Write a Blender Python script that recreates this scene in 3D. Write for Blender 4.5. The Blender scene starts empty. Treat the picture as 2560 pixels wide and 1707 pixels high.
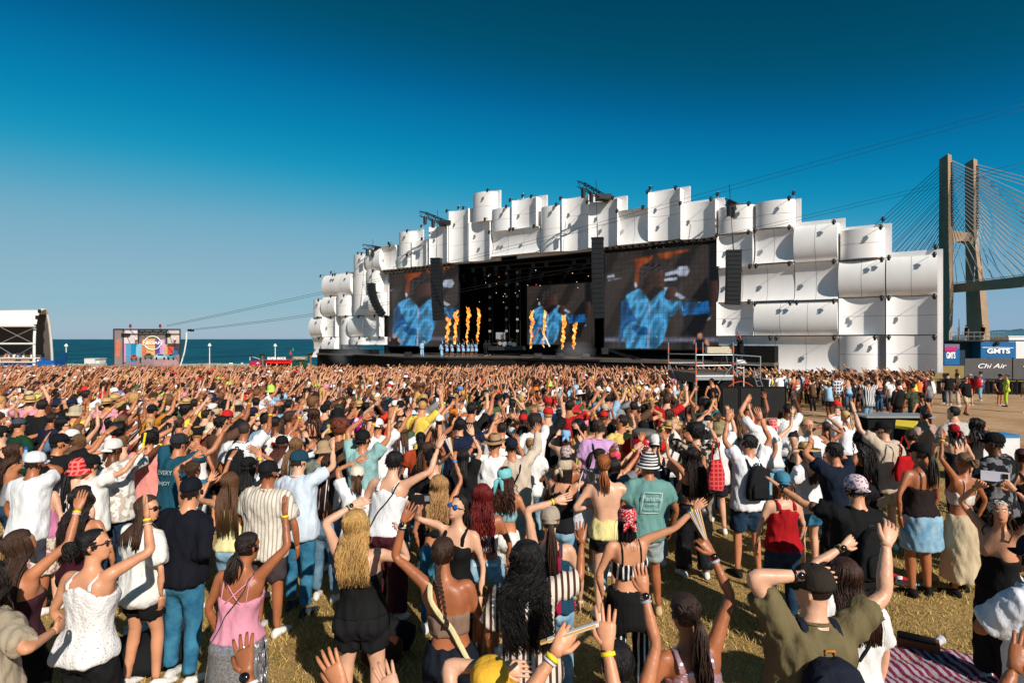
import bpy, math, random, time
import numpy as np
from mathutils import Vector, Matrix
T_START = time.time()
random.seed(7); RNG = np.random.default_rng(7)
SC = bpy.context.scene
COL = SC.collection
R = math.radians

# ---------------------------------------------------------------- camera, sky, sun, exposure
CAM_H = 3.0
PXF = 1500.0            # focal length in photograph pixels (2560 wide)
cam_d = bpy.data.cameras.new('camera'); cam = bpy.data.objects.new('camera', cam_d); COL.objects.link(cam)
cam.location = (0, 0, CAM_H); cam.rotation_euler = (R(90), 0, 0)
cam_d.sensor_width = 36; cam_d.lens = 36 * PXF / 2560; cam_d.shift_y = -5.5 / 2560
cam_d.clip_start = 0.1; cam_d.clip_end = 60000
SC.camera = cam
SUN = Vector((0.6, -1.0, 0.74)).normalized()      # towards the sun
elev = math.asin(SUN.z)
world = bpy.data.worlds.new('World'); SC.world = world; world.use_nodes = True
nt = world.node_tree; nt.nodes.clear()
sky = nt.nodes.new('ShaderNodeTexSky'); sky.sky_type = 'NISHITA'; sky.sun_disc = False
sky.sun_elevation = elev; sky.sun_rotation = math.atan2(SUN.x, SUN.y)
sky.air_density = 1.1; sky.dust_density = 0.2; sky.ozone_density = 2.2; sky.altitude = 30
SKY_K = 0.077
vm = nt.nodes.new('ShaderNodeVectorMath'); vm.operation = 'SCALE'; vm.inputs['Scale'].default_value = SKY_K
cv = nt.nodes.new('ShaderNodeRGBCurve')       # polarised, teal-graded film response of the photograph, applied to the whole sky
_l = lambda v: ((v/255)/12.92 if v/255 <= .04045 else ((v/255+.055)/1.055)**2.4)
for ch, pts in enumerate(([(60, 0), (88, 1), (106, 5), (116, 14), (123, 30), (133, 70), (152, 118), (180, 140), (215, 150)],
                          [(60, 22), (113, 76), (125, 97), (132, 114), (146, 139), (153, 149), (163, 160), (181, 173), (203, 180), (220, 186)],
                          [(60, 34), (113, 106), (119, 122), (125, 144), (132, 164), (146, 184), (153, 190), (163, 195), (181, 199), (203, 201), (220, 203)])):
    c = cv.mapping.curves[ch]; c.points[0].location = (0, 0); c.points[1].location = (1, .55)
    for a, b in pts: c.points.new(_l(a), _l(b))
cv.mapping.use_clip = False; cv.mapping.update()
v2 = nt.nodes.new('ShaderNodeVectorMath'); v2.operation = 'SCALE'; v2.inputs['Scale'].default_value = 9.0
bg = nt.nodes.new('ShaderNodeBackground'); bg.inputs[1].default_value = 0.1
wo = nt.nodes.new('ShaderNodeOutputWorld')
nt.links.new(sky.outputs[0], vm.inputs[0]); sp3 = nt.nodes.new('ShaderNodeSeparateColor'); cb3 = nt.nodes.new('ShaderNodeCombineColor'); nt.links.new(vm.outputs[0], sp3.inputs[0])
for a, b in ((0, 0), (1, 1), (1, 2)): nt.links.new(sp3.outputs[a], cb3.inputs[b])     # blue follows green so that the horizon stays grey-blue
nt.links.new(cb3.outputs[0], cv.inputs['Color']); nt.links.new(cv.outputs[0], v2.inputs[0])
nt.links.new(v2.outputs[0], bg.inputs[0]); nt.links.new(bg.outputs[0], wo.inputs[0])
sun_d = bpy.data.lights.new('sun', 'SUN'); sun_d.energy = 4.8; sun_d.angle = R(0.53); sun_d.color = (1.0, 0.925, 0.83)
sun = bpy.data.objects.new('sun', sun_d); COL.objects.link(sun)
sun.rotation_euler = (-SUN).to_track_quat('-Z', 'Y').to_euler(); sun.location = SUN * 200
vs = SC.view_settings; vs.view_transform = 'Standard'; vs.look = 'None'; vs.exposure = 0.12; vs.gamma = 1.0; vs.use_curve_mapping = False
SC.cycles.max_bounces = 6; SC.cycles.diffuse_bounces = 3; SC.cycles.glossy_bounces = 3; SC.cycles.transparent_max_bounces = 6

# ---------------------------------------------------------------- helpers
def lin(c):
    """8-bit sRGB triple -> linear"""
    return tuple(((v/255)/12.92 if v/255 <= .04045 else (((v/255)+.055)/1.055)**2.4) for v in c)

_MC = {}
def mat(key, col, rough=.7, spec=.3, metal=0., var=.12, scale=8., bump=0., bscale=30., stretch=None, emit=0.):
    if key in _MC: return _MC[key]
    m = bpy.data.materials.new(key); m.use_nodes = True; n = m.node_tree.nodes; l = m.node_tree.links
    b = n['Principled BSDF']; b.inputs['Roughness'].default_value = rough; b.inputs['Metallic'].default_value = metal
    b.inputs['Specular IOR Level'].default_value = spec
    col = tuple(col[:3]) + (1,)
    tc = n.new('ShaderNodeTexCoord'); mp = n.new('ShaderNodeMapping'); l.new(tc.outputs['Object'], mp.inputs[0])
    if stretch: mp.inputs['Scale'].default_value = stretch
    if var > 0:
        nz = n.new('ShaderNodeTexNoise'); nz.inputs['Scale'].default_value = scale; nz.inputs['Detail'].default_value = 4
        l.new(mp.outputs[0], nz.inputs['Vector'])
        mr = n.new('ShaderNodeMapRange'); mr.inputs[1].default_value = .3; mr.inputs[2].default_value = .7
        mr.inputs[3].default_value = 1 - var; mr.inputs[4].default_value = 1 + var
        l.new(nz.outputs[0], mr.inputs[0])
        mx = n.new('ShaderNodeMix'); mx.data_type = 'RGBA'; mx.blend_type = 'MULTIPLY'; mx.inputs[0].default_value = 1
        mx.inputs[6].default_value = col; l.new(mr.outputs[0], mx.inputs[7]); l.new(mx.outputs[2], b.inputs['Base Color'])
    else: b.inputs['Base Color'].default_value = col
    if bump > 0:
        nb = n.new('ShaderNodeTexNoise'); nb.inputs['Scale'].default_value = bscale; nb.inputs['Detail'].default_value = 3
        l.new(mp.outputs[0], nb.inputs['Vector'])
        bp = n.new('ShaderNodeBump'); bp.inputs['Strength'].default_value = bump; bp.inputs['Distance'].default_value = .02
        l.new(nb.outputs[0], bp.inputs['Height']); l.new(bp.outputs[0], b.inputs['Normal'])
    if emit > 0:
        b.inputs['Emission Color'].default_value = col; b.inputs['Emission Strength'].default_value = emit
    _MC[key] = m; return m

class MB:
    """collects geometry; build() links it as ONE mesh object"""
    def __init__(s): s.V = []; s.F = []; s.n = 0
    def add(s, V, F):
        V = [tuple(v) for v in V]; o = s.n
        s.V += V; s.F += [tuple(i + o for i in f) for f in F]; s.n += len(V); return s
    def box(s, c, d, M=None):
        x, y, z = d[0]/2, d[1]/2, d[2]/2
        P = [Vector((a*x, b*y, e*z)) for a in (-1, 1) for b in (-1, 1) for e in (-1, 1)]
        if M is not None: P = [M @ p for p in P]
        P = [p + Vector(c) for p in P]
        return s.add(P, [(0,1,3,2),(4,6,7,5),(0,4,5,1),(2,3,7,6),(0,2,6,4),(1,5,7,3)])
    def bar(s, a, b, r, n=6, r2=None):
        V, Q, T = tube(np.array([a, b], float), np.array([r, r if r2 is None else r2]), n)
        return s.add(V, [tuple(q) for q in Q] + [tuple(t) for t in T])
    def path(s, P, r, n=6):
        P = np.array(P, float); rr = np.full(len(P), r) if np.isscalar(r) else np.array(r)
        V, Q, T = tube(P, rr, n); return s.add(V, [tuple(q) for q in Q] + [tuple(t) for t in T])
    def piece(s, p):
        V, Q, T = p; return s.add(V, [tuple(q) for q in Q] + [tuple(t) for t in T])
    def poly(s, pts, e):
        """flat polygon pts extruded by vector e"""
        n = len(pts); A = [Vector(p) for p in pts]; B = [p + Vector(e) for p in A]
        F = [tuple(range(n)), tuple(range(2*n-1, n-1, -1))] + [(i, i+n, (i+1) % n + n, (i+1) % n) for i in range(n)]
        return s.add(A + B, F)
    def build(s, name, m, parent=None, smooth=False, loc=None):
        me = bpy.data.meshes.new(name); off = parent_off(parent) if loc is None else Vector(loc)
        me.from_pydata([(v[0]-off.x, v[1]-off.y, v[2]-off.z) for v in s.V], [], s.F); me.update()
        return link_mesh(name, me, m, parent, smooth, None if parent else off)

def parent_off(p):
    o = Vector((0, 0, 0))
    while p is not None: o += p.location; p = p.parent
    return o
def link_mesh(name, me, m, parent=None, smooth=False, loc=None):
    if m is not None and not len(me.materials): me.materials.append(m)
    if smooth: me.polygons.foreach_set('use_smooth', [True]*len(me.polygons))
    o = bpy.data.objects.new(name, me); COL.objects.link(o)
    if parent is not None: o.parent = parent
    if loc is not None: o.location = loc
    return o
def thing(name, label, cat, loc=(0, 0, 0), group=None):
    o = bpy.data.objects.new(name, None); COL.objects.link(o); o.location = loc; o.empty_display_size = .2
    return tag(o, label, cat, group)
def tag(o, label=None, cat=None, group=None, kind=None):
    if label: o['label'] = label
    if cat: o['category'] = cat
    if group: o['group'] = group
    if kind: o['kind'] = kind
    return o

def tube(P, Rr, n=8, hint=None, cap=True, close=None):
    """loft along points P (m,3); radii (m,) or (m,2) -> V, quads, tris"""
    P = np.asarray(P, float); m = len(P); Rr = np.asarray(Rr, float)
    if Rr.ndim == 1: Rr = np.stack([Rr, Rr], 1)
    Tn = np.gradient(P, axis=0); Tn /= (np.linalg.norm(Tn, axis=1)[:, None] + 1e-9)
    h = np.array(hint if hint is not None else ((0, 1, 0) if abs(Tn[0][1]) < .8 else (1, 0, 0)), float)
    a = np.linspace(0, 2*np.pi, n, endpoint=False); ca, sa = np.cos(a), np.sin(a)
    V = np.empty((m*n, 3)); prev = None
    for i in range(m):
        u = h if prev is None else prev
        u = u - Tn[i]*np.dot(u, Tn[i]); ln = np.linalg.norm(u)
        if ln < 1e-6: u = np.cross(Tn[i], (1, 0, .3)); ln = np.linalg.norm(u)
        u = u/ln; prev = u; t_ = Tn[i]; w = np.array((t_[1]*u[2]-t_[2]*u[1], t_[2]*u[0]-t_[0]*u[2], t_[0]*u[1]-t_[1]*u[0]))
        V[i*n:(i+1)*n] = P[i] + np.outer(ca*Rr[i, 0], w) + np.outer(sa*Rr[i, 1], u)
    i0 = np.arange(m-1)[:, None]*n; j = np.arange(n)[None, :]; j2 = (j+1) % n
    Q = np.stack([i0+j, i0+j2, i0+n+j2, i0+n+j], -1).reshape(-1, 4)
    T = np.zeros((0, 3), int)
    if cap:
        V = np.vstack([V, P[0], P[-1]]); c0 = m*n; jj = np.arange(n); jn = (jj+1) % n
        T = np.vstack([np.stack([np.full(n, c0), jn, jj], 1), np.stack([np.full(n, c0+1), (m-1)*n+jj, (m-1)*n+jn], 1)])
    return V, Q, T
def loft(rings, cap=True):
    """rings: list of (n,3) arrays"""
    m = len(rings); n = len(rings[0]); V = np.vstack(rings)
    i0 = np.arange(m-1)[:, None]*n; j = np.arange(n)[None, :]; j2 = (j+1) % n
    Q = np.stack([i0+j, i0+j2, i0+n+j2, i0+n+j], -1).reshape(-1, 4); T = np.zeros((0, 3), int)
    if cap:
        V = np.vstack([V, rings[0].mean(0), rings[-1].mean(0)]); c0 = m*n; jj = np.arange(n); jn = (jj+1) % n
        T = np.vstack([np.stack([np.full(n, c0), jn, jj], 1), np.stack([np.full(n, c0+1), (m-1)*n+jj, (m-1)*n+jn], 1)])
    return V, Q, T
def ball(c, r, n=8, m=6):
    ph = np.linspace(-np.pi/2, np.pi/2, m+2)[1:-1]; a = np.linspace(0, 2*np.pi, n, endpoint=False)
    r = np.ones(3)*r; c = np.asarray(c, float)
    rings = [c + np.stack([r[0]*np.cos(p)*np.cos(a), r[1]*np.cos(p)*np.sin(a), np.full(n, r[2]*np.sin(p))], 1) for p in ph]
    V, Q, T = loft(rings); V[-2] = c - (0, 0, r[2]); V[-1] = c + (0, 0, r[2]); return V, Q, T
def merge(ps):
    V = []; Q = []; T = []; o = 0
    for v, q, t in ps:
        V.append(v); Q.append(np.asarray(q).reshape(-1, 4)+o); T.append(np.asarray(t).reshape(-1, 3)+o); o += len(v)
    return np.vstack(V), np.vstack(Q).astype(int), np.vstack(T).astype(int)
def np_mesh(name, V, Q, T):
    me = bpy.data.meshes.new(name); nq, ntr = len(Q), len(T)
    me.vertices.add(len(V)); me.vertices.foreach_set('co', np.ascontiguousarray(V, np.float32).ravel())
    me.loops.add(nq*4+ntr*3); me.polygons.add(nq+ntr)
    me.loops.foreach_set('vertex_index', np.concatenate([np.ravel(Q), np.ravel(T)]).astype(np.int32))
    ls = np.concatenate([np.arange(nq)*4, nq*4+np.arange(ntr)*3]).astype(np.int32)
    me.polygons.foreach_set('loop_start', ls)
    me.update(calc_edges=True); return me
def at(px, py, Y): return Vector(((px-1280)/PXF*Y, Y, CAM_H-(py-848)/PXF*Y))
def text_mb(s, size, extrude=.01, bold=0.):
    """letters as flat pieces in the XZ plane, centred, facing -Y"""
    cu = bpy.data.curves.new('letters', 'FONT'); cu.body = s; cu.size = size; cu.extrude = extrude; cu.align_x = 'CENTER'; cu.align_y = 'CENTER'
    cu.offset = bold; cu.resolution_u = 4
    o = bpy.data.objects.new('letters', cu); COL.objects.link(o)
    me = o.to_mesh()
    V = [(v.co.x, -v.co.z, v.co.y) for v in me.vertices]; F = [tuple(p.vertices) for p in me.polygons]
    o.to_mesh_clear(); bpy.data.objects.remove(o); return V, F
def ground_z(X, Y):
    Y = np.asarray(Y, float); X = np.asarray(X, float)
    g = -0.031*(np.clip(Y, 12, 60)-12) - 0.047*(np.clip(Y, 60, 150)-60) - 0.019*(np.clip(Y, 150, 250)-150)
    g = g + 0.035*np.sin(X*.7+1)*np.sin(Y*.55) * np.clip((Y-2)/6, 0, 1)
    return g
def gz(X, Y): return float(ground_z(X, Y))
# ---------------------------------------------------------------- setting: ground, path, sea, hills
def node_mat(name):
    m = bpy.data.materials.new(name); m.use_nodes = True; return m, m.node_tree.nodes, m.node_tree.links, m.node_tree.nodes['Principled BSDF']
def ramp(n, stops):
    r = n.new('ShaderNodeValToRGB'); e = r.color_ramp.elements
    while len(e) < len(stops): e.new(.5)
    for k, (p, c) in zip(e, stops): k.position = p; k.color = tuple(c)+(1,)
    return r
def ground_mat(name, stops, s1=.6, s2=18., bump=.6):
    m, n, l, b = node_mat(name); tc = n.new('ShaderNodeTexCoord')
    a = n.new('ShaderNodeTexNoise'); a.inputs['Scale'].default_value = s1; a.inputs['Detail'].default_value = 6; a.inputs['Roughness'].default_value = .65
    c = n.new('ShaderNodeTexNoise'); c.inputs['Scale'].default_value = s2; c.inputs['Detail'].default_value = 5; c.inputs['Roughness'].default_value = .7
    l.new(tc.outputs['Object'], a.inputs[0]); l.new(tc.outputs['Object'], c.inputs[0])
    mx = n.new('ShaderNodeMath'); mx.operation = 'ADD'; h = n.new('ShaderNodeMath'); h.operation = 'MULTIPLY'; h.inputs[1].default_value = .5
    l.new(a.outputs[0], mx.inputs[0]); l.new(c.outputs[0], mx.inputs[1]); l.new(mx.outputs[0], h.inputs[0])
    r = ramp(n, stops); l.new(h.outputs[0], r.inputs[0]); l.new(r.outputs[0], b.inputs['Base Color'])
    b.inputs['Roughness'].default_value = .95; b.inputs['Specular IOR Level'].default_value = .1
    bp = n.new('ShaderNodeBump'); bp.inputs['Strength'].default_value = bump; bp.inputs['Distance'].default_value = .05
    l.new(c.outputs[0], bp.inputs['Height']); l.new(bp.outputs[0], b.inputs['Normal']); return m
M_turf = ground_mat('dry_turf', [(.34, lin((112, 88, 52))), (.44, lin((162, 130, 80))), (.53, lin((194, 160, 104))), (.62, lin((156, 136, 76))), (.7, lin((206, 176, 122)))], .8, 30., .9)
M_dirt = ground_mat('packed_dirt', [(.36, lin((150, 118, 86))), (.5, lin((186, 150, 114))), (.64, lin((206, 172, 136)))], .5, 14., .5)

xs = np.concatenate([np.linspace(-420, -50, 24), np.linspace(-46, 46, 93), np.linspace(50, 420, 24)])
ys = np.concatenate([np.linspace(-60, 0, 8), np.linspace(1, 70, 100), np.linspace(73, 258, 40)])
GX, GY = np.meshgrid(xs, ys); GZ = ground_z(GX, GY)
nx, ny = len(xs), len(ys); idx = np.arange(nx*ny).reshape(ny, nx)
Q = np.stack([idx[:-1, :-1], idx[:-1, 1:], idx[1:, 1:], idx[1:, :-1]], -1).reshape(-1, 4)
o = link_mesh('ground', np_mesh('ground', np.stack([GX, GY, GZ], -1).reshape(-1, 3), Q, np.zeros((0, 3), int)), M_turf, None, True)
tag(o, 'dry trampled festival lawn sloping down to the stage', 'ground', kind='structure')
# dirt path on the right
Xp = np.linspace(5.5, 60, 110)
near = np.interp(Xp, [5.5, 7, 10, 13.6, 25, 60], [24.6, 23.5, 20, 16, 13, 12]); far = np.interp(Xp, [5.5, 7, 13, 20, 30, 60], [25.2, 27, 29.5, 35, 47, 56])
near = near + .35*np.sin(Xp*2.1)+.25*np.sin(Xp*5.3+1); far = far + .4*np.sin(Xp*1.7)+.25*np.sin(Xp*4.1)
rows = 40; tt = np.linspace(0, 1, rows)[:, None]; PY = near*(1-tt)+far*tt; PXX = np.repeat(Xp[None], rows, 0)
idx = np.arange(rows*110).reshape(rows, 110); Q = np.stack([idx[:-1, :-1], idx[:-1, 1:], idx[1:, 1:], idx[1:, :-1]], -1).reshape(-1, 4)
o = link_mesh('dirt_path', np_mesh('dirt_path', np.stack([PXX, PY, ground_z(PXX, PY)+.012], -1).reshape(-1, 3), Q, np.zeros((0, 3), int)), M_dirt, None, True)
tag(o, 'pale packed dirt path across the lawn', 'path', kind='structure')
# sea
m, n, l, b = node_mat('sea_water'); tc = n.new('ShaderNodeTexCoord')
mp = n.new('ShaderNodeMapping'); mp.inputs['Scale'].default_value = (.05, .012, 1); l.new(tc.outputs['Object'], mp.inputs[0])
nz = n.new('ShaderNodeTexNoise'); nz.inputs['Scale'].default_value = 1; nz.inputs['Detail'].default_value = 7; l.new(mp.outputs[0], nz.inputs[0])
r = ramp(n, [(.3, lin((10, 62, 80))), (.5, lin((14, 84, 102))), (.7, lin((22, 104, 120)))]); l.new(nz.outputs[0], r.inputs[0]); l.new(r.outputs[0], b.inputs['Base Color'])
n2 = n.new('ShaderNodeTexNoise'); n2.inputs['Scale'].default_value = .35; n2.inputs['Detail'].default_value = 5; l.new(tc.outputs['Object'], n2.inputs[0])
bp = n.new('ShaderNodeBump'); bp.inputs['Strength'].default_value = 1; bp.inputs['Distance'].default_value = 2.2; l.new(n2.outputs[0], bp.inputs['Height']); l.new(bp.outputs[0], b.inputs['Normal'])
b.inputs['Roughness'].default_value = .55; b.inputs['Specular IOR Level'].default_value = .12
SEA = -7.25
o = MB().add([(-30000, 235, SEA), (30000, 235, SEA), (30000, 30000, SEA), (-30000, 30000, SEA)], [(0, 1, 2, 3)]).build('sea', m)
tag(o, 'dark teal sea beyond the festival ground', 'sea', kind='structure')
# far hills and far shore
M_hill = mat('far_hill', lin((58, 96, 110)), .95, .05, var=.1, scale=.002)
def ridge(name, x0, x1, Y, h, seed, label):
    rr = random.Random(seed); N = 60; mb = MB(); X = np.linspace(x0, x1, N)
    H = h*(.55+.45*np.sin(np.linspace(0, 3.1, N)*1.3+rr.random()*3)**2)*np.sin(np.linspace(0, np.pi, N))**.5 + h*.05*RNG.standard_normal(N)
    V = []; F = []
    for i in range(N): V += [(X[i], Y, SEA-1), (X[i], Y+60, SEA+max(.2, H[i])*.8), (X[i], Y+200, SEA+max(.3, H[i])), (X[i], Y+900, SEA-1)]
    for i in range(N-1):
        for k in range(3): F.append((i*4+k, (i+1)*4+k, (i+1)*4+k+1, i*4+k+1))
    tag(mb.add(V, F).build(name, M_hill, None, True), label, 'hills', kind='structure')
ridge('hills', 8600, 15500, 12000, 260, 3, 'low blue hills on the far right horizon')
ridge('far_shore', -13000, 5000, 14000, 26, 5, 'thin far shore on the sea horizon')

# ---------------------------------------------------------------- the stage with its white panel facade
FK = PXF/2080.0; FZ0 = 67.8; FC = 1/math.sqrt(1+FK*FK); FS = FK*FC
def fac(px, py):
    a = (px-1280)/PXF; Z = FZ0/(1+FK*a); return a*Z/FC, CAM_H-(py-848)/PXF*Z
def fw(u, z, o=0.): return Vector((u*FC-o*FS, FZ0-FK*u*FC-o*FC, z))
def fac_o(px, py, o):
    a = (px-1280)/PXF; u = (a*FZ0+o*(FS-a*FC))/(FC*(1+a*FK)); return u, CAM_H-(py-848)/PXF*(FZ0-FK*u*FC-o*FC)
M_panel = mat('white_panel', lin((236, 233, 230)), .55, .3, var=.06, scale=.8, bump=.16, bscale=1.1, stretch=(1, 1, .45))
M_board = mat('white_board', lin((214, 212, 212)), .6, .3, var=.05, scale=.7)
M_seam = mat('panel_seam', lin((120, 112, 106)), .8, .1, var=0)
M_blk = mat('black_drape', lin((20, 20, 21)), .85, .15, var=.25, scale=1.2, bump=.2, bscale=4)
M_blkm = mat('black_metal', lin((24, 24, 26)), .45, .4, var=.1)
M_deck = mat('stage_floor', lin((96, 88, 80)), .6, .25, var=.15, scale=1.5)
M_steel = mat('galvanised_steel', lin((172, 174, 176)), .38, .5, metal=.65, var=.1)
M_orange = mat('orange_coupler', lin((226, 88, 40)), .5, .3, var=.1)
stage_base = fw(0, -1.4)
stage = thing('festival_stage', 'huge open stage with a stepped facade of curved white panels', 'stage', stage_base)
c5 = lambda x, y: (780+x*.30606, 440+y*.30612)
c6 = lambda x, y: (1140+x*.30606, 440+y*.30612)
c7 = lambda x, y: (1500+x*.30606, 440+y*.30612)
c8 = lambda x, y: (1900+x*.36996, 340+y*.3699)
PAN = []   # (left px, right px, top py at right, bottom py at right, kind)
def P(c, xl, xr, yt, yb, k): a = c(xl, yt); b = c(xr, yb); PAN.append((a[0], b[0], a[1], b[1], k))
for a in [(45,135,1010,1152,'V'),(130,240,980,1146,'H'),(240,352,973,1143,'V'),(138,372,795,973,'H'),(375,495,640,1140,'V'),
          (30,130,1153,1315,'H'),(130,240,1148,1315,'C'),(262,350,1143,1378,'V'),(350,470,1143,1313,'H'),(470,592,1138,1311,'C'),
          (35,138,1318,1480,'S'),(138,245,1316,1480,'H'),(350,485,1314,1378,'V'),(495,618,1311,1378,'S'),(495,612,588,776,'H'),
          (612,725,570,765,'S'),(483,590,776,952,'V'),(490,615,953,1135,'H'),(742,862,455,648,'V'),(862,985,520,735,'C'),(725,862,650,750,'V'),
          (1005,1155,405,715,'C'),(1160,1320,272,700,'C')]: P(c5, *a)
for a in [(165,345,132,372,'V'),(147,320,362,688,'C'),(320,495,262,450,'V'),(500,700,182,420,'C'),(325,715,418,630,'S'),(715,897,245,622,'V'),
          (900,1120,165,602,'C'),(1122,1360,195,575,'C')]: P(c6, *a)
for a in [(180,425,268,555,'S'),(425,688,112,520,'C'),(690,975,205,505,'C'),(980,1278,242,465,'V'),(980,1275,468,745,'C'),(980,1282,1022,1305,'C')]: P(c7, *a)
for a in [(-20,245,435,622,'V'),(-20,245,626,858,'S'),(245,540,592,846,'H'),(545,850,625,826,'V'),(-266,245,864,1112,'S'),(245,540,850,1106,'S'),
          (542,856,838,1086,'H'),(858,1203,805,1078,'H'),(-20,540,1112,1348,'H'),(542,856,1090,1343,'C'),(858,1203,1080,1343,'C'),
          (858,1203,1347,1600,'C'),(542,812,1350,1600,'V'),(-266,542,1352,1600,'S')]: P(c8, *a)
def arc(s, d, conv):                      # chord 0..1 -> circular-ish bulge
    return d*math.sqrt(max(0, 1-(2*s-1)**2*.92)) if conv else d*(1.05-math.sqrt(max(0, 1-(2*s-1)**2*.9)))
NSEG = 18
LAMPS = []
for (xl, xr, yt, yb, k) in PAN:
    u1, z1 = fac(xr, yt); _, z0 = fac(xr, yb); u0, _ = fac(xl, yt); g = .03
    u0 += g; u1 -= g; z0 += g*.6; z1 -= g*.6
    W, H = u1-u0, z1-z0; d = .9 if k in 'VH' else .8
    d *= min(1, max(.55, (W if k in 'VC' else H)/3.2)); base = .35 + random.uniform(0, .25)
    mb = MB(); sm = MB()
    if k in 'VC':
        ss = np.linspace(0, 1, NSEG+1); prof = [(u0+W*s, base+arc(s, d, k == 'V')) for s in ss]
        V = []; F = []
        for (u, o_) in prof: V += [fw(u, z0, o_), fw(u, z1, o_), fw(u, z1, .02), fw(u, z0, .02)]
        for i in range(NSEG):
            a = i*4; b2 = a+4
            F += [(a, b2, b2+1, a+1), (a+1, b2+1, b2+2, a+2), (a+3, a, b2, b2+3)[::-1]]
        F += [(0, 1, 2, 3), (NSEG*4+3, NSEG*4+2, NSEG*4+1, NSEG*4)]
        mb.add(V, F)
        for q in ([.5] if H < 5 else [.33, .66]):
            zz = z0+H*q; sv = []
            for (u, o_) in prof: sv += [fw(u, zz-.012, o_+.004), fw(u, zz+.012, o_+.004)]
            sm.add(sv, [(i*2, i*2+2, i*2+3, i*2+1) for i in range(NSEG)])
    else:
        ss = np.linspace(0, 1, NSEG+1)
        if k == 'H': prof = [(z0+H*s, base+arc(s, d*1.1, True)) for s in ss]
        else: prof = [(z0+H*s, base+arc(s, d*1.05, False)) for s in ss]
        V = []; F = []
        for (z, o_) in prof: V += [fw(u0, z, o_), fw(u1, z, o_), fw(u1, z, .02), fw(u0, z, .02)]
        for i in range(NSEG):
            a = i*4; b2 = a+4
            F += [(a, a+1, b2+1, b2), (a+1, a+2, b2+2, b2+1), (a+3, a, b2, b2+3)]
        F += [(0, 3, 2, 1), (NSEG*4, NSEG*4+1, NSEG*4+2, NSEG*4+3)]
        mb.add(V, F)
        for q in ([.5] if W < 4 else ([.33, .66] if W < 7 else [.25, .5, .75])):
            uu = u0+W*q; sv = []
            for (z, o_) in prof: sv += [fw(uu-.012, z, o_+.004), fw(uu+.012, z, o_+.004)]
            sm.add(sv, [(i*2, i*2+1, i*2+3, i*2+2) for i in range(NSEG)])
    po = mb.build('panel', M_panel, stage)
    me = po.data; me.polygons.foreach_set('use_smooth', [True]*len(me.polygons))
    mod = po.modifiers.new('edges', 'EDGE_SPLIT'); mod.split_angle = R(40)
    sm.build('panel_seam', M_seam, po)
    top_o = base + (d*.3 if k == 'S' else .25)
    LAMPS.append((u1-.18, z1-.12, base+d+.45))
    if W > 3 and k in 'HSC' and random.random() < .7: LAMPS.append((u0+.2, z1-.12, base+d+.4))
    if W > 4.5: LAMPS.append(((u0+u1)/2-.2, z1-.12, base+d+.4)); LAMPS.append(((u0+u1)/2+.3, z1-.12, base+d+.4))
# white backing boards behind the panels (their margins show above and at the right)
BD = []
def B(c, xl, xr, yt, yb=None): a = c(xl, yt); b = c(xr, yb if yb else 0); BD.append((a[0], b[0], a[1], b[1] if yb else 912))
for a in [(38,140,1010,1480),(140,376,780,1480),(360,500,636,1380),(490,620,580,1140),(612,742,556,780),(730,905,435,760),(862,1005,512,750),(1000,1160,396,720),(1158,1330,263,705)]: B(c5, *a)
for a in [(147,360,114,690),(318,500,250,470),(498,740,154,650),(700,900,238,635),(890,1125,152,610),(1120,1395,160,585)]: B(c6, *a)
for a in [(176,420,262,575),(402,733,82,530),(690,1018,174,512),(975,1285,236,1300),(1280,1640,182,1540)]: B(c7, *a)
for a in [(240,575,553,1600),(540,890,588,1600),(850,1237,762,1600)]: B(c8, *a)
bi = 0
for (xl, xr, yt, yb) in BD:
    u1, z1 = fac(xr, yt); _, z0 = fac(xr, yb); u0, _ = fac(xl, yt); bi += 1
    oo = .0-.012*(bi % 3)
    mb = MB(); A = [fw(u0, z0, oo), fw(u1, z0, oo), fw(u1, z1, oo), fw(u0, z1, oo)]; e = fw(0, 0, -.25)-fw(0, 0, 0)
    mb.poly(A, e).build('backing_board', M_board, stage)
# spotlights bolted to the panels (share one mesh)
def lamp_mesh():
    mb = MB(); mb.piece(ball((0, 0, 0), (.15, .15, .19), 10, 6)); mb.box((0, 0, .21), (.2, .14, .1)); mb.box((-.17, 0, .06), (.03, .08, .3)); mb.box((.17, 0, .06), (.03, .08, .3))
    mb.bar((0, 0, .25), (0, .9, .27), .022, 5); mb.piece(tube(np.array([(0, -.02, -.1), (0, -.14, -.2)]), np.array([.11, .12]), 10))
    me = bpy.data.meshes.new('spotlight'); me.from_pydata([(v[0], v[1], v[2]) for v in mb.V], [], mb.F); me.materials.append(M_blkm); return me
LM = lamp_mesh()
fac_rot = math.atan2(-FS, FC)
def add_lamp(u, z, o_):
    ob = bpy.data.objects.new('spotlight', LM); COL.objects.link(ob); ob.parent = stage
    ob.location = fw(u, z, o_)-stage_base; ob.scale = (.8, .8, .8); ob.rotation_euler = (0, 0, fac_rot+random.uniform(-.1, .1))
for L_ in LAMPS: add_lamp(*L_)
for (px, py) in [c5(160,788), c5(380,632), c5(630,550), c5(898,412), c5(1200,262), c6(548,165), c7(412,104), c7(962,154), c8(228,388), c8(832,565), c8(1185,752)]:
    u, z = fac(px, py); add_lamp(u, z, .1)
    MB().bar(fw(u, z-.6, -.05), fw(u, z+.35, -.05), .03, 5).build('lamp_post', M_steel, stage)
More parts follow.
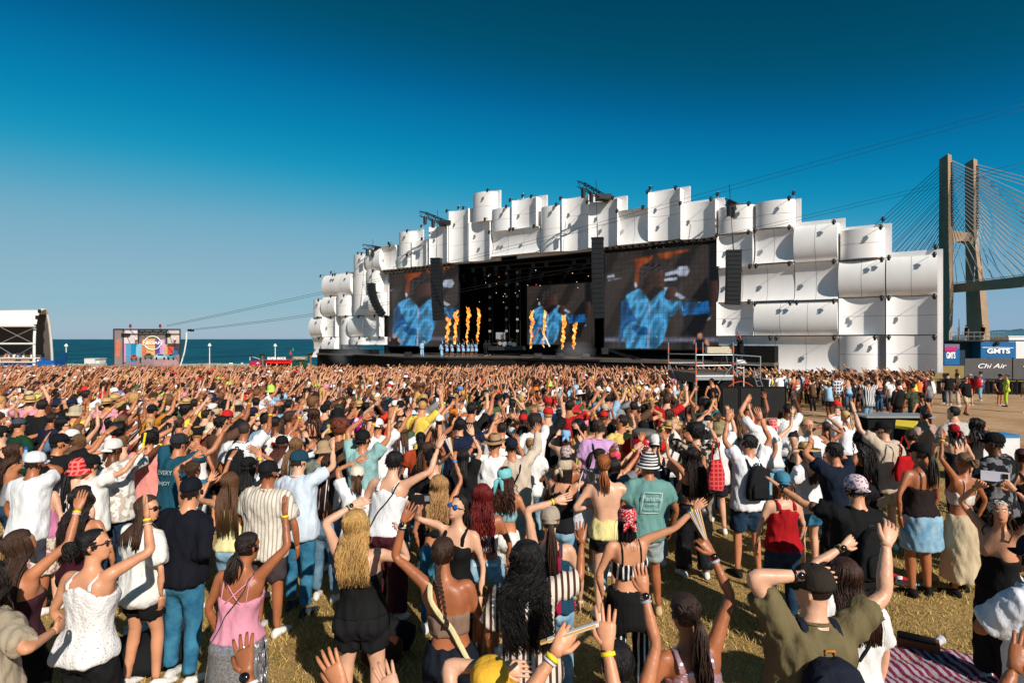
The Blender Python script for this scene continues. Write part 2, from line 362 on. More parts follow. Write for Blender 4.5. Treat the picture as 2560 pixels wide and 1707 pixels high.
# stage house: back wall, ceiling, sides, floor, fascia
uL, _ = fac(968, 700); uR, _ = fac(1800, 700); DECK = CAM_H-1.85-.05
zceil = 8.6
def slab(name, m, u0, u1, z0, z1, o0, o1, parent=stage):
    mb = MB(); A = [fw(u0, z0, o0), fw(u1, z0, o0), fw(u1, z0, o1), fw(u0, z0, o1)]
    if (o1-o0)*(u1-u0) < 0: A = A[::-1]
    return mb.poly(A, (0, 0, z1-z0)).build(name, m, parent)
uLL = fac(835, 800)[0]; uRR = fac(1955, 880)[0]
slab('back_wall', M_blk, uL-1, uR+1, -1.5, 15.5, -15.4, -15)
slab('side_wall', M_blk, uL-.9, uL-.5, -1.5, 12, -15, -.3); slab('side_wall', M_blk, uR+.5, uR+.9, -1.5, 15.5, -15, -.3)
slab('ceiling', M_blk, uL-.5, uR+.5, 12.6, 12.9, -15, -2.2)
slab('stage_floor', M_deck, uL-.5, uR+.5, DECK-.25, DECK, -15, 1.2)
slab('floor_apron', M_deck, uLL, uRR, DECK-.28, DECK-.02, 1.2, 3.0)
slab('fascia', M_blk, uLL, uRR, -1.6, DECK-.27, 1.25, 2.85)
slab('side_block', M_blk, fac(1800, 880)[0]+.2, uRR, DECK+.0, DECK+1.35, 1.35, 2.7)
slab('side_block', M_blk, uLL, fac(968, 870)[0], DECK+.0, DECK+.55, 1.35, 2.6)
# thrust in front of the centre: deck polygon out to the performers
th = [at(835, 880, 84), at(880, 886, 78), at(1010, 890, 66.5), at(1120, 892, 63.5), at(1290, 886, 62.5), at(1500, 884, 57.5)]
back = [fw(fac(1500, 880)[0], 0, 2.9), fw(fac(835, 880)[0], 0, 2.9)]
pts = [(p.x, p.y) for p in th] + [(p.x, p.y) for p in back]
MB().poly([(x, y, DECK-.22) for x, y in pts][::-1], (0, 0, .215)).build('thrust_floor', M_deck, stage)
MB().poly([(x*1.0, y+.12, -1.7) for x, y in pts][::-1], (0, 0, DECK+1.7-.23)).build('thrust_fascia', M_blk, stage)
for i in range(len(th)-1):     # lip rail of steel along the thrust
    MB().bar((th[i].x, th[i].y-.05, DECK-.1), (th[i+1].x, th[i+1].y-.05, DECK-.1), .06, 5).build('deck_lip', M_blkm, stage)
# ceiling lights inside the house: rows of small lamps on trusses
M_lit = mat('lit_lamp', (1, .75, .45), .5, emit=1.6, var=0)
M_litr = mat('lit_red_lamp', (1, .12, .05), .5, emit=2.5, var=0)
for row in range(6):
    oo = -1.5-row*2.3; zz = 12.2-row*.25
    a = fw(uL+6, zz, oo); b2 = fw(uR-12, zz, oo); mb = MB(); mb.bar(a, b2, .07, 5); mb.bar(a-Vector((0, 0, .5)), b2-Vector((0, 0, .5)), .07, 5); mb.build('light_truss', M_blkm, stage)
    for q in np.linspace(.02, .98, 15):
        p = a.lerp(b2, q); 
        if random.random() < .75:
            MB().box(p-Vector((0, 0, .85)), (.4, .35, .5)).build('house_lamp', M_blkm, stage)
        if random.random() < .38:
            MB().piece(ball(p-Vector((random.uniform(-.5, .5), .2, random.uniform(.9, 3.5))), .042, 6, 3)).build('lamp_glow', M_lit if random.random() < .85 else M_litr, stage)
for px in (1172, 1214, 1242):   # floor to ceiling light towers inside
    u, _ = fac(px, 700); mb = MB(); mb.bar(fw(u, DECK, -4), fw(u, 12.5, -4), .06, 4); mb.bar(fw(u+.5, DECK, -4), fw(u+.5, 12.5, -4), .06, 4)
    for z in np.arange(DECK+.6, 12, .7): mb.bar(fw(u, z, -4), fw(u+.5, z+.35, -4), .03, 4)
    mb.build('light_tower', M_blkm, stage)
    for z in np.arange(4, 12, 1.4): MB().box(fw(u+.25, z, -3.75), (.3, .2, .3)).build('tower_lamp', mat('lamp_face', lin((150, 140, 120)), .3), stage)
# truss edge along the top of the opening
for (pa, pb) in [(c5(600, 765), c5(1160, 705)), (c7(10, 585), c7(972, 490))]:
    u0, z0 = fac(*pa); u1, z1 = fac(*pb); mb = MB(); zt = min(z0, z1)
    for dz in (0, -.4): mb.bar(fw(u0, z0+dz, .15), fw(u1, z1+dz, .15), .05, 5)
    N = 34
    for i in range(N):
        q = i/N; q2 = (i+1)/N; A = fw(u0+(u1-u0)*q, z0+(z1-z0)*q-(.4 if i % 2 else 0), .15); A2 = fw(u0+(u1-u0)*q2, z0+(z1-z0)*q2-(0 if i % 2 else .4), .15); mb.bar(A, A2, .03, 4)
        mb.piece(ball(A+Vector((0, -.2, -.25)), .13, 6, 4))
    mb.build('edge_truss', M_blkm, stage)

# ---------------------------------------------------------------- LED screens with the picture they show
S_dark, S_jack, S_jackd, S_skin, S_hair, S_fire, S_white, S_band, S_face = range(9)
SCOL = [(20, 19, 22), (74, 158, 210), (26, 92, 150), (72, 48, 42), (52, 45, 46), (150, 70, 30), (176, 186, 206), (122, 120, 146), (205, 142, 114)]
def vnoise(X, Y, f, seed, oct_=4):
    r_ = np.random.default_rng(seed); o_ = np.zeros_like(X); a_ = 1.
    for k in range(oct_):
        for j in range(3): d_ = r_.normal(0, 1, 2)*f*(1.9**k); o_ += a_*np.sin(X*d_[0]+Y*d_[1]+r_.uniform(0, 6.28)+1.5*np.sin(X*d_[1]*.6+r_.uniform(0, 6)))
        a_ *= .6
    return o_/4
def blur(M, n=1):
    for _ in range(n): M = (M+np.roll(M, 1, 0)+np.roll(M, -1, 0))/3; M = (M+np.roll(M, 1, 1)+np.roll(M, -1, 1))/3
    return M
def raster(pics, sx0, sx1, sy0, sy1, nx, ny):
    """the live picture on a screen as a grid of LED colours (display values)"""
    X, Y = np.meshgrid(np.linspace(sx0, sx1, nx), np.linspace(sy1, sy0, ny)); C = np.ones((ny, nx, 3))*np.array((62, 54, 49))*(1+.25*vnoise(X, Y, .006, 1))[..., None]
    C *= (1-.35*blur(((X+Y*.5) % 330 < 120).astype(float), 6))[..., None]
    for (m_, pts) in pics:
        p_ = np.array(pts, float); ins = np.zeros(X.shape, bool); q = np.roll(p_, -1, 0)
        for (x0, y0), (x1, y1) in zip(p_, q):
            if y0 == y1: continue
            ins ^= ((y0 > Y) != (y1 > Y)) & (X < (x1-x0)*(Y-y0)/(y1-y0)+x0)
        M = blur(ins.astype(float), 3 if m_ in (S_fire, S_band, S_dark) else 1)[..., None]; c = np.ones((ny, nx, 3))*np.array(SCOL[m_], float)
        if m_ in (S_jack, S_jackd):
            rd = 1-np.abs(vnoise(X*1.6+Y*.5, Y*.7, .015, 5, 3)); c = c*(.45+.72*np.clip(rd, 0, 1.2)**1.2)[..., None]; sp_ = (vnoise(X, Y, .11, 9, 3) > .6) & (vnoise(X, Y, .012, 3, 2) > .05); c = np.where(blur(sp_.astype(float))[..., None] > .35, c*.4+np.array((176, 196, 210))*.6, c)
        elif m_ == S_skin: c = c*(.8+.9*np.clip((X-p_[:, 0].mean())/(np.ptp(p_[:, 0])+1)+.1, -.3, .8)*(1+.5*vnoise(X, Y, .02, 4)))[..., None]
        elif m_ == S_hair: c = c*(1+.6*vnoise(X, Y, .09, 6))[..., None]
        elif m_ == S_fire: c = c*(.8+.5*vnoise(X, Y, .02, 7))[..., None]
        else: c = c*(1+.15*vnoise(X, Y, .03, 8))[..., None]
        C = C*(1-M)+c*M
    return np.clip(C, 3, 255)
def led_mat():
    m, n, l, b = node_mat('led_picture'); tc = n.new('ShaderNodeTexCoord'); at_ = n.new('ShaderNodeAttribute'); at_.attribute_name = 'led'
    br = n.new('ShaderNodeTexBrick'); br.offset = 0; br.inputs['Scale'].default_value = 1; br.inputs['Mortar Size'].default_value = .016; br.inputs['Brick Width'].default_value = .5; br.inputs['Row Height'].default_value = .5
    br.inputs['Color1'].default_value = br.inputs['Color2'].default_value = (1, 1, 1, 1); br.inputs['Mortar'].default_value = (.25, .25, .25, 1); br.inputs['Mortar Smooth'].default_value = .3
    sx = n.new('ShaderNodeSeparateXYZ'); cx = n.new('ShaderNodeCombineXYZ'); l.new(tc.outputs['Object'], sx.inputs[0]); mu = n.new('ShaderNodeMath'); mu.operation = 'MULTIPLY'; mu.inputs[1].default_value = 1/FC; l.new(sx.outputs[0], mu.inputs[0])
    l.new(mu.outputs[0], cx.inputs[0]); l.new(sx.outputs[2], cx.inputs[1]); l.new(cx.outputs[0], br.inputs['Vector'])
    mx = n.new('ShaderNodeMix'); mx.data_type = 'RGBA'; mx.blend_type = 'MULTIPLY'; mx.inputs[0].default_value = 1; l.new(at_.outputs['Color'], mx.inputs[6]); l.new(br.outputs[0], mx.inputs[7])
    b.inputs['Base Color'].default_value = (.008, .008, .008, 1); b.inputs['Roughness'].default_value = .6; l.new(mx.outputs[2], b.inputs['Emission Color']); b.inputs['Emission Strength'].default_value = .74; return m
M_led = led_mat()
PIC = [  # polygons in crop-7 pixels of the right screen, back to front: (material, points)
 (S_band, [(15,1318),(975,1318),(975,1352),(15,1352)]), (S_fire, [(300,610),(470,600),(430,660),(370,690),(350,760),(350,860),(318,880),(302,820),(312,700)]),
 (S_fire, [(500,590),(760,570),(750,585),(640,610),(600,640),(520,630)]), (S_white, [(560,760),(655,735),(668,715),(735,712),(756,755),(735,800),(668,795),(655,775),(560,790)]), (S_white, [(550,808),(660,800),(655,828),(550,832)]),
 (S_white, [(65,745),(130,742),(130,770),(65,772)]), (S_white, [(70,788),(195,778),(195,784),(70,797)]), (S_white, [(775,1235),(915,1140),(912,1165),(800,1222)]),
 (S_dark, [(700,1080),(890,815),(905,1130),(830,1330),(720,1270)]), (S_dark, [(903,545),(968,540),(972,850),(903,850)]),
 (S_jackd, [(640,1020),(900,1015),(908,1120),(700,1130)]), (S_skin, [(900,860),(960,850),(972,950),(925,1060),(903,1050)]),
 (S_jack, [(235,930),(340,880),(420,950),(432,1010),(470,930),(560,905),(600,980),(640,1005),(690,1010),(700,1060),(610,1110),(570,1250),(545,1350),(490,1415),(235,1415),(205,1300),(190,1150),(210,1040)]),
 (S_jackd, [(190,1000),(240,960),(262,1050),(330,1170),(270,1180),(215,1230),(185,1360),(165,1410),(175,1250)]), (S_jackd, [(290,1200),(420,1230),(430,1300),(330,1290),(280,1240)]), (S_white, [(425,1010),(436,1010),(430,1415),(412,1415)]),
 (S_skin, [(355,760),(385,690),(470,665),(540,690),(552,760),(548,830),(552,870),(520,905),(490,950),(440,990),(410,960),(360,870)]),
 (S_hair, [(352,770),(350,710),(385,668),(470,652),(545,672),(552,725),(500,735),(430,745),(400,790),(380,850),(360,850)]),
 (S_dark, [(405,950),(470,880),(545,880),(500,940),(440,1000)]),
 (S_white, [(545,885),(580,880),(700,960),(722,980),(690,995),(560,910)]), (S_skin, [(555,960),(580,890),(640,880),(655,930),(610,1000),(570,990)]),
 (S_jack, [(270,1050),(330,1040),(440,1130),(560,1090),(620,1010),(680,1010),(640,1120),(500,1200),(430,1230),(350,1180)]), (S_white, [(302,830),(318,820),(330,850),(318,880),(306,868)]),
]
PIC2 = [(S_dark, [(775,1365),(800,1330),(860,1330),(900,1365),(890,1412),(780,1412)]), (S_face, [(815,1290),(832,1274),(850,1285),(852,1320),(835,1335),(818,1325)]), (S_face, [(780,1380),(785,1335),(800,1330),(800,1360)]), (S_face, [(865,1360),(872,1325),(890,1330),(905,1380),(890,1390)])]
def led_screen(label, pxl, pxr, pyt, pyb, o_, pics, sx0, sx1, sy0, sy1):
    u0, _ = fac_o(pxl, pyt, o_); u1, z1 = fac_o(pxr, pyt, o_); _, z0 = fac_o(pxr, pyb, o_); base = fw((u0+u1)/2, z0, o_)
    t = thing('led_screen', label, 'screen', base)
    A = [fw(u0, z0, o_), fw(u1, z0, o_), fw(u1, z1, o_), fw(u0, z1, o_)]; e = fw(0, 0, -.2)-fw(0, 0, 0)
    MB().poly(A, e).build('screen_cabinet', M_blkm, t)
    fr = .12
    for (ua, ub, za, zb) in [(u0-fr, u0-.005, z0-fr, z1+fr), (u1+.005, u1+fr, z0-fr, z1+fr), (u0, u1, z0-fr, z0-.005), (u0, u1, z1+.005, z1+fr)]:
        MB().poly([fw(ua, za, o_+.03), fw(ub, za, o_+.03), fw(ub, zb, o_+.03), fw(ua, zb, o_+.03)], e).build('screen_frame', M_blkm, t)
    nx_ = int((u1-u0)*16); ny_ = int((z1-z0)*16); C = raster(pics, sx0, sx1, sy0, sy1, nx_, ny_); UU, ZZ = np.meshgrid(np.linspace(u0, u1, nx_), np.linspace(z0, z1, ny_)); o2 = o_+.01
    V = np.stack([UU*FC-o2*FS-base.x, FZ0-FK*UU*FC-o2*FC-base.y, ZZ-base.z], -1).reshape(-1, 3); idx = np.arange(nx_*ny_).reshape(ny_, nx_); Q = np.stack([idx[:-1, :-1], idx[:-1, 1:], idx[1:, 1:], idx[1:, :-1]], -1).reshape(-1, 4)
    me = np_mesh('screen_face', V, Q, np.zeros((0, 3), int)); a_ = me.attributes.new('led', 'FLOAT_COLOR', 'POINT'); L_ = C/255; L_ = np.where(L_ <= .04045, L_/12.92, ((L_+.055)/1.055)**2.4); a_.data.foreach_set('color', np.concatenate([L_, np.ones(L_.shape[:2]+(1,))], -1).astype(np.float32).ravel())
    link_mesh('screen_face', me, M_led, t)
    return t
led_screen('tall LED screen right of the stage opening showing a singer in a blue jacket', 1512, 1796, 608, 874, -.5, PIC+PIC2, 40, 970, 545, 1418)
led_screen('narrow LED screen left of the stage opening showing a singer in blue', 970, 1146, 660, 866, -.5, PIC+[(m, [(x-640, y) for x, y in p]) for m, p in PIC2], 130, 790, 560, 1418)
led_screen('dark LED screen at the back of the stage between the flames', 1318, 1486, 706, 862, -9, [p for p in PIC[7:]], 150, 1010, 600, 1418)

# ---------------------------------------------------------------- hanging speaker columns and roof trusses
M_spk = mat('speaker_black', lin((30, 30, 31)), .6, .3, var=.2, scale=6)
def line_array(label, px, pyt, pyb, wpx, o_, n, bend=0.):
    u, zt = fac_o(px, pyt, o_); _, zb = fac_o(px, pyb, o_); w = wpx/PXF*FZ0/(1+FK*(px-1280)/PXF)
    p0 = fw(u, zt, o_); t = thing('speaker_column', label, 'speaker column', fw(u, zb, o_))
    h = (zt-zb)/n; Mz = Matrix.Rotation(fac_rot*.35, 3, 'Z')
    for i in range(n):
        q = (i+.5)/n; c = p0+Vector((0, 0, -h*(i+.5))); c += Vector((bend*q*q*1.6, bend*q*q*.2, 0)); a = -bend*q*.8
        M = Mz @ Matrix.Rotation(a, 3, 'Y')
        cb = MB().box(c, (w, .9, h*.93), M).build('speaker_box', M_spk, t)
        MB().box(c+M @ Vector((0, -.46, 0)), (w*.86, .03, h*.7), M).build('grille', M_blkm, cb)
    mb = MB(); mb.box(p0+Vector((0, 0, .12)), (w*1.05, 1.0, .16), Mz); mb.bar(p0+Vector((0, 0, .1)), p0+Vector((0, .3, 1.6)), .05, 5); mb.bar(p0+Vector((0, .3, 1.6)), p0+Vector((0, 1.0, 6)), .025, 4); mb.build('hanging_frame', M_blkm, t)
line_array('curved black speaker column hanging at the far left of the facade', 928, 712, 788, 15, 3.2, 10, .9)
line_array('long black speaker column hanging left of the stage opening', 1091, 650, 800, 24, 3.5, 16, .18)
line_array('long black speaker column hanging right of the stage opening', 1494, 600, 796, 27, 3.5, 16, .1)
line_array('black speaker column hanging in front of the white panels at right', 1834, 632, 762, 33, 3.2, 12, -.06)
def roof_truss(label, pa, pb, out):
    u0, z0 = fac_o(*pa, out); u1, z1 = fac(*pb); A = fw(u0, z0, out); Bp = fw(u1, z1, -1.0); t = thing('roof_truss', label, 'truss', A)
    side = Vector((.35, .3, 0)); mb = MB()
    for s in (-1, 1):
        for dz in (0, -.55): mb.bar(A+side*s+Vector((0, 0, dz)), Bp+side*s+Vector((0, 0, dz)), .055, 5)
    N = 10
    for i in range(N):
        q, q2 = i/N, (i+1)/N
        for s in (-1, 1): mb.bar(A.lerp(Bp, q)+side*s+Vector((0, 0, -.55 if i % 2 else 0)), A.lerp(Bp, q2)+side*s+Vector((0, 0, 0 if i % 2 else -.55)), .03, 4)
        mb.bar(A.lerp(Bp, q)-side, A.lerp(Bp, q)+side, .03, 4)
    mb.build('truss_frame', M_blkm, t)
    for q in (.06, .28): mb = MB(); mb.piece(tube(np.array([A.lerp(Bp, q)+Vector((0, 0, -.5)), A.lerp(Bp, q)+Vector((0, 0, -1.4))]), np.array([.22, .2]), 8)); mb.build('chain_hoist', M_blkm, t)
    MB().box(A.lerp(Bp, .62)+Vector((0, 0, -.3)), (1.5, 1.2, .5)).build('motor_box', M_blkm, t)
roof_truss('black truss arm jutting out over the left roofline', c5(440, 562), c5(590, 585), 2.5)
roof_truss('black truss arm with two hoists over the left centre roofline', c5(905, 292), c5(1150, 400), 4)
roof_truss('large black truss arm with hoists over the middle roofline', c6(1020, 48), c6(1270, 195), 5)
roof_truss('short black truss bracket over the right roofline', c7(1045, 190), c7(1160, 240), 3)
# ---------------------------------------------------------------- flames, stage props
def flame_mat():
    m, n, l, b = node_mat('flame'); tc = n.new('ShaderNodeTexCoord')
    nz = n.new('ShaderNodeTexNoise'); nz.inputs['Scale'].default_value = 2.6; nz.inputs['Detail'].default_value = 4; l.new(tc.outputs['Object'], nz.inputs[0])
    r = ramp(n, [(.34, (.7, .1, .01)), (.46, (1, .3, .03)), (.57, (1, .56, .12)), (.7, (1, .84, .45))]); l.new(nz.outputs[0], r.inputs[0])
    l.new(r.outputs[0], b.inputs['Emission Color']); b.inputs['Emission Strength'].default_value = 1.5; b.inputs['Base Color'].default_value = (.1, .02, 0, 1)
    n3 = n.new('ShaderNodeTexNoise'); n3.inputs['Scale'].default_value = 4.5; n3.inputs['Detail'].default_value = 5; l.new(tc.outputs['Object'], n3.inputs[0]); r3 = n.new('ShaderNodeMapRange'); r3.inputs[1].default_value = .4; r3.inputs[2].default_value = .55; l.new(n3.outputs[0], r3.inputs[0]); l.new(r3.outputs[0], b.inputs['Alpha']); return m
M_flame = flame_mat()
def flame(px, pyt, pyb, Y, label, wpx):
    b0 = at(px-2, pyb, Y); t0 = at(px+3, pyt, Y); H = t0.z-b0.z; w = wpx/PXF*Y/2; ps = []; rr = random.Random(int(px)); N = 26
    path = []
    for i in range(N):
        q = i/(N-1); x = b0.x+(t0.x-b0.x)*q+w*.22*math.sin(q*17+px)*(.4+q); y = b0.y+w*.4*math.cos(q*9+px); path.append((x, y, b0.z+H*q))
        rad = w*(.35+.5*q)*(.75+.5*rr.random())*(1 if q < .92 else .6)
        ps.append(ball((x+rr.uniform(-.5, .5)*w*.8, y+rr.uniform(-.4, .4)*w, b0.z+H*q), (rad*.75, rad*.75, rad*1.1), 8, 5))
    ps.append(tube(np.array(path), np.linspace(w*.22, w*.5, N), 8))
    for k in range(5):
        q = rr.uniform(.75, 1); i = int(q*(N-1)); p = np.array(path[i]); s = rr.choice((-1, 1))
        ps.append(tube(np.array([p, p+(s*w*.4, 0, w*.7), p+(s*w*.7, 0, w*1.5)]), np.array([w*.4, w*.22, .01]), 6))
    V, Q, T = merge(ps); V = V+w*.16*np.sin(V*(9/w)*.5+np.roll(V, 1, 1)*(7/w)*.5); me = np_mesh('flame', V-np.array(b0), Q, T)
    tag(link_mesh('flame', me, M_flame, None, True, b0), label, 'flame', 'flame jets on the stage')
for (px, t, b, w, lb) in [(1119,795,858,13,'leftmost of the flame jets, short, above the dancers'),(1139,780,858,14,'second flame jet from the left, above the dancers'),(1169,772,858,12,'tall flame jet third from the left on stage'),(1195,774,858,11,'tall flame jet fourth from the left on stage'),
        (1328,780,870,12,'flame jet left of the white ladder on stage'),(1360,779,866,11,'flame jet passing behind the white ladder peak'),(1408,792,870,14,'flame jet in front of the back screen, right of the ladder'),(1436,808,872,12,'rightmost flame jet on the stage')]:
    flame(px, t, b, 70 if px < 1250 else 66, lb, w)
# A-frame of white boards
M_white = mat('white_paint', lin((224, 222, 216)), .5, .3, var=.06)
t = thing('board_frame', 'white A-shaped frame of boards standing between the flames', 'frame', at(1349, 866, 67))
for a, b2 in (((1328, 866), (1349, 818)), ((1351, 818), (1374, 866))):
    A = at(*a, 67); Bq = at(*b2, 67); MB().box((A+Bq)/2, (.42, .15, (Bq-A).length), (Bq-A).to_track_quat('Z', 'Y').to_matrix()).build('board', M_white, t)
# drum kit and riser, backing musicians gear
t = thing('drum_kit', 'drum kit on a low black riser under the stage roof', 'drum kit', at(1265, 867, 72))
MB().box(at(1267, 870, 72), (4.4, 3, .45)).build('riser', M_blkm, t)
M_drum = mat('drum_shell', lin((170, 172, 178)), .3, .5, metal=.5)
for (px, py, r_, d_) in [(1262, 860, .3, .4), (1250, 858, .22, .3), (1275, 858, .24, .3), (1285, 861, .28, .5)]:
    c = at(px, py, 71); MB().piece(tube(np.array([c-Vector((0, d_/2, 0)), c+Vector((0, d_/2, 0))]), np.array([r_, r_]), 12)).build('drum', M_drum, t)
for (px, py) in [(1244, 850), (1256, 848), (1278, 848), (1292, 850)]:
    c = at(px, py, 71); mb = MB(); mb.piece(tube(np.array([c, c+Vector((0, .02, .03))]), np.array([.26, .05]), 12)); mb.bar(c, c-Vector((0, 0, .9)), .02, 5); mb.build('cymbal', mat('brass', lin((190, 150, 70)), .3, .5, metal=.8), t)
t = thing('keyboard_stand', 'keyboard on a metal stand behind the drum kit', 'keyboard', at(1255, 866, 74)); MB().box(at(1252, 840, 74), (1.2, .5, .9)).build('monitor', M_drum, t); MB().box(at(1256, 858, 74), (2.2, .5, .15)).build('keyboard', M_blkm, t)
mb = MB(); mb.bar(at(1246, 866, 74), at(1262, 858, 74), .03); mb.bar(at(1262, 866, 74), at(1246, 858, 74), .03); mb.build('stand', M_blkm, t)
# floor monitors along the thrust lip
for i, px in enumerate((1345, 1400, 1465, 1020)):
    p = at(px, 880, 61 if px > 1200 else 67); p.z = DECK
    t = thing('floor_monitor', ['black floor monitor left of the ladder base', 'black floor monitor in the middle of the stage lip', 'black floor monitor below the right screen', 'black floor monitor left of the lone singer'][i], 'monitor', p)
    A = [p+Vector((-.4, -.3, 0)), p+Vector((-.4, .3, 0)), p+Vector((-.4, .3, .5)), p+Vector((-.4, -.1, .42))]; MB().poly(A, (.8, 0, 0)).build('cabinet', M_spk, t)
    MB().box(p+Vector((0, -.24, .24)), (.7, .02, .3), Matrix.Rotation(-.45, 3, 'X')).build('grille', M_blkm, t)
# camera crane over the pit
t = thing('camera_crane', 'thin camera crane arm reaching over the front pit', 'crane', at(1600, 905, 56)); mb = MB(); mb.bar(at(1600, 902, 56), at(1515, 874, 58), .09, 5); mb.bar(at(1600, 896, 56), at(1515, 871, 58), .04, 5); mb.build('crane_arm', M_blkm, t); MB().box(at(1512, 877, 58), (.6, .6, .6)).build('crane_head', M_blkm, t); MB().bar(at(1600, 915, 56), at(1600, 896, 56), .15, 6).build('crane_post', M_blkm, t)
# haze of stage smoke: a few soft puffs
def smoke_mat():
    m, n, l, b = node_mat('stage_smoke'); n.remove(b); v = n.new('ShaderNodeVolumePrincipled'); v.inputs['Color'].default_value = (.75, .75, .78, 1)
    tc = n.new('ShaderNodeTexCoord'); g = n.new('ShaderNodeTexGradient'); g.gradient_type = 'SPHERICAL'; l.new(tc.outputs['Object'], g.inputs[0])
    mu = n.new('ShaderNodeMath'); mu.operation = 'MULTIPLY'; mu.inputs[1].default_value = .35; l.new(g.outputs['Fac'], mu.inputs[0]); l.new(mu.outputs[0], v.inputs['Density'])
    l.new(v.outputs[0], n['Material Output'].inputs['Volume']); return m
M_smoke = smoke_mat()
for (px, py, Y, sx, sz) in [(880, 890, 78, 3.2, 1.6), (1440, 878, 60, 2.2, 1.2)]:
    V, Q, T = ball((0, 0, 0), 1, 14, 10); o = link_mesh('stage_smoke', np_mesh('stage_smoke', V, Q, T), M_smoke, None, True, at(px, py, Y)); o.scale = (sx, 1.4, sz)
    tag(o, 'thin grey smoke drifting low over the stage edge', 'smoke', kind='stuff')

# ---------------------------------------------------------------- cable-stayed bridge
M_conc = mat('bridge_concrete', lin((164, 136, 110)), .85, .15, var=.12, scale=.12, bump=.15, bscale=.6)
M_cable = mat('cable_steel', lin((190, 186, 180)), .5, .4, var=0)
M_cabled = mat('dark_cable', lin((40, 44, 50)), .6, .3, var=0)
BY = 480.0
bridge = thing('cable_stayed_bridge', 'tall concrete bridge pylon with fans of stay cables', 'bridge', at(2400, 865, BY))
def pylon(pts, dep, y0, name='pylon_leg'):
    """pts: (xl, xr, y) px bottom to top"""
    rings = []
    for (xl, xr, py) in pts:
        z_ = at(xl, py, y0).z; m_ = (xr-xl)*.3; f_ = lambda x, dy: (at(x, py, y0+dy).x, y0+dy, z_)
        rings.append(np.array([f_(xl, dep*1.5), f_(xr-m_, -1.5), f_(xr, dep*.25), f_(xr-m_*.2, dep*1.6), f_(xl+m_*.5, dep*1.9)]))
    return MB().piece(loft(rings)).build(name, M_conc, bridge)
pylon([(2356, 2378, 905), (2353, 2384, 735), (2348, 2382, 620), (2347, 2382, 600), (2348, 2380, 470), (2348, 2379, 386)], 9, BY)
pylon([(2418, 2484, 905), (2417, 2476, 845), (2414, 2462, 700), (2413, 2448, 610), (2413, 2443, 575), (2412, 2444, 470), (2412, 2443, 398)], 9, BY+26)
A = [at(2380, 576, BY+10), at(2432, 583, BY+10), at(2434, 612, BY+10), at(2424, 604, BY+10), at(2404, 602, BY+10), at(2380, 608, BY+10)]
MB().poly(A, (0, 8, 0)).build('crossbeam', M_conc, bridge)
# deck: from behind the facade out past the frame
D0 = [at(2250, 716, BY+60), at(2370, 712, BY+14), at(2560, 690, BY-40), at(2900, 640, BY-130)]
mb = MB()
for i in range(3):
    a, b2 = D0[i], D0[i+1]; s = Vector((0, 14, 0)); hgt = 6.5
    A = [a, a+s, a+s-Vector((0, 0, hgt)), a-Vector((0, 0, hgt))]; Bq = [b2, b2+s, b2+s-Vector((0, 0, hgt*1.25)), b2-Vector((0, 0, hgt*1.25))]
    mb.add(A+Bq, [(0, 4, 5, 1), (1, 5, 6, 2), (2, 6, 7, 3), (3, 7, 4, 0), (0, 1, 2, 3), (4, 7, 6, 5)])
mb.build('deck', M_conc, bridge); mb = MB()
for i in range(3): mb.bar(D0[i]+Vector((0, 0, 1)), D0[i+1]+Vector((0, 0, 1)), .25, 4)
mb.build('deck_rail', M_cable, bridge)
def dk(px):
    for i in range(3):
        pa = [2250, 2370, 2560, 2900]
        if pa[i] <= px <= pa[i+1]: q = (px-pa[i])/(pa[i+1]-pa[i]); return D0[i].lerp(D0[i+1], q)
    q = (px-2250)/120; return D0[0]+(D0[1]-D0[0])*q
for i in range(22):
    q = i/21; top = at(2380, 402+q*165, BY+4); MB().bar(top, dk(2900-q*505), .34, 4).build('stay_cable', M_cable, bridge)
    top2 = at(2443, 412+q*170, BY+32); MB().bar(top2, dk(2960-q*490)+Vector((0, 12, 0)), .34, 4).build('stay_cable', M_cable, bridge)
    tl = at(2350, 415+q*195, BY+4); lb = at(1990+q*330, 740-q*20, BY+190*(1-q)); MB().bar(tl, lb, .26, 4).build('stay_cable', M_cabled, bridge)
    if i % 2 == 0: MB().bar(at(2412, 430+q*160, BY+32), at(2120+q*250, 736-q*10, BY+200*(1-q)), .22, 4).build('stay_cable', M_cabled, bridge)
for i in range(26):   # anchor teeth down the faces
    MB().box(at(2380, 408+i*6.2, BY+1), (1.4, 1.6, 1.0)).build('cable_anchor', M_blkm, bridge); MB().box(at(2444, 416+i*6.2, BY+27), (1.4, 1.6, 1.0)).build('cable_anchor', M_blkm, bridge)

# ---------------------------------------------------------------- zip-line cables overhead
def zip_line(label, pts):
    P3 = [at(*p) for p in pts]; A = np.array(P3); N = 60; tq = np.linspace(0, 1, len(A)); tt = np.linspace(0, 1, N)
    # smooth interpolation through the sag points
    C = np.stack([np.polyval(np.polyfit(tq, A[:, k], min(3, len(A)-1)), tt) for k in range(3)], 1)
    rad = np.clip(C[:, 1]*.00027, .006, .035)
    V, Q, T = tube(C, rad, 5); o = link_mesh('zip_line_cable', np_mesh('zip_line_cable', V-C[0], Q, T), M_cabled, None, False, C[0]); tag(o, label, 'cable', 'zip-line cables over the crowd')
zip_line('uppermost zip-line cable crossing in front of the facade', [(415, 814, 140), (795, 729, 92), (1200, 640, 60), (1730, 487, 42), (2560, 262, 28)])
zip_line('second zip-line cable just under the uppermost one', [(415, 817, 140), (795, 734, 92), (1200, 648, 60), (1740, 494, 42), (2560, 276, 28)])
zip_line('third zip-line cable, running lower across the panels', [(480, 823, 140), (795, 783, 92), (1200, 712, 62), (1800, 592, 46), (2560, 405, 32)])
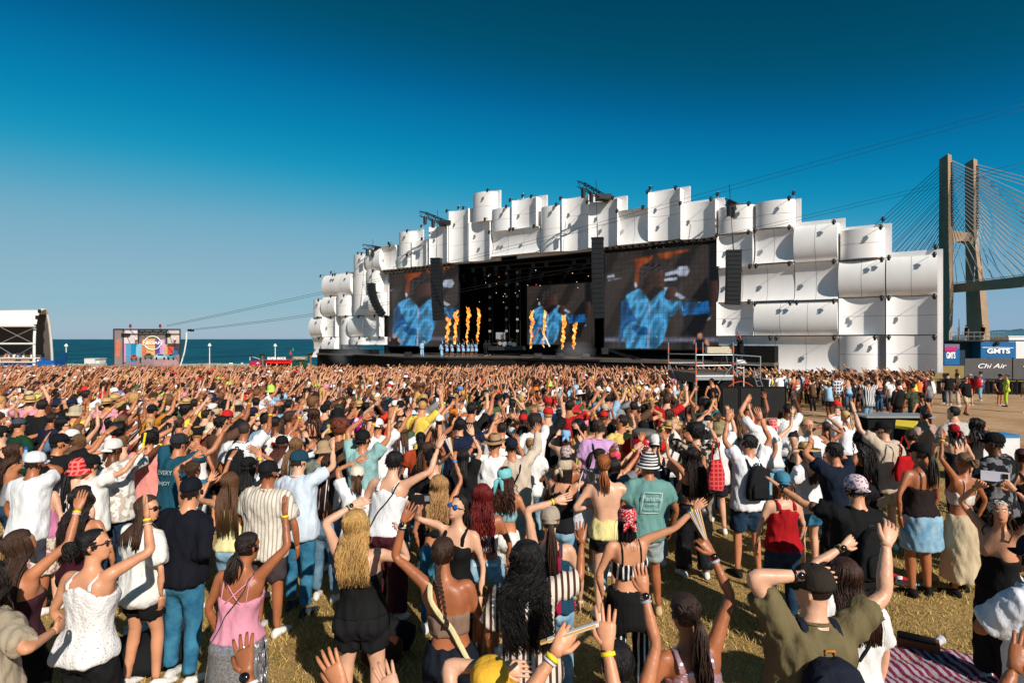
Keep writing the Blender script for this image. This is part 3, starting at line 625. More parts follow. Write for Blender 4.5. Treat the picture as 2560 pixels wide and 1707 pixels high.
zip_line('lowest zip-line cable across the stage opening', [(480, 825, 140), (795, 788, 92), (1200, 718, 62), (1800, 600, 46), (2560, 416, 32)])
t = thing('landing_mast', 'slim curved white mast beside the advertising tower', 'mast', at(450, 918, 143)); MB().path([at(450, 918, 143), at(461, 880, 143), at(466, 850, 143), at(466, 832, 143), at(472, 827, 143), at(478, 826, 143)], .16, 6).build('pole', M_white, t); MB().box(at(474, 825, 143), (.8, .5, .5)).build('pulley', M_blkm, t); MB().box(at(480, 826, 143), (.8, .5, .5)).build('pulley', M_blkm, t)

# ---------------------------------------------------------------- far left: arched tent stand
M_tent = mat('tent_skin', lin((222, 216, 212)), .7, .2, var=.05, scale=.3); M_tentd = mat('tent_back_wall', lin((92, 88, 86)), .9, .1, var=.1)
M_bluep = mat('blue_board', lin((14, 92, 168)), .5, .3, var=.12, scale=.5); M_wood = mat('plywood', lin((176, 132, 86)), .7, .2, var=.15)
TY = 95.0
tent = thing('grandstand_tent', 'arched white grandstand tent at the far left edge', 'tent', at(40, 930, TY))
prof = [(-1, 925), (0, 845), (2, 815), (6, 793), (13, 778), (23, 773.5), (30, 774), (36, 785), (42, 812), (46, 845), (49, 885), (50, 925)]
def tp(i, x):     # profile point i at rib x px: front edge -> over the roof -> back edge (in depth)
    dx, py = prof[i]; q = i/(len(prof)-1); return at(x+dx*.9-(1-q)*0, py, TY+q*9)
ribs = [-420, -260, -105, 86]
for a, b2 in zip(ribs[:-1], ribs[1:]):
    for i0_, i1_, nm, m_ in ((2, 5, 'roof_skin', M_tent), (5, 7, 'roof_skin', M_tent), (7, 11, 'back_wall', M_tentd)):
        mb = MB(); V = []
        for i in range(i0_, i1_+1): V += [tp(i, a), tp(i, b2)]
        mb.add(V, [(2*k, 2*k+1, 2*k+3, 2*k+2) for k in range(i1_-i0_)]); ob = mb.build(nm, m_, tent, True)
        sd = ob.modifiers.new('thick', 'SOLIDIFY'); sd.thickness = .08
for x in ribs:
    mb = MB(); mb.path([tp(i, x) for i in range(len(prof))], .2, 6); mb.build('rib', M_white if x != 86 else M_tent, tent)
    for i in (2, 3, 4): MB().box(tp(i, x)+Vector((.3, -.3, 0)), (.3, .35, .55)).build('roof_lamp', M_blkm, tent)
for py, nm in ((815, 'eave_beam'), (859, 'rail_beam')): MB().bar(at(-420, py, TY+.5), at(88, py, TY+.5), .14, 5).build(nm, M_white, tent)
for (a, b2) in (((0, 817), (82, 858)), ((0, 858), (90, 817)), ((0, 868), (40, 892)), ((40, 890), (88, 862))): MB().bar(at(*a, TY+.6), at(*b2, TY+.6), .06, 4).build('brace', M_steel, tent)
for k, py in enumerate((895, 905, 916)):
    MB().bar(at(-420, py, TY-1-k*.6), at(90+(10 if k == 0 else 0), py, TY-1-k*.6), .1, 5).build('hand_rail', M_white, tent)
    MB().box(at(-160, py+7, TY+2-k), (33, 1.4, .5)).build('seat_deck', M_bluep if k else M_wood, tent)
def poly_px(pts, Y, dep): return MB().poly([at(x, y, Y) for x, y in pts], (0, dep, 0))
blue = thing('blue_hoarding', 'bright blue stepped hoarding beside the tent stand', 'hoarding', at(130, 930, 92))
poly_px([(90, 926), (90, 904), (105, 900), (105, 926)], 93, .3).build('board', M_bluep, blue)
poly_px([(105, 926), (105, 893), (108, 893), (108, 901), (134, 901), (134, 926)], 92, .3).build('board', M_bluep, blue)
poly_px([(134.3, 926), (134.3, 901), (142, 898), (142, 891), (154, 888), (154, 881), (164, 881), (164, 926)], 94, .3).build('board', mat('blue_board_plain', lin((10, 62, 112)), .5, var=.1), blue)
# people and furniture under the tent: a shaded far group
# ---------------------------------------------------------------- advertising tower
AY = 146.0
tw = thing('advertising_tower', 'scaffold tower wrapped in a colourful car advert with a round logo', 'tower', at(367, 922, AY))
def mural_mat(name, c, c2, sc=.25):
    return mat(name, lin(c), .7, .2, var=.25, scale=sc)
M_scaf = mat('scaffold_dark', lin((44, 42, 44)), .6, .3, var=.1)
c3 = lambda x, y: (270+x*.09779, 790+y*.09777)
def mural(pts, col, k, nm='banner_patch'):
    m_ = mat('mural_%d_%d_%d' % col, lin(col), .75, .15, var=.14, scale=.35)
    A = [at(*c3(x, y), AY) + Vector((0, -.02*k, 0)) for x, y in pts]; MB().poly(A, (0, .012, 0)).build(nm, m_, tw)
mural([(145,1310),(145,335),(385,330),(385,1310)], (136,122,124), 0, 'side_banner'); mural([(390,1310),(390,705),(1840,705),(1840,1310)], (150,132,132), 0, 'front_banner')
mural([(775,705),(775,340),(1500,340),(1500,705)], (112,104,102), 0, 'mesh_banner'); mural([(390,700),(390,345),(765,345),(765,700)], (214,200,202), 0, 'open_bay'); mural([(1510,700),(1510,345),(1840,345),(1840,700)], (200,184,180), 0, 'open_bay')
mural([(215,620),(250,590),(290,590),(320,700),(320,950),(290,1040),(220,1040),(205,900)], (204,118,92), 1)
for k, (x0, x1, y0, y1, c) in enumerate([(395,455,705,1200,(214,140,180)),(460,590,705,1190,(80,150,190)),(590,720,705,1180,(28,130,180)),(720,870,705,1100,(130,180,200)),(870,985,590,1010,(204,120,80)),(985,1200,585,1000,(214,166,110)),(1205,1325,610,980,(92,72,140)),(1325,1385,610,980,(190,150,200)),(1385,1450,600,980,(206,160,190)),(1450,1520,720,980,(218,164,120)),(1530,1670,780,980,(206,82,60)),(1675,1790,880,985,(40,110,190))]):
    mural([(x0, y1), (x0, y0), (x1, y0), (x1, y1)], c, 1+k % 2)
mural([(1680,980),(1840,980),(1840,705),(1530,705),(1530,770),(1680,790)], (74,64,66), 1)
mural([(1180,1310),(1180,1090),(1830,1090),(1830,1310)], (170,134,140), 1); mural([(400,1310),(400,1180),(1160,1180),(1160,1310)], (150,120,132), 1)
# the cars of the advert: flat print, body, cabin, wheels
for (x0, x1, y0, c) in [(575,770,985,(176,76,52)),(920,1165,950,(96,88,84)),(1175,1520,960,(150,196,200)),(1510,1725,965,(72,150,160))]:
    w = x1-x0; h = 128
    mural([(x0, y0+h), (x0, y0+h*.5), (x0+w*.12, y0+h*.35), (x0+w*.3, y0), (x0+w*.68, y0), (x0+w*.86, y0+h*.35), (x1, y0+h*.5), (x1, y0+h)], c, 4)
    mural([(x0+w*.24, y0+h*.36), (x0+w*.34, y0+h*.08), (x0+w*.64, y0+h*.08), (x0+w*.76, y0+h*.36)], (40,48,54), 5)
    for q in (.2, .78):
        cx, cy = x0+w*q, y0+h*.95; mural([(cx+24*math.cos(a), cy+36*math.sin(a)) for a in np.linspace(0, 2*np.pi, 12, endpoint=False)][::-1], (34,32,34), 6)
for (x, y0, y1) in [(145,330,1310),(387,320,1310),(770,330,705),(1500,330,705),(1840,335,1310)]: MB().bar(at(*c3(x, y1), AY-.15), at(*c3(x, y0), AY-.15), .16, 5).build('upright', M_scaf, tw)
for (x0, x1, y) in [(145,387,332),(387,1845,338),(390,765,460),(1500,1840,462),(775,1500,400),(775,1500,460)]: MB().bar(at(*c3(x0, y), AY-.2), at(*c3(x1, y), AY-.2), .1, 4).build('ledger', M_scaf, tw)
for (x0, y0, x1, y1) in [(780,345,960,520),(960,345,800,520),(1000,480,1180,345),(1220,480,1400,345),(1480,480,1300,345),(400,345,560,690),(560,345,700,500),(1520,345,1640,690)]: MB().bar(at(*c3(x0, y0), AY-.12), at(*c3(x1, y1), AY-.12), .06, 4).build('brace', M_scaf, tw)
MB().box(at(*c3(455, 470), AY-.4), (1.9, .6, .5)).build('wall_lamp', M_blkm, tw); MB().box(at(*c3(1540, 470), AY-.4), (1.1, .6, .5)).build('wall_lamp', M_blkm, tw)
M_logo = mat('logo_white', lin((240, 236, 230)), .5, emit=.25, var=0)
for sgn in (1, -1):
    cx, cy, rx, ry = 1137, 688, 205, 172; P3 = []
    a0, a1 = R(18), R(162)
    P3.append((cx+rx+30, cy-sgn*56))
    for a in np.linspace(a0, a1, 18): P3.append((cx+rx*math.cos(a), cy-sgn*ry*math.sin(a)))
    P3.append((cx-rx-30, cy-sgn*56))
    MB().path([at(*c3(x, y), AY-.25) for x, y in P3], .105, 5).build('logo_arc', M_logo, tw)
V, F = text_mb('NISSAN', 1.22, .03, .012); pc = at(*c3(1137, 690), AY-.28); wid = max(v[0] for v in V)-min(v[0] for v in V); sc = (490*.09779/PXF*AY)/wid
MB().add([(v[0]*sc+pc.x, v[1]+pc.y, v[2]*.85+pc.z) for v in V], F).build('lettering', M_logo, tw)
for x in (570, 1332):
    MB().bar(at(*c3(x, 335), AY), at(*c3(x, 215), AY), .06, 5).build('beacon_post', M_scaf, tw); MB().piece(tube(np.array([at(*c3(x, 290), AY), at(*c3(x, 210), AY)]), np.array([.28, .25]), 8)).build('beacon', mat('beacon_red', lin((120, 34, 34)), .4), tw)
fp = thing('filming_platform', 'low scaffold filming platform in front of the advert tower', 'platform', at(335, 922, 138))
MB().box(at(335, 912, 138), (8.2, 2, .2)).build('deck', M_steel, fp)
for x in (290, 316, 344, 367, 383): MB().bar(at(x, 925, 137), at(x, 892, 137), .07, 5).build('post', M_steel, fp)
for py in (893, 899, 904): MB().bar(at(290, py, 137), at(384, py, 137), .05, 5).build('rail', M_steel, fp)

# ---------------------------------------------------------------- shore line: lamp posts, cabins, kiosk, buoys, palms
def lamp_post(px, pyt, Y, label):
    b0 = at(px, 925, Y); b0.z = gz(b0.x, Y); t0 = at(px, pyt, Y); t = thing('lamp_post', label, 'lamp post', b0)
    MB().bar(b0, t0, .14, 6, .1).build('pole', M_white, t); mb = MB(); mb.piece(tube(np.array([t0, t0+Vector((0, 0, .3)), t0+Vector((0, 0, .7))]), np.array([.42, .38, .1]), 10)); mb.build('lamp_head', M_white, t)
lamp_post(165.5, 866, 150, 'white lamp post right of the blue hoarding'); lamp_post(524, 865, 150, 'white lamp post between tower and red kiosk'); lamp_post(688, 866, 150, 'white lamp post behind the red kiosk lettering')
M_cab = mat('cabin_white', lin((216, 214, 214)), .6, var=.05)
t = thing('site_cabin', 'white flat-roofed site cabin left of the advert tower', 'cabin', at(238, 915, 170)); MB().box(at(233, 903.5, 170), (2.9*1.0, 3, 1.7)).build('cabin_body', M_cab, t); MB().box(at(251, 903.5, 170)+Vector((0, .3, 0)), (.95, 2.6, 1.6)).build('cabin_side', M_board, t); MB().box(at(239, 896, 170), (4.3, 3.2, .12)).build('roof', M_white, t)
fen = thing('shore_fence', 'long pale green site fence along the shore', 'fence', at(400, 916, 160))
M_fen = mat('fence_green', lin((150, 158, 140)), .8, var=.2, scale=.2)
for k in range(30):
    x0, x1 = 165+k*20.5, 165+(k+1)*20.5-1
    if 275 < (x0+x1)/2 < 455: continue
    poly_px([(x0, 924), (x0, 908.5+.8*math.sin(k)), (x1, 908.5+.8*math.sin(k)), (x1, 924)], 162, .1).build('fence_panel', M_fen, fen)
for px in (577, 605):
    t = thing('notice_board', 'small white notice board on the shore fence, %s one' % ('larger left' if px == 577 else 'smaller right'), 'sign', at(px, 912, 159)); poly_px([(px-4 if px == 577 else px-2.5, 910), (px-4 if px == 577 else px-2.5, 906.5), (px+5 if px == 577 else px+2.5, 906.5), (px+5 if px == 577 else px+2.5, 910)], 159, .1).build('board', M_white, t); MB().bar(at(px, 920, 159.2), at(px, 908, 159.2), .06, 4).build('post', M_steel, t)
KY = 120.0
k_ = thing('drinks_kiosk', 'red kiosk bar with white rooftop lettering', 'kiosk', at(695, 922, KY))
M_red = mat('kiosk_red', lin((214, 22, 22)), .5, .3, var=.1); M_green = mat('kiosk_green', lin((18, 66, 52)), .6)
poly_px([(662, 908.5), (662, 900), (730, 900), (730, 908.5)], KY, 3).build('fascia', M_red, k_); poly_px([(659, 924), (659, 909), (731, 909), (731, 924)], KY+.6, 2).build('counter', M_blk, k_); MB().box(at(695, 899.5, KY+1.4), (5.8, 3.2, .12)).build('roof', M_red, k_)
for x in (666, 692, 728): MB().bar(at(x, 924, KY-.1), at(x, 908.5, KY-.1), .08, 5).build('post', M_white, k_)
V, F = text_mb('SUPER BOCK', .62, .04, .02); wid = max(v[0] for v in V)-min(v[0] for v in V); sc = 47/PXF*KY/wid; pc = at(692, 896, KY-.1)
MB().add([(v[0]*sc+pc.x, v[1]+pc.y, v[2]*1.05+pc.z) for v in V], F).build('lettering', M_logo, k_)
t = thing('promo_booth', 'dark green booth with a magenta front and white arrow', 'booth', at(640, 924, 118)); poly_px([(624, 924), (624, 901.5), (656, 901.5), (656, 924)], 118.2, 2.5).build('booth_body', M_green, t); poly_px([(626, 914), (626, 902.5), (651, 902.5), (651, 914)], 118, .1).build('front_panel', mat('magenta', lin((190, 24, 104)), .6), t); poly_px([(640, 909), (644, 905), (648.5, 909)], 117.8, .1).build('arrow', M_white, t); poly_px([(625, 921), (625, 909), (640, 909), (644, 914), (650, 921)], 117.9, .08).build('flower_print', M_red, t); MB().bar(at(625, 901, 118.5), at(625, 892, 118.5), .1, 5).build('post', M_white, t); MB().bar(at(632, 892, 118.5), at(650, 898, 118.5), .05, 4).build('rope', M_white, t)
t = thing('bar_sign', 'grey-brown sign board reading motao beside the kiosk', 'sign', at(750, 915, 116)); poly_px([(730, 900), (730, 890.5), (768, 890), (768, 900)], 116, .3).build('board', mat('sign_taupe', lin((118, 106, 94)), .7), t); V, F = text_mb('MOTAO', .62, .03, .01); wid = max(v[0] for v in V)-min(v[0] for v in V); sc = 27/PXF*116/wid; pc = at(749, 895.5, 115.8); MB().add([(v[0]*sc+pc.x, v[1]+pc.y, v[2]*.9+pc.z) for v in V], F).build('lettering', M_white, t); poly_px([(730, 922), (730, 900.5), (768, 900.5), (768, 922)], 116.2, .3).build('bar_front', M_green, t)
for (px, pyt, pyb, col, nm) in [(726.5, 876, 886.5, (206, 40, 34), 'red channel buoy on the water right of the kiosk'), (732.5, 868.5, 877, (24, 140, 92), 'green channel buoy on the water beyond the red one'), (786.5, 851.5, 856, (60, 66, 72), 'small dark buoy on the water beside the facade')]:
    Y = (CAM_H-SEA)*PXF/(pyb-848); b0 = at(px, pyb, Y); h = (pyb-pyt)/PXF*Y; t = thing('channel_buoy', nm, 'buoy', b0); m_ = mat('buoy_%d' % col[0], lin(col), .5)
    MB().piece(tube(np.array([b0, b0+Vector((0, 0, h*.22)), b0+Vector((0, 0, h*.3))]), np.array([h*.36, h*.36, h*.2]), 10)).build('float', m_, t); MB().piece(tube(np.array([b0+Vector((0, 0, h*.28)), b0+Vector((0, 0, h*.85))]), np.array([h*.22, h*.09]), 8)).build('tower', m_, t); MB().piece(ball(b0+Vector((0, 0, h*.92)), h*.1, 8, 5)).build('top_mark', m_, t)
# palms: trunk and drooping fronds of many leaflets
M_palm = mat('palm_leaf', lin((62, 74, 40)), .7, .3, var=.3, scale=2); M_trunk = mat('palm_trunk', lin((128, 104, 80)), .9, var=.25, scale=3)
def palm(px, pyc, Y, rpx, label, seed, dry=False):
    rr = random.Random(seed); c = at(px, pyc, Y); g = Vector((c.x-.1, Y, gz(c.x, Y))); t = thing('palm_tree', label, 'palm tree', g)
    MB().path([g, g.lerp(c, .5)+Vector((.12, 0, 0)), c], np.array([.24, .17, .15]), 8).build('trunk', M_trunk, t)
    L = rpx/PXF*Y; V = []; F = []
    for k in range(22):
        az = rr.uniform(0, 6.28); el = rr.uniform(.1, 1.25); ln = L*rr.uniform(.75, 1.1); d = Vector((math.cos(az)*math.cos(el), math.sin(az)*math.cos(el), math.sin(el))); prev = None
        for j in range(12):
            q = j/11; p = c+d*ln*q+Vector((0, 0, -ln*.75*q*q)); side = d.cross(Vector((0, 0, 1))).normalized()
            for s in (-1, 1):
                lw = ln*.3*(1-abs(q-.4))*rr.uniform(.7, 1.1); tip = p+side*s*lw+Vector((0, 0, -lw*.6))+d*lw*.5; w = d*ln*.035; n0 = len(V)
                V += [p-w, p+w, tip]; F.append((n0, n0+1, n0+2))
    MB().add(V, F).build('crown', M_palm, t)
palm(656, 888, 112, 15, 'windblown palm tree in front of the kiosk left end', 1); palm(776, 886, 104, 17, 'dark palm tree against the left end of the facade', 2); palm(751, 903, 108, 14, 'low palm with drooping fronds under the bar sign', 3)

# ---------------------------------------------------------------- right: production truck, cabins, barriers
M_tblue = mat('truck_blue', lin((16, 92, 150)), .4, .4, var=.06); M_tdark = mat('truck_inside', lin((16, 46, 70)), .6)
TY2 = 62.0
t = thing('broadcast_truck', 'blue broadcast truck with white lettering and a railed roof deck', 'truck', at(2455, 915, TY2))
poly_px([(2452, 912), (2452, 855), (2540, 854), (2540, 912)], TY2, 2.6).build('body', M_tblue, t); poly_px([(2362, 912), (2362, 853.5), (2451.5, 853.5), (2451.5, 912)], TY2+1.2, 1.5).build('side_bay', M_tdark, t)
MB().box(at(2450, 851.5, TY2+1.3), (7.6, 2.7, .15)).build('roof_deck', M_blkm, t); poly_px([(2361, 912), (2361, 859), (2399, 860), (2399, 912)], TY2-.3, .12).build('open_door', M_tblue, t)
for k in range(7): poly_px([(2362, 861+k*1.6), (2362, 861.7+k*1.6), (2398, 861.7+k*1.6), (2398, 861+k*1.6)], TY2-.34, .03).build('door_stripe', mat('stripe_grey', lin((150, 150, 160)), .5), t)
poly_px([(2362, 877), (2362, 868), (2396, 866), (2388, 878)], TY2-.38, .03).build('door_print', mat('magenta', lin((190, 24, 104)), .6), t)
poly_px([(2456, 869), (2456, 867.8), (2534, 868.8), (2534, 870)], TY2-.05, .04).build('trim_line', M_logo, t)
V, F = text_mb('GMTS', 1.2, .03, .03); wid = max(v[0] for v in V)-min(v[0] for v in V); sc = 57/PXF*TY2/wid; pc = at(2496, 878, TY2-.06); hh = max(v[2] for v in V)-min(v[2] for v in V); sz = 12/PXF*TY2/hh
MB().add([(v[0]*sc+pc.x, v[1]+pc.y, v[2]*sz+pc.z) for v in V], F).build('lettering', M_logo, t)
V, F = text_mb('GMTS', 1.2, .02, .02); wid = max(v[0] for v in V)-min(v[0] for v in V); sc = 22/PXF*TY2/wid; pc = at(2377, 889, TY2-.36); MB().add([(v[0]*sc+pc.x, v[1]+pc.y, v[2]*.75+pc.z) for v in V], F).build('door_lettering', M_logo, t)
for py in (830.5, 841): MB().bar(at(2376, py, TY2+.2), at(2510, py, TY2+.2), .035, 5).build('deck_rail', M_steel, t)
for x in (2376, 2390, 2407, 2421, 2435, 2450, 2465, 2480, 2495, 2510): MB().bar(at(x, 851, TY2+.2), at(x, 830, TY2+.2), .03, 5).build('rail_post', M_steel, t)
MB().piece(ball(at(2493, 859, TY2-.2), .22, 8, 5)).build('work_lamp', M_blkm, t)
t = thing('long_cabin', 'long white cabin behind the broadcast truck', 'cabin', at(2560, 900, 75)); MB().box(at(2610, 864, 77), (11.5, 3, 2.2)).build('cabin_body', M_cab, t); MB().box(at(2600, 889, 76), (9, 3, 3.2)).build('cabin_body', M_cab, t); MB().box(at(2610, 841, 77), (11.8, 3.2, .12)).build('roof', M_white, t)
BYs = 47.0
for i, (x0, x1) in enumerate([(2412, 2530), (2533, 2680)]):
    t = thing('banner_barrier', ['grey mesh barrier banner with white script in front of the truck', 'grey mesh barrier banner at the right edge of the picture'][i], 'barrier', at((x0+x1)/2, 950, BYs))
    poly_px([(x0, 949), (x0, 896), (x1, 895), (x1, 949)], BYs, .05).build('mesh_banner', mat('banner_grey', lin((84, 82, 82)), .85, var=.1, scale=3), t)
    for x in (x0, (x0+x1)/2, x1): MB().bar(at(x, 951, BYs+.2), at(x, 894, BYs+.2), .04, 5).build('post', M_blkm, t)
    V, F = text_mb('Chi Air' if i == 0 else 'Chi', .5, .005); pc = at(2480 if i == 0 else 2575, 915, BYs-.05); MB().add([(v[0]*1.5+pc.x+v[2]*.5, v[1]+pc.y, v[2]+pc.z) for v in V], F).build('script_lettering', M_logo, t)
for i in range(12):
    x0 = 2350+i*24; Y = 43.0
    t = thing('crowd_barrier', 'black crowd barrier, %s in the line below the truck' % ['first', 'second', 'third', 'fourth', 'fifth', 'sixth', 'seventh', 'eighth', 'ninth', 'tenth', 'eleventh', 'twelfth'][i], 'barrier', at(x0+12, 952, Y), 'black barriers in front of the truck')
    b0 = at(x0, 950, Y); w = 23.5/PXF*Y; z0 = gz(b0.x, Y); mb = MB(); mb.bar((b0.x, Y, z0+.1), (b0.x+w, Y, z0+.1), .03, 5); mb.bar((b0.x, Y, z0+1.1), (b0.x+w, Y, z0+1.1), .03, 5); mb.bar((b0.x+.02, Y, z0), (b0.x+.02, Y, z0+1.1), .03, 5); mb.bar((b0.x+w-.02, Y, z0), (b0.x+w-.02, Y, z0+1.1), .03, 5); mb.build('frame', M_blkm, t)
    for k in range(6): MB().bar((b0.x+w*(k+.5)/6, Y, z0+.1), (b0.x+w*(k+.5)/6, Y, z0+1.1), .012, 4).build('bar', M_blkm, t)
    MB().box((b0.x+w/2, Y+.35, z0+.5), (w*.95, .02, .9)).build('infill_sheet', M_blk, t)
t = thing('bare_pole_mast', 'thin bare mast rising behind the truck deck', 'mast', at(2397, 860, 90)); MB().path([at(2397, 860, 90), at(2398, 830, 90), at(2397.5, 797, 90)], np.array([.16, .1, .05]), 5).build('pole', M_trunk, t); MB().bar(at(2397, 845, 90), at(2394, 818, 90), .05, 4).build('spur', M_trunk, t)

# ---------------------------------------------------------------- camera scaffold in the crowd
SY = 28.0
sc_ = thing('camera_scaffold', 'steel camera scaffold with orange couplers standing in the crowd', 'scaffold', (10.0, SY, gz(10, SY)))
c9 = lambda x, y: (1640+x*.15306, 830+y*.1531)
def s9(x, y, Y): return at(*c9(x, y), Y)
for (x, yt, Y) in [(203, 165, 31), (652, 170, 27.5), (765, 165, 31.5), (1260, 170, 27.5)]:
    p = s9(x, yt, Y); g = gz(p.x, Y); MB().bar((p.x, Y, g), p, .03, 7).build('standard', M_steel, sc_)
    for yy in (285, 525 if x > 300 else 480, 660, 790): q = s9(x, yy, Y); MB().bar((q.x, Y, q.z-.09), (q.x, Y, q.z+.09), .042, 7).build('coupler', M_orange, sc_)
for (a, b2) in [((203,355,31),(652,362,27.5)),((652,372,27.5),(1270,372,27.5)),((765,345,31.5),(1260,350,30.5)),((203,500,31),(765,500,31.5)),((652,548,27.5),(1270,542,27.5)),((203,515,31),(652,548,27.5)),((652,715,27.5),(1270,712,27.5)),((1260,535,27.5),(1010,835,27.5)),((203,505,31),(350,800,29.5)),((1260,372,27.4),(1705,400,28.5)),((1260,520,27.4),(1705,545,28.5))]:
    MB().bar(s9(*a), s9(*b2), .027, 7).build('scaffold_tube', M_steel, sc_)
A = [s9(205, 612, 31), s9(765, 604, 31.5), s9(1255, 625, 30.8), s9(1255, 648, 27.6), s9(655, 648, 27.6)]; zz = 1.35
MB().poly([(p.x, p.y, zz) for p in A][::-1], (0, 0, .08)).build('platform_deck', M_deck, sc_)
a, b2 = s9(205, 620, 31), s9(650, 660, 27.55); MB().poly([(a.x, 31.0, zz-.35), (b2.x, 27.55, zz-.35), (b2.x, 27.55, zz-.005), (a.x, 31.0, zz-.005)], (.03, .03, 0)).build('side_board', M_deck, sc_)
a, b2 = s9(660, 660, 27.5), s9(1250, 660, 27.5); MB().box(((a.x+b2.x)/2, 27.5, zz-.12), (b2.x-a.x, .04, .2)).build('toe_board', M_steel, sc_)
dx0, dx1 = s9(800, 700, 29).x, s9(1730, 700, 29).x; MB().box(((dx0+dx1)/2, 29.2, (zz-.2+gz(10, 29))/2), (dx1-dx0, 2.0, zz-.3-gz(10, 29))).build('drape', M_blk, sc_)
p = s9(1705, 395, 28.5); MB().bar((p.x, 28.5, gz(p.x, 28.5)), p, .03, 6).build('standard', M_steel, sc_)
for x in (1318, 1432): p = s9(x, 560 if x > 1400 else 420, 27.8); MB().bar((p.x, 27.8, gz(p.x, 27.8) if x > 1400 else zz), p, .028, 6).build('standard', M_white if x > 1400 else M_steel, sc_)
MB().bar(s9(1318, 575, 27.8), s9(1432, 590, 27.8), .027, 6).build('scaffold_tube', M_white, sc_)
MB().box(s9(1385, 498, 28.2), (.4, .38, .04)).build('seat_board', M_white, sc_); MB().box(s9(1385, 480, 28.4), (.4, .04, .16)).build('seat_back', M_white, sc_)
t = thing('broadcast_camera', 'big cream broadcast camera with long lens on the scaffold', 'camera', s9(1090, 600, 29)); M_cream = mat('camera_cream', lin((196, 184, 158)), .45, .4, var=.08)
MB().box(s9(980, 292, 29), (.95, .36, .3)).build('lens_box', M_cream, t); MB().box(s9(1145, 290, 29), (.55, .34, .34)).build('camera_body', M_cream, t); MB().box(s9(1180, 235, 29), (.55, .2, .1), Matrix.Rotation(-.35, 3, 'Y')).build('viewfinder', M_blkm, t); MB().bar(s9(1210, 300, 29), s9(1260, 300, 28.9), .02).build('pan_handle', M_blkm, t)
mb = MB(); hd = s9(1130, 335, 29)
for dx, dy in ((-.45, .1), (.4, .25), (.05, -.45)): mb.bar(hd, (hd.x+dx, hd.y+dy, zz+.08), .03, 6)
mb.build('tripod', M_blkm, t)
t = thing('aluminium_ladder', 'aluminium ladder leaning on the back of the camera scaffold', 'ladder', s9(1700, 990, 27))
for a, b2 in (((1580, 635, 27.8), (1690, 995, 26.6)), ((1650, 620, 27.8), (1745, 890, 26.9))): MB().bar(s9(*a), s9(*b2), .03, 5).build('rail', M_steel, t)
for y in (640, 715, 800, 885): q = (y-640)/360; MB().bar(s9(1582+q*110, y, 27.8-q*1.2), s9(1652+q*95, y-5, 27.8-q*1.2), .02, 5).build('rung', M_steel, t)
M_blkp = mat('black_panel', lin((22, 22, 23)), .6, .25, var=.35, scale=1.6)
for i, (x0, x1) in enumerate([(1075, 1365), (1370, 1735), (1740, 2130)]):
    Y = 26.2; a = s9(x0, 895, Y); b2 = s9(x1, 895, Y); g = min(gz(a.x, Y), gz(b2.x, Y)); w = b2.x-a.x
    t = thing('black_fence_panel', ['black fence panel left of the white post', 'black fence panel with a pale scuff right of the white post', 'rust-streaked black fence panel at the right end'][i], 'fence', ((a.x+b2.x)/2, Y, g))
    MB().box(((a.x+b2.x)/2, Y, (g+a.z)/2), (w, .04, a.z-g)).build('sheet', M_blkp, t)
    for x in (a.x+.03, b2.x-.03): MB().bar((x, Y-.04, g), (x, Y-.04, a.z+.03), .025, 5).build('post', M_blkm, t)
    MB().bar((a.x, Y-.04, a.z), (b2.x, Y-.04, a.z), .025, 5).build('top_rail', M_blkm, t)
t = thing('bent_hose', 'thin orange hose arching in front of the scaffold drape', 'hose', s9(1380, 900, 26.5)); P3 = [s9(1170+430*q, 900-95*math.sin(math.pi*q), 26.6) for q in np.linspace(0, 1, 14)]; MB().path(P3, .018, 5).build('hose_tube', M_orange, t)

# ---------------------------------------------------------------- sign-topped stand on the path at right
t = thing('yellow_counter', 'low stand with a bright yellow sloping top on the dirt path', 'stand', (8.2, 11.9, 0))
M_yel = mat('yellow_board', lin((236, 206, 30)), .5, .3, var=.08)
def c10(x, y): return (2220+x*.07653, 1020+y*.07651)
A = [at(*c10(230, 600), 11.6), at(*c10(800, 690), 11.3), at(*c10(980, 500), 12.4), at(*c10(260, 480), 12.6)]
zc = sum(p.z for p in A)/4; A = [Vector((p.x, p.y, zc)) for p in A]
MB().poly(A, (0, 0, .03)).build('top_board', M_yel, t); MB().poly([p*1.0-Vector((0, -.05, zc)) for p in A], (0, 0, zc-.04)).build('stand_body', M_blk, t)
t2 = thing('grey_counter', 'grey-topped stand just behind the yellow one', 'stand', (9.2, 13.2, 0)); MB().box((8.5, 13.4, zc+.02), (1.5, .6, .04)).build('top_board', M_steel, t2); MB().box((8.5, 13.4, zc/2), (1.4, .5, zc-.05)).build('stand_body', M_blk, t2)
t3 = thing('blue_counter', 'blue and white topped stand right of the yellow one', 'stand', (10.5, 12.3, 0)); MB().box((10.1, 12.6, zc-.28), (.8, .5, .04)).build('top_board', mat('blue_top', lin((60, 130, 180)), .5), t3); MB().box((10.1, 12.6, zc/2-.15), (.75, .45, zc-.3)).build('stand_body', M_cab, t3)
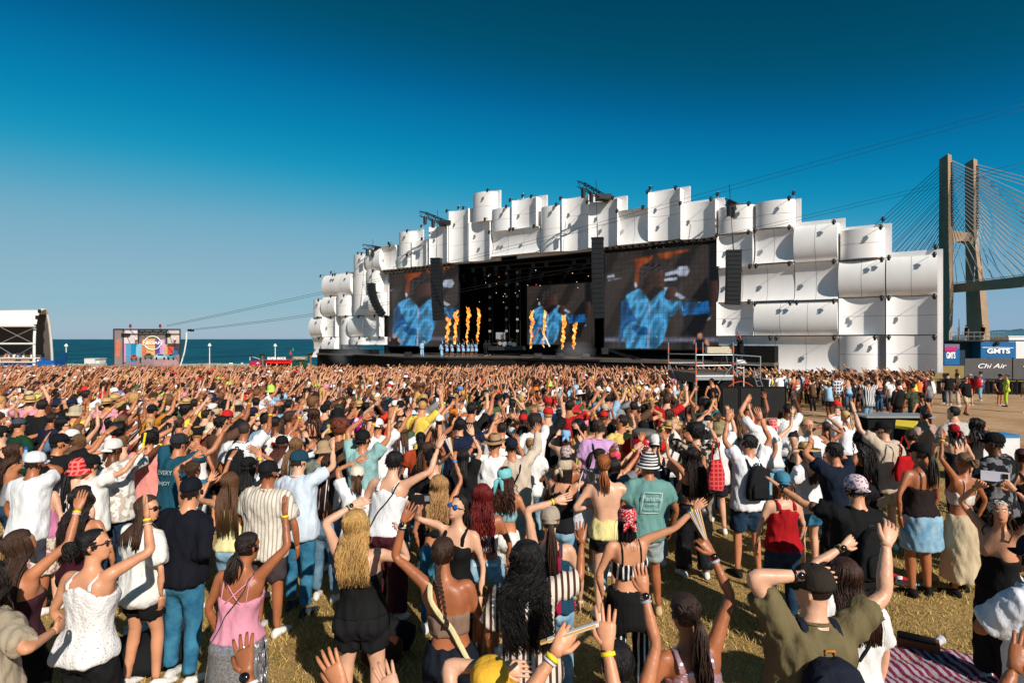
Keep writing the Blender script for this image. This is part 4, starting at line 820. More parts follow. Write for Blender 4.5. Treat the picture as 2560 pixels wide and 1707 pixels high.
# ---------------------------------------------------------------- people: body, clothes, hair builders
def smst(a): a = np.clip(a, 0, 1); return a*a*(3-2*a)
def nrm(v): v = np.asarray(v, float); return v/(np.linalg.norm(v)+1e-9)
def cr(P, n):
    """Catmull-Rom through points P, n samples"""
    P = np.asarray(P, float); A = np.vstack([2*P[0]-P[1], P, 2*P[-1]-P[-2]]); k = len(P)-1
    t = np.linspace(0, k-1e-6, n); i = t.astype(int); f = (t-i)[:, None]
    p0, p1, p2, p3 = A[i], A[i+1], A[i+2], A[i+3]
    return .5*((2*p1)+(-p0+p2)*f+(2*p0-5*p1+4*p2-p3)*f*f+(-p0+3*p1-3*p2+p3)*f**3)
def rotz(a): c, s = math.cos(a), math.sin(a); return np.array([[c, -s, 0], [s, c, 0], [0, 0, 1]])
def rotx(a): c, s = math.cos(a), math.sin(a); return np.array([[1, 0, 0], [0, c, -s], [0, s, c]])
def roty(a): c, s = math.cos(a), math.sin(a); return np.array([[c, 0, s], [0, 1, 0], [-s, 0, c]])
TORSO = {
 'm': np.array([(.76,.06,.06,0),(.80,.135,.095,-.005),(.86,.165,.112,-.01),(.93,.168,.113,-.008),(1.0,.157,.105,0),(1.08,.152,.102,.004),(1.16,.16,.106,.004),(1.25,.175,.116,.002),(1.33,.184,.12,-.004),(1.39,.18,.108,-.012),(1.43,.14,.088,-.016),(1.46,.085,.07,-.014),(1.49,.058,.06,-.008),(1.54,.054,.058,.0)]),
 'f': np.array([(.76,.06,.06,0),(.80,.14,.1,-.005),(.86,.176,.12,-.012),(.93,.168,.115,-.01),(1.0,.14,.098,-.002),(1.08,.124,.09,.004),(1.15,.13,.093,.004),(1.23,.146,.1,.002),(1.31,.155,.102,-.004),(1.38,.152,.092,-.012),(1.42,.118,.078,-.015),(1.45,.07,.06,-.013),(1.48,.048,.052,-.006),(1.54,.046,.05,.002)])}
HEADT = np.array([(-.118,.018,.02,.062),(-.108,.034,.034,.054),(-.088,.05,.055,.036),(-.05,.061,.077,.016),(-.01,.07,.091,.005),(.03,.075,.097,0),(.06,.073,.095,-.001),(.085,.061,.08,-.003),(.102,.042,.055,-.004),(.112,.018,.024,-.004)])
class Person: pass
def build_person(sp):
    """sp: dict -> Person with pieces in local (unscaled) canonical space; faces +Y, +X is its right"""
    p = Person(); sx = sp.get('sex', 'f'); lod = sp.get('lod', 'A'); p.sp = sp; rr = random.Random(sp.get('seed', 1)); p.rr = rr
    T = TORSO[sx].copy(); fat = sp.get('fat', 1.0); T[:12, 1] *= fat; T[:12, 2] *= fat*1.02
    lf, ls, tws, sway = R(sp.get('lf', rr.uniform(-2, 5))), R(sp.get('ls', rr.uniform(-5, 5))), R(sp.get('tw', rr.uniform(-8, 8))), sp.get('sway', rr.uniform(-.02, .02))
    n = {'A': 30, 'B': 22, 'C': 11, 'D': 6}[lod]
    def bend(P):
        P = np.array(P, float).reshape(-1, 3); z = P[:, 2]; t = smst((z-.9)/.5)
        x, y, dz = P[:, 0].copy(), P[:, 1].copy(), z-.95
        a = ls*t; x2 = x*np.cos(a)+dz*np.sin(a); dz = -x*np.sin(a)+dz*np.cos(a); x = x2
        a = -lf*t; y2 = y*np.cos(a)-dz*np.sin(a); dz = y*np.sin(a)+dz*np.cos(a); y = y2
        a = tws*t; x, y = x*np.cos(a)-y*np.sin(a), x*np.sin(a)+y*np.cos(a)
        x = x+sway*np.exp(-((z-.92)/.25)**2)
        return np.stack([x, y, dz+.95], 1)
    p.bend = bend
    def tsurf(th, z, inf=0., minw=0., mind=0.):
        th = np.asarray(th, float); z = np.broadcast_to(np.asarray(z, float), th.shape)
        w = np.maximum(np.interp(z, T[:, 0], T[:, 1]), minw)+inf; d = np.maximum(np.interp(z, T[:, 0], T[:, 2]), mind)+inf; yc = np.interp(z, T[:, 0], T[:, 3])
        c, s = np.cos(th), np.sin(th); e = .82
        x = np.sign(c)*np.abs(c)**e*w; y = np.sign(s)*np.abs(s)**e*d
        deg = np.degrees(th); db = np.abs((deg+90+180) % 360-180); df = np.abs((deg-90+180) % 360-180)
        if sx == 'f': y = y+.05*fat*np.exp(-((z-1.25)/.06)**2)*np.exp(-((df-34)/24)**2)
        else: y = y+.012*np.exp(-((z-1.3)/.07)**2)*np.exp(-((df-30)/28)**2)+.05*max(0, fat-1)*4*np.exp(-((z-1.02)/.12)**2)*np.exp(-(df/50)**2)
        y = y-(.038 if sx == 'f' else .024)*fat*np.exp(-((z-.86)/.075)**2)*np.exp(-((db-36)/26)**2)
        if np.max(inf) < .012: y = y+.012*np.exp(-(db/9)**2)*smst((z-.97)/.08)*smst((1.42-z)/.06) - .012*np.exp(-((z-1.31)/.07)**2)*np.exp(-((db-42)/16)**2)
        return np.stack([x, y+yc, z], -1)
    p.tsurf = tsurf; p.T = T
    ths = np.linspace(0, 2*np.pi, n, endpoint=False); p.ths = ths
    zs = np.linspace(.765, 1.54, {'A': 26, 'B': 20, 'C': 10, 'D': 4}[lod])
    skin = [loft([bend(tsurf(ths, z)) for z in zs])]
    # ---- arms
    sw = (.185 if sx == 'm' else .162)*(.5+.5*fat); arm_r = (1.0 if sx == 'm' else .86)*(.45+.55*fat)
    la, lb = .285, .255; p.arms = {}; hands = []
    ah = {'A': 10, 'B': 8, 'C': 6, 'D': 3}[lod]
    for side, key in ((1, 'R'), (-1, 'L')):
        tgt = sp.get(key)          # wrist target in local canonical coords, or None: hanging
        S0 = bend([(side*sw, -.012, 1.40)])[0]
        if tgt is None:
            tgt = S0+np.array([side*rr.uniform(.05, .12), rr.uniform(-.02, .14), -rr.uniform(.48, .52)])
        tgt = np.array(tgt, float); up = max(0., nrm(tgt-S0)[2])
        S = S0+np.array([-side*.02*up, .0, .045*up])
        D = tgt-S; dist = np.linalg.norm(D); dist_c = min(max(dist, .16), (la+lb)*.985); dv = D/(dist+1e-9)
        hint = np.array(sp.get('e'+key, (side*.75, -.25, -.65)), float); hint = nrm(hint-dv*np.dot(hint, dv))
        a = (la*la-lb*lb+dist_c**2)/(2*dist_c); hgt = math.sqrt(max(0, la*la-a*a)); E = S+dv*a+hint*hgt; W = S+dv*dist_c
        clav = bend([(side*.075, -.01, 1.385)])[0]
        KP = [clav, S, S+(E-S)*.33, S+(E-S)*.68, E, E+(W-E)*.33, E+(W-E)*.68, W]; KR = np.array([.055, .058, .052, .044, .037, .041, .034, .0255])*arm_r
        if sx == 'f': KR[0] *= .9
        m_ = {'A': 22, 'B': 16, 'C': 9, 'D': 4}[lod]; C = cr(KP, m_); rad = np.interp(np.linspace(0, 7, m_), np.arange(8), KR)
        p.arms[key] = (C, rad, S, E, W)
        skin.append(tube(C, rad, ah))
        # armpit filler
        if up > .2 and lod in 'AB': skin.append(tube(np.vstack([bend([(side*sw*.62, -.015, 1.25)])[0], bend([(side*sw*.8, -.012, 1.34)])[0], S]), np.array([.05, .055, .05])*arm_r, 8))
        f = nrm(W-E)
        f = nrm(f+np.array(sp.get('f'+key, (rr.uniform(-.15, .25), rr.uniform(-.1, .2), rr.uniform(-.25, .15))))*(.9 if up > .05 else .2))
        vn = np.array(sp.get('n'+key, (rr.uniform(-.5, .5)-side*.2, -.8, .5) if up > .05 else (side*.9, .1, .1)), float)
        hands += make_hand(W, f, vn, side, sp.get('h'+key, rr.choice(['open', 'open', 'flat', 'relax']) if up > .05 else 'relax'), lod, arm_r, rr)
    # ---- neck and head
    Hc = bend([(0, .012, 1.632)])[0]; Rh = rotz(tws*.8+R(sp.get('hy', rr.uniform(-14, 14)))) @ rotx(R(sp.get('hp', rr.uniform(-6, 6)))) @ roty(R(sp.get('hr', rr.uniform(-7, 7))))
    p.Hc, p.Rh = Hc, Rh
    def head(P): return (np.asarray(P, float).reshape(-1, 3)*.95) @ Rh.T + Hc
    p.head = head
    hn = {'A': 20, 'B': 16, 'C': 10, 'D': 6}[lod]; ht = np.linspace(0, 2*np.pi, hn, endpoint=False); p.ht = ht
    def hsurf(th, z, inf=0.):
        z = np.broadcast_to(np.asarray(z, float), np.shape(th)); w = np.interp(z, HEADT[:, 0], HEADT[:, 1])+inf; d = np.interp(z, HEADT[:, 0], HEADT[:, 2])+inf; yc = np.interp(z, HEADT[:, 0], HEADT[:, 3])
        return np.stack([np.cos(th)*w, yc+np.sin(th)*d, z], -1)
    p.hsurf = hsurf
    hz = HEADT[:, 0] if lod != 'D' else HEADT[[0, 2, 4, 6, 8], 0]
    skin.append(loft([head(hsurf(ht, z)) for z in hz]))
    nb = bend([(0, -.008, 1.44)])[0]; skin.append(tube(np.vstack([nb, (nb+head([(0, -.015, -.08)])[0])/2, head([(0, -.012, -.03)])[0]]), np.array([.066, .057, .056])*(1 if sx == 'm' else .86), ah))
    if lod in 'AB':
        skin.append(tube(head([(0, .088, .022), (0, .105, -.005), (0, .114, -.03), (0, .096, -.04)]), np.array([.01, .012, .016, .013]), 6))
        for s in (1, -1): skin.append(ball(head([(s*.075, -.008, -.008)])[0], (.012, .02, .032), 8, 6)); skin.append(ball(head([(s*.03, .078, -.028)])[0], (.02, .018, .02), 8, 5))
        skin.append(ball(head([(0, .088, -.068)])[0], (.024, .012, .012), 8, 5)); skin.append(ball(head([(0, .078, -.1)])[0], (.022, .018, .018), 8, 5)); skin.append(ball(head([(0, .083, .03)])[0], (.055, .012, .012), 8, 5))
    # ---- legs
    legs = {}; stance = sp.get('stance', rr.uniform(.09, .15)); bt = sp.get('bottom', ('jeans', (60, 90, 130)))
    for side, key in ((1, 'R'), (-1, 'L')):
        fy = sp.get('foot'+key, rr.uniform(-.06, .08)); hip = np.array([side*.085+sway, -.005, .9]); ank = np.array([side*stance, fy-.02, .085]); kn = (hip+ank)/2+np.array([side*.008, .028+abs(fy)*.3, .03])
        KP = [hip+np.array([0, 0, -.02]), hip+(kn-hip)*.35, hip+(kn-hip)*.7, kn, kn+(ank-kn)*.3, kn+(ank-kn)*.65, ank]; KR = np.array([.09, .083, .068, .056, .058, .046, .037])*(1.0 if sx == 'm' else 1.03)*(.4+.6*fat)
        m_ = {'A': 20, 'B': 14, 'C': 8, 'D': 4}[lod]; C = cr(KP, m_); rad = np.interp(np.linspace(0, 6, m_), np.arange(7), KR); legs[key] = (C, rad, ank, fy)
        if bt[0] not in ('jeans', 'trousers', 'wide'): skin.append(tube(C, rad, ah))
    p.legs = legs
    p.skin = skin; p.hands = hands
    # ---- clothes
    p.top = top_garment(p, sp.get('top', ('tee', (230, 230, 230))), lod); p.bottom = bottom_garment(p, bt, lod); p.shoes = shoes(p, lod) if lod != 'D' and not sp.get('noshoes') else []
    p.hair = hair(p, sp.get('hair', ('long', (50, 34, 26))), lod, sp.get('hat')); p.hat = hat(p, sp.get('hat'), lod)
    return p

def make_hand(W, f, vn, side, pose, lod, ar, rr):
    f = nrm(f); vn = vn-f*np.dot(vn, f); vn = nrm(vn); l = nrm(np.cross(f, vn)); s = -side; ps = []   # thumb on s*l seen from the back
    k = 1.02 if ar > .9 else .92
    if lod == 'D': return [tube(np.array([W, W+f*.08, W+f*.17*k]), np.array([(.028, .018), (.042, .016), (.025, .01)]), 4, hint=vn)]
    nf = {'A': 7, 'B': 5, 'C': 3}[lod]
    prof = [(-.01, .027, .02), (.02, .031, .019), (.05, .039, .017), (.085, .042, .0145), (.097, .037, .011)]
    ps.append(tube(np.array([W+f*a*k for a, _, _ in prof]), np.array([(b*k, c*k) for _, b, c in prof]), {'A': 12, 'B': 8, 'C': 6}[lod], hint=vn))
    spread = {'open': .2, 'flat': .06, 'relax': .08, 'fist': .02}[pose]; curl = {'open': .16, 'flat': .08, 'relax': .55, 'fist': 1.5}[pose]
    seg = {'A': 3, 'B': 3, 'C': 2}[lod]
    for i, (off, ln) in enumerate(((.031, .070), (.0105, .079), (-.0105, .074), (-.030, .058))):   # index .. little
        b = W+f*.088*k+l*s*off*k; d = nrm(f+l*s*spread*(off/.03)+rr.uniform(-.04, .04)*vn); c = curl*rr.uniform(.75, 1.25); pts = [b-d*.02, b]; a = c*.35
        for j in range(seg):
            dd = d*math.cos(a)-vn*math.sin(a); pts.append(pts[-1]+dd*ln*k*(1.15/seg if j == 0 else .95/seg)); a += c*.75
        rads = np.linspace(.0098, .0072, len(pts))*k; rads[-1] *= .75
        ps.append(tube(np.array(pts), rads, nf))
    b = W+f*.022*k+l*s*.024*k; d = nrm(f*.75+l*s*(.8 if pose in ('open', 'fist') else .5)-vn*.25); d2 = nrm(f*.95+l*s*.3-vn*.25)
    ps.append(tube(np.array([b-d*.01, b+d*.03*k, b+d*.03*k+d2*.03*k, b+d*.03*k+d2*.055*k]), np.array([.015, .0135, .0115, .008])*k, nf))
    return ps

def top_garment(p, g, lod):
    """-> list of (name, pieces, colour-spec, fuse?)"""
    kind, col = g[0], g[1]; out = []; ps = []; bend, ts = p.bend, p.tsurf; n = len(p.ths); th = p.ths; deg = np.degrees(th)
    db = np.abs((deg+90+180) % 360-180); df = np.abs((deg-90+180) % 360-180); ds = np.minimum(np.abs((deg+180) % 360-180), np.abs((deg) % 360-180))
    nz_ = {'A': 16, 'B': 12, 'C': 7, 'D': 4}[lod]; fe = p.sp.get('sex', 'f') == 'f'
    def body(zb, zt, inf, minw=0., mind=0., flare=0.):
        zb = np.broadcast_to(zb, th.shape).astype(float); zt = np.broadcast_to(zt, th.shape).astype(float); rings = []
        for q in np.linspace(0, 1, nz_):
            z = zb+(zt-zb)*q; lo = smst((1.2-z)/.35); lo = lo+(.5*smst((1.06-z)/.06) if zb.min() < .95 else 0); rings.append(bend(ts(th, z, inf+max(flare, .014)*lo, 0, 0) if minw == 0 else np.where((z < 1.3)[:, None], ts(th, z, inf+max(flare, .014)*lo, minw, mind), ts(th, z, inf))))
        return loft(rings)
    def sleeves(t1, inf, flare=.01):
        r = []
        for key in 'RL':
            C, rad, S, E, W = p.arms[key]; m = len(C); tt = np.linspace(0, 7, m); hi = 1+3*t1 if t1 <= 1 else 4+3*(t1-1); q = np.linspace(.0, hi, {'A': 10, 'B': 8, 'C': 5, 'D': 3}[lod])
            P = np.stack([np.interp(q, tt, C[:, k]) for k in range(3)], 1); rd = np.interp(q, tt, rad)+inf+flare*np.clip((q-1)/max(hi-1, .1), 0, 1); r.append(tube(P, rd, {'A': 12, 'B': 10, 'C': 6, 'D': 4}[lod]))
        return r
    def strap(x, w, zb, zf, t=.004, cross=None):
        T = p.T; pts = []
        zt = 1.452 if fe else 1.465
        for z in np.linspace(zb, 1.40, 5):
            q = (z-zb)/(1.40-zb); xx = x if cross is None else cross*(1-q)+x*q; wv = np.interp(z, T[:, 0], T[:, 1]); dv = np.interp(z, T[:, 0], T[:, 2]); yc = np.interp(z, T[:, 0], T[:, 3]); pts.append((xx, yc-dv*max(.15, 1-min(1, abs(xx)/wv)**2.4)**.42-.012, z))
        pts.append((x, -.018, zt))
        for z in np.linspace(1.40, zf, 4):
            wv = np.interp(z, T[:, 0], T[:, 1]); dv = np.interp(z, T[:, 0], T[:, 2]); yc = np.interp(z, T[:, 0], T[:, 3]); pts.append((x, yc+dv*max(.15, 1-min(1, abs(x)/wv)**2.4)**.42+.012, z))
        C = cr(bend(pts), 18); rd = np.tile([w, t], (18, 1)); return tube(C, rd, 6, hint=(0, -1, .2))
    chest_w = np.interp(1.25, p.T[:, 0], p.T[:, 1]); chest_d = np.interp(1.25, p.T[:, 0], p.T[:, 2])
    nm = {'tee': 'shirt', 'loose': 'shirt', 'polo': 'polo_shirt', 'shirt': 'shirt', 'long': 'sweater', 'tank': 'tank_top', 'cami': 'camisole', 'tube': 'tube_top', 'backless': 'halter_top', 'crop': 'crop_top', 'dress': 'dress', 'cropcami': 'crop_top', 'vest': 'vest'}.get(kind, 'shirt')
    if kind in ('tee', 'polo', 'shirt', 'loose', 'long', 'crop'):
        zb = {'tee': .84, 'polo': .82, 'shirt': .80, 'loose': .80, 'long': .86, 'crop': 1.1}[kind]; inf = {'tee': .02, 'polo': .022, 'shirt': .03, 'loose': .035, 'long': .03, 'crop': .02}[kind]
        wide = .96 if kind != 'crop' else 0
        ps.append(body(zb, 1.462 if kind != 'loose' else 1.455-.03*np.exp(-(db/40)**2), inf, chest_w*wide if not fe or kind in ('loose', 'shirt') else chest_w*.93, chest_d*wide, .012 if kind != 'long' else 0))
        ps += sleeves({'tee': .62, 'polo': .68, 'shirt': .75, 'loose': .8, 'long': 1.93, 'crop': .45}[kind], {'long': .02, 'shirt': .028, 'loose': .032}.get(kind, .021), .014 if kind != 'long' else 0)
        for s in (1, -1): ps.append(tube(bend([(s*.02, -.015, 1.43), (s*.09, -.014, 1.41), (s*.15, -.014, 1.385)]), np.array([.078, .075, .074])*(1 if not fe else .88), 8))
        out.append((nm, ps, col, True))
        if kind in ('polo', 'shirt') and lod in 'AB':
            out.append(('collar', [tube(bend([(.062*math.cos(a), -.012+.064*math.sin(a), 1.475-.012*math.sin(a)) for a in np.linspace(-2.9-.0, 2.9-6.28+6.0, 16)]), np.tile([.022, .008], (16, 1)), 6, hint=(0, 0, 1))], col, False))
    elif kind in ('tank', 'vest'):
        zt = 1.30+.08*np.exp(-(db/42)**2)+.03*np.exp(-(df/35)**2); ps.append(body(g[2] if len(g) > 2 else .9, zt, .012 if kind == 'tank' else .018, chest_w*.9, 0, .008)); out.append((nm, ps, col, True))
        out += [('strap', [strap(x_, .019, 1.35, 1.32, .003)], col, False) for x_ in (.09, -.09)]
    elif kind in ('cami', 'cropcami', 'dress'):
        zb = {'cami': .94, 'cropcami': 1.1, 'dress': .55}[kind]; zt = 1.265+.0*db+.03*np.exp(-(df/45)**2)-.03*np.exp(-(db/35)**2)
        if kind == 'dress':
            ps.append(body(.86, zt, .012, 0, 0, .01)); L = g[2] if len(g) > 2 else .45
            rings = [bend(np.stack([np.cos(th)*(np.interp(.9, p.T[:, 0], p.T[:, 1])+.02+.09*q), np.sin(th)*(.13+.09*q)-.008, np.full(n, .9-(.9-L)*q)], 1)) for q in np.linspace(0, 1, 7)]; ps.append(loft(rings))
        else: ps.append(body(zb, zt, .011, 0, 0, .016 if kind == 'cami' else 0))
        out.append((nm, ps, col, True)); zbk = 1.235
        scol = g[2] if len(g) > 2 and kind != 'dress' else col
        if p.sp.get('cross'): out += [('strap', [strap(x_, .0055, zbk, 1.29, .003, c_)], scol, False) for x_, c_ in ((.085, -.06), (-.085, .06), (.1, None), (-.1, None))]
        else: out += [('strap', [strap(x_, .006, zbk, 1.29, .003)], scol, False) for x_ in (.085, -.085)]
    elif kind == 'tube':
        ps.append(body(g[2] if len(g) > 2 else 1.06, (g[3] if len(g) > 3 else 1.235)+.02*np.exp(-(df/40)**2), .011)); out.append((nm, ps, col, True))
    elif kind == 'backless':
        zt = 1.03+.27*smst((110-df)/70); ps.append(body(.88, zt, .012, 0, 0, .02)); out.append((nm, ps, col, True))
        out.append(('neck_tie', [tube(bend([(.052*math.cos(a), -.008+.056*math.sin(a), 1.475-.01*math.sin(a)) for a in np.linspace(0, 6.28, 14)]), np.tile([.014, .005], (14, 1)), 6, hint=(0, 0, 1))], col, False))
    return out

def bottom_garment(p, g, lod):
    kind, col = g[0], g[1]; ps = []; th = p.ths; n = len(th); bend, ts = p.bend, p.tsurf; nzz = {'A': 9, 'B': 7, 'C': 4, 'D': 3}[lod]
    wz = g[3] if len(g) > 3 else (1.0 if p.sp.get('sex', 'f') == 'f' else .99)
    if kind in ('none',): return []
    if kind in ('jeans', 'trousers', 'wide', 'shorts'):
        inf = {'jeans': .012, 'trousers': .016, 'wide': .018, 'shorts': .018}[kind]; ps.append(loft([bend(ts(th, z, inf)) for z in np.linspace(.77, wz, nzz)]))
        t1 = 5.75 if kind != 'shorts' else (g[2] if len(g) > 2 else 2.3)
        for key in 'RL':
            C, rad, ank, fy = p.legs[key]; m = len(C); tt = np.linspace(0, 6, m); q = np.linspace(0, t1, {'A': 14, 'B': 10, 'C': 6, 'D': 3}[lod])
            P = np.stack([np.interp(q, tt, C[:, k]) for k in range(3)], 1); rd = np.interp(q, tt, rad)+inf+.002
            if kind == 'wide': rd = np.maximum(rd, .095)+.012*(q/6)
            elif kind == 'trousers': rd = np.maximum(rd, .066)
            elif kind == 'jeans': rd = np.maximum(rd, .06)
            else: rd = np.maximum(rd, .08)+.01*(q/t1)
            ps.append(tube(P, rd, {'A': 14, 'B': 10, 'C': 6, 'D': 4}[lod]))
        return [('shorts' if kind == 'shorts' else ('jeans' if kind == 'jeans' else 'trousers'), ps, col, True)]
    if kind in ('skirt', 'long_skirt', 'fringe'):
        L = g[2] if len(g) > 2 else (.62 if kind != 'long_skirt' else .16); fl = .02 if kind != 'long_skirt' else .05; rings = []
        W = np.interp(.88, p.T[:, 0], p.T[:, 1])
        for z in np.linspace(L, wz, nzz+3):
            if z > .87: rings.append(bend(ts(th, z, .022)))
            else: q = (.87-z)/(.87-L+1e-6); c, s = np.cos(th), np.sin(th); rp = 1+.03*q*np.sin(th*9+1); rings.append(bend(np.stack([np.sign(c)*np.abs(c)**.85*(W+.016+fl*q)*rp, np.sign(s)*np.abs(s)**.85*(.156+fl*q)*rp-.022, np.full(n, z)], 1)))
        r = [('skirt', [loft(rings)], col, kind != 'fringe')]
        if kind == 'fringe':
            fr = []; 
            for k in range(220):
                a = p.rr.uniform(0, 6.28); z0 = p.rr.choice([.95, .86, .76, .68]); x, y = math.cos(a)*(W+.03+.03*(.95-z0)), math.sin(a)*(.15+.03*(.95-z0)); ln = p.rr.uniform(.12, .18)
                fr.append(tube(bend([(x, y, z0), (x*1.03+p.rr.uniform(-.01, .01), y*1.03, z0-ln*.5), (x*1.06+p.rr.uniform(-.02, .02), y*1.06, z0-ln)]), np.array([.006, .006, .003]), 4))
            r.append(('fringe', fr, col, False))
        return r
    return []

def shoes(p, lod):
    out = []; sc = p.sp.get('shoe', (225, 222, 216))
    for key, s in (('R', 1), ('L', -1)):
        C, rad, ank, fy = p.legs[key]; d = np.array([s*.18, 1, 0]); d /= np.linalg.norm(d); l = np.array([d[1], -d[0], 0]); rings = []; m = {'A': 12, 'B': 10, 'C': 6, 'D': 6}[lod]; a = np.linspace(0, 2*np.pi, m, endpoint=False)
        for (q, w, h) in [(-.065, .022, .05), (-.05, .036, .075), (-.01, .04, .1), (.05, .042, .075), (.11, .048, .06), (.16, .045, .048), (.195, .028, .036)]:
            c0 = ank*np.array([1, 1, 0])+d*q; rings.append(np.stack([c0[0]+l[0]*w*np.cos(a), c0[1]+l[1]*w*np.cos(a), np.maximum(.004, h/2+h/2*np.sin(a)*1.02)], 1))
        out.append(('shoe', [loft(rings)], sc, False))
        if lod == 'A':
            so = []
            for (q, w) in [(-.068, .026), (-.05, .04), (0, .043), (.06, .046), (.11, .052), (.165, .048), (.2, .03)]:
                c0 = ank*np.array([1, 1, 0])+d*q; so.append(np.stack([c0[0]+l[0]*w*np.cos(a), c0[1]+l[1]*w*np.cos(a), .014+.012*np.sin(a)], 1))
            out.append(('sole', [loft(so)], p.sp.get('sole', (214, 206, 196)), False))
    return out

def hair(p, g, lod, hatspec):
    kind, col = g[0], g[1]; rr = p.rr; head, hs, bend = p.head, p.hsurf, p.bend; out = []
    if kind == 'bald': return []
    n = {'A': 28, 'B': 18, 'C': 10, 'D': 6}[lod]; th = np.linspace(0, 2*np.pi, n, endpoint=False); y_ = np.sin(th)
    thick = {'short': .016, 'buzz': .006, 'afro': .06, 'curly': .03, 'wavy': .02, 'pony': .011, 'bun': .011, 'braid': .013, 'updo': .014, 'crop': .012}.get(kind, .016)
    if hatspec: thick = min(thick, .012)
    zb = {'short': -.035, 'buzz': -.03, 'crop': -.04}.get(kind, -.055)
    rings = []
    for z in (np.linspace(zb, .113, {'A': 14, 'B': 10, 'C': 7, 'D': 5}[lod])):
        fz = np.interp(z, [-.06, .0, .03, .06, .09, .12], [-.15, .05, .1, .45, .92, 1.2]); mask = smst((fz-y_)/.18)
        t = thick*(1+.25*np.array([rr.uniform(-1, 1) for _ in th])*(1 if kind in ('short', 'curly', 'afro', 'wavy') else .2)); top = smst((z-.02)/.1)*.3+.85
        rings.append(head(hs(th, z, 0.) + np.stack([np.cos(th), np.sin(th), np.zeros(n)], 1)*((t*top*mask-.014*(1-mask))[:, None])+np.array([0, 0, thick*.9*smst((z-.07)/.04)])))
    sh = [loft(rings)]
    locks = []; seed_ph = rr.uniform(0, 6)
    def lock(pts, r0, r1, m, amp=0., frq=9., sides=4):
        C = cr(pts, m); q = np.linspace(0, 1, m)
        if amp > 0:
            ph = rr.uniform(0, 6.28); L = np.concatenate([[0], np.cumsum(np.linalg.norm(np.diff(C, axis=0), axis=1))]); w = amp*smst(q*2.2)
            C = C+np.stack([np.sin(L*frq+ph)*w, np.cos(L*frq+ph)*w*.8, np.zeros(m)], 1)
        rad = r0*np.minimum(1, .5+q*3)*(1-q**3)+r1*q**3; locks.append(tube(C, np.stack([rad*1.25, rad*.7], 1), sides))
    S_ = {'A': 3, 'B': 3, 'C': 3, 'D': 3}[lod]; N = {'A': 290, 'B': 84, 'C': 12, 'D': 3}[lod]; M = {'A': 12, 'B': 9, 'C': 6, 'D': 4}[lod]
    L = g[2] if len(g) > 2 else {'long': .42, 'wavy': .42, 'curly': .42, 'bob': .2, 'pony': .34, 'braid': .36}.get(kind, .3)
    if kind in ('long', 'wavy', 'curly', 'bob'):
        amp = {'long': .003, 'bob': .003, 'wavy': .014, 'curly': .02}[kind]; fq = {'long': 10, 'bob': 10, 'wavy': 34, 'curly': 75}[kind]; mm = M*(1 if kind in ('long', 'bob') else 2 if lod in 'AB' else 1) if kind != 'curly' else M*(3 if lod == 'A' else 2)
        for i in range(N):
            a = rr.uniform(-3.45, .3) if rr.random() < .85 else rr.uniform(-2.6, -.55)   # around the back
            cx, cy = math.cos(a), math.sin(a); o_ = thick*rr.uniform(.5, 1.15)
            def hp(z, extra=0.): return hs(np.array([a]), z)[0]+np.array([cx, cy, 0])*(o_+extra)
            h0 = head([(cx*.012, cy*.012-.01, .118+thick*.5), hp(.075), hp(.02, .004), hp(-.05, .01)] if not hatspec else [hp(.01, -.012), hp(-.01, -.006), hp(-.025, 0.), hp(-.05, .006)])
            side = cx; ln = L*rr.uniform(.82, 1.05); zs_ = p.Hc[2]-.06-ln
            sy = -.125-.02*rr.random() if cy < .25 else (.06 if rr.random() < .35 else -.1)
            xs_ = side*(.105+.02*rr.random()) if kind != 'curly' else side*(.135+.03*rr.random())
            lean = bend([(xs_, sy, 1.42), (xs_*.95, sy-.012, max(zs_, .8)+.0)])
            if ln > .17: pts = np.vstack([h0, (h0[-1]*.55+lean[0]*.45)+np.array([0, 0, .015]), lean[0] if ln > .25 else lean[0]*[1, 1, 1], lean[1]]) if zs_ < 1.36 else np.vstack([h0, h0[-1]+[0, -.005, -.06], np.array([h0[-1][0]*.98, h0[-1][1]-.008, zs_])])
            else: pts = np.vstack([h0, h0[-1]+[0, 0, -.05], np.array([h0[-1][0], h0[-1][1], zs_])])
            lock(pts, (.0078 if lod == 'A' else .0125 if lod == 'B' else .034)*rr.uniform(.6, 1.1), .003, mm, amp, fq, S_)
            if lod == 'A' and i % 4 == 0: lock(pts+np.array([rr.gauss(0, .012), rr.gauss(0, .01), 0])*np.linspace(.4, 2, len(pts))[:, None], .0022, .0008, mm, amp+.006, fq, 3)
    elif kind in ('pony', 'braid', 'bun', 'updo'):
        tie_z = {'pony': g[3] if len(g) > 3 else .02, 'braid': -.045, 'bun': g[3] if len(g) > 3 else .03, 'updo': .05}[kind]; tie = np.array([0, -.112-thick*.3, tie_z])
        if lod in 'AB' and not hatspec:
            for i in range(N//2):    # combed strands from hairline to the tie
                a = rr.uniform(-3.5, .4); z0 = rr.uniform(-.03, .1); s0 = hs(np.array([a]), z0)[0]+np.array([math.cos(a), math.sin(a), 0])*thick; b = a*.5-.785; s1 = hs(np.array([b]), (z0+tie_z)/2+.012)[0]+np.array([math.cos(b), math.sin(b), 0])*thick*1.1
                lock(head([s0, s1, tie+np.array([rr.uniform(-.01, .01), .012, rr.uniform(-.01, .01)])]), .008, .006, 7, 0, 9, 3)
        T0 = head([tie])[0]
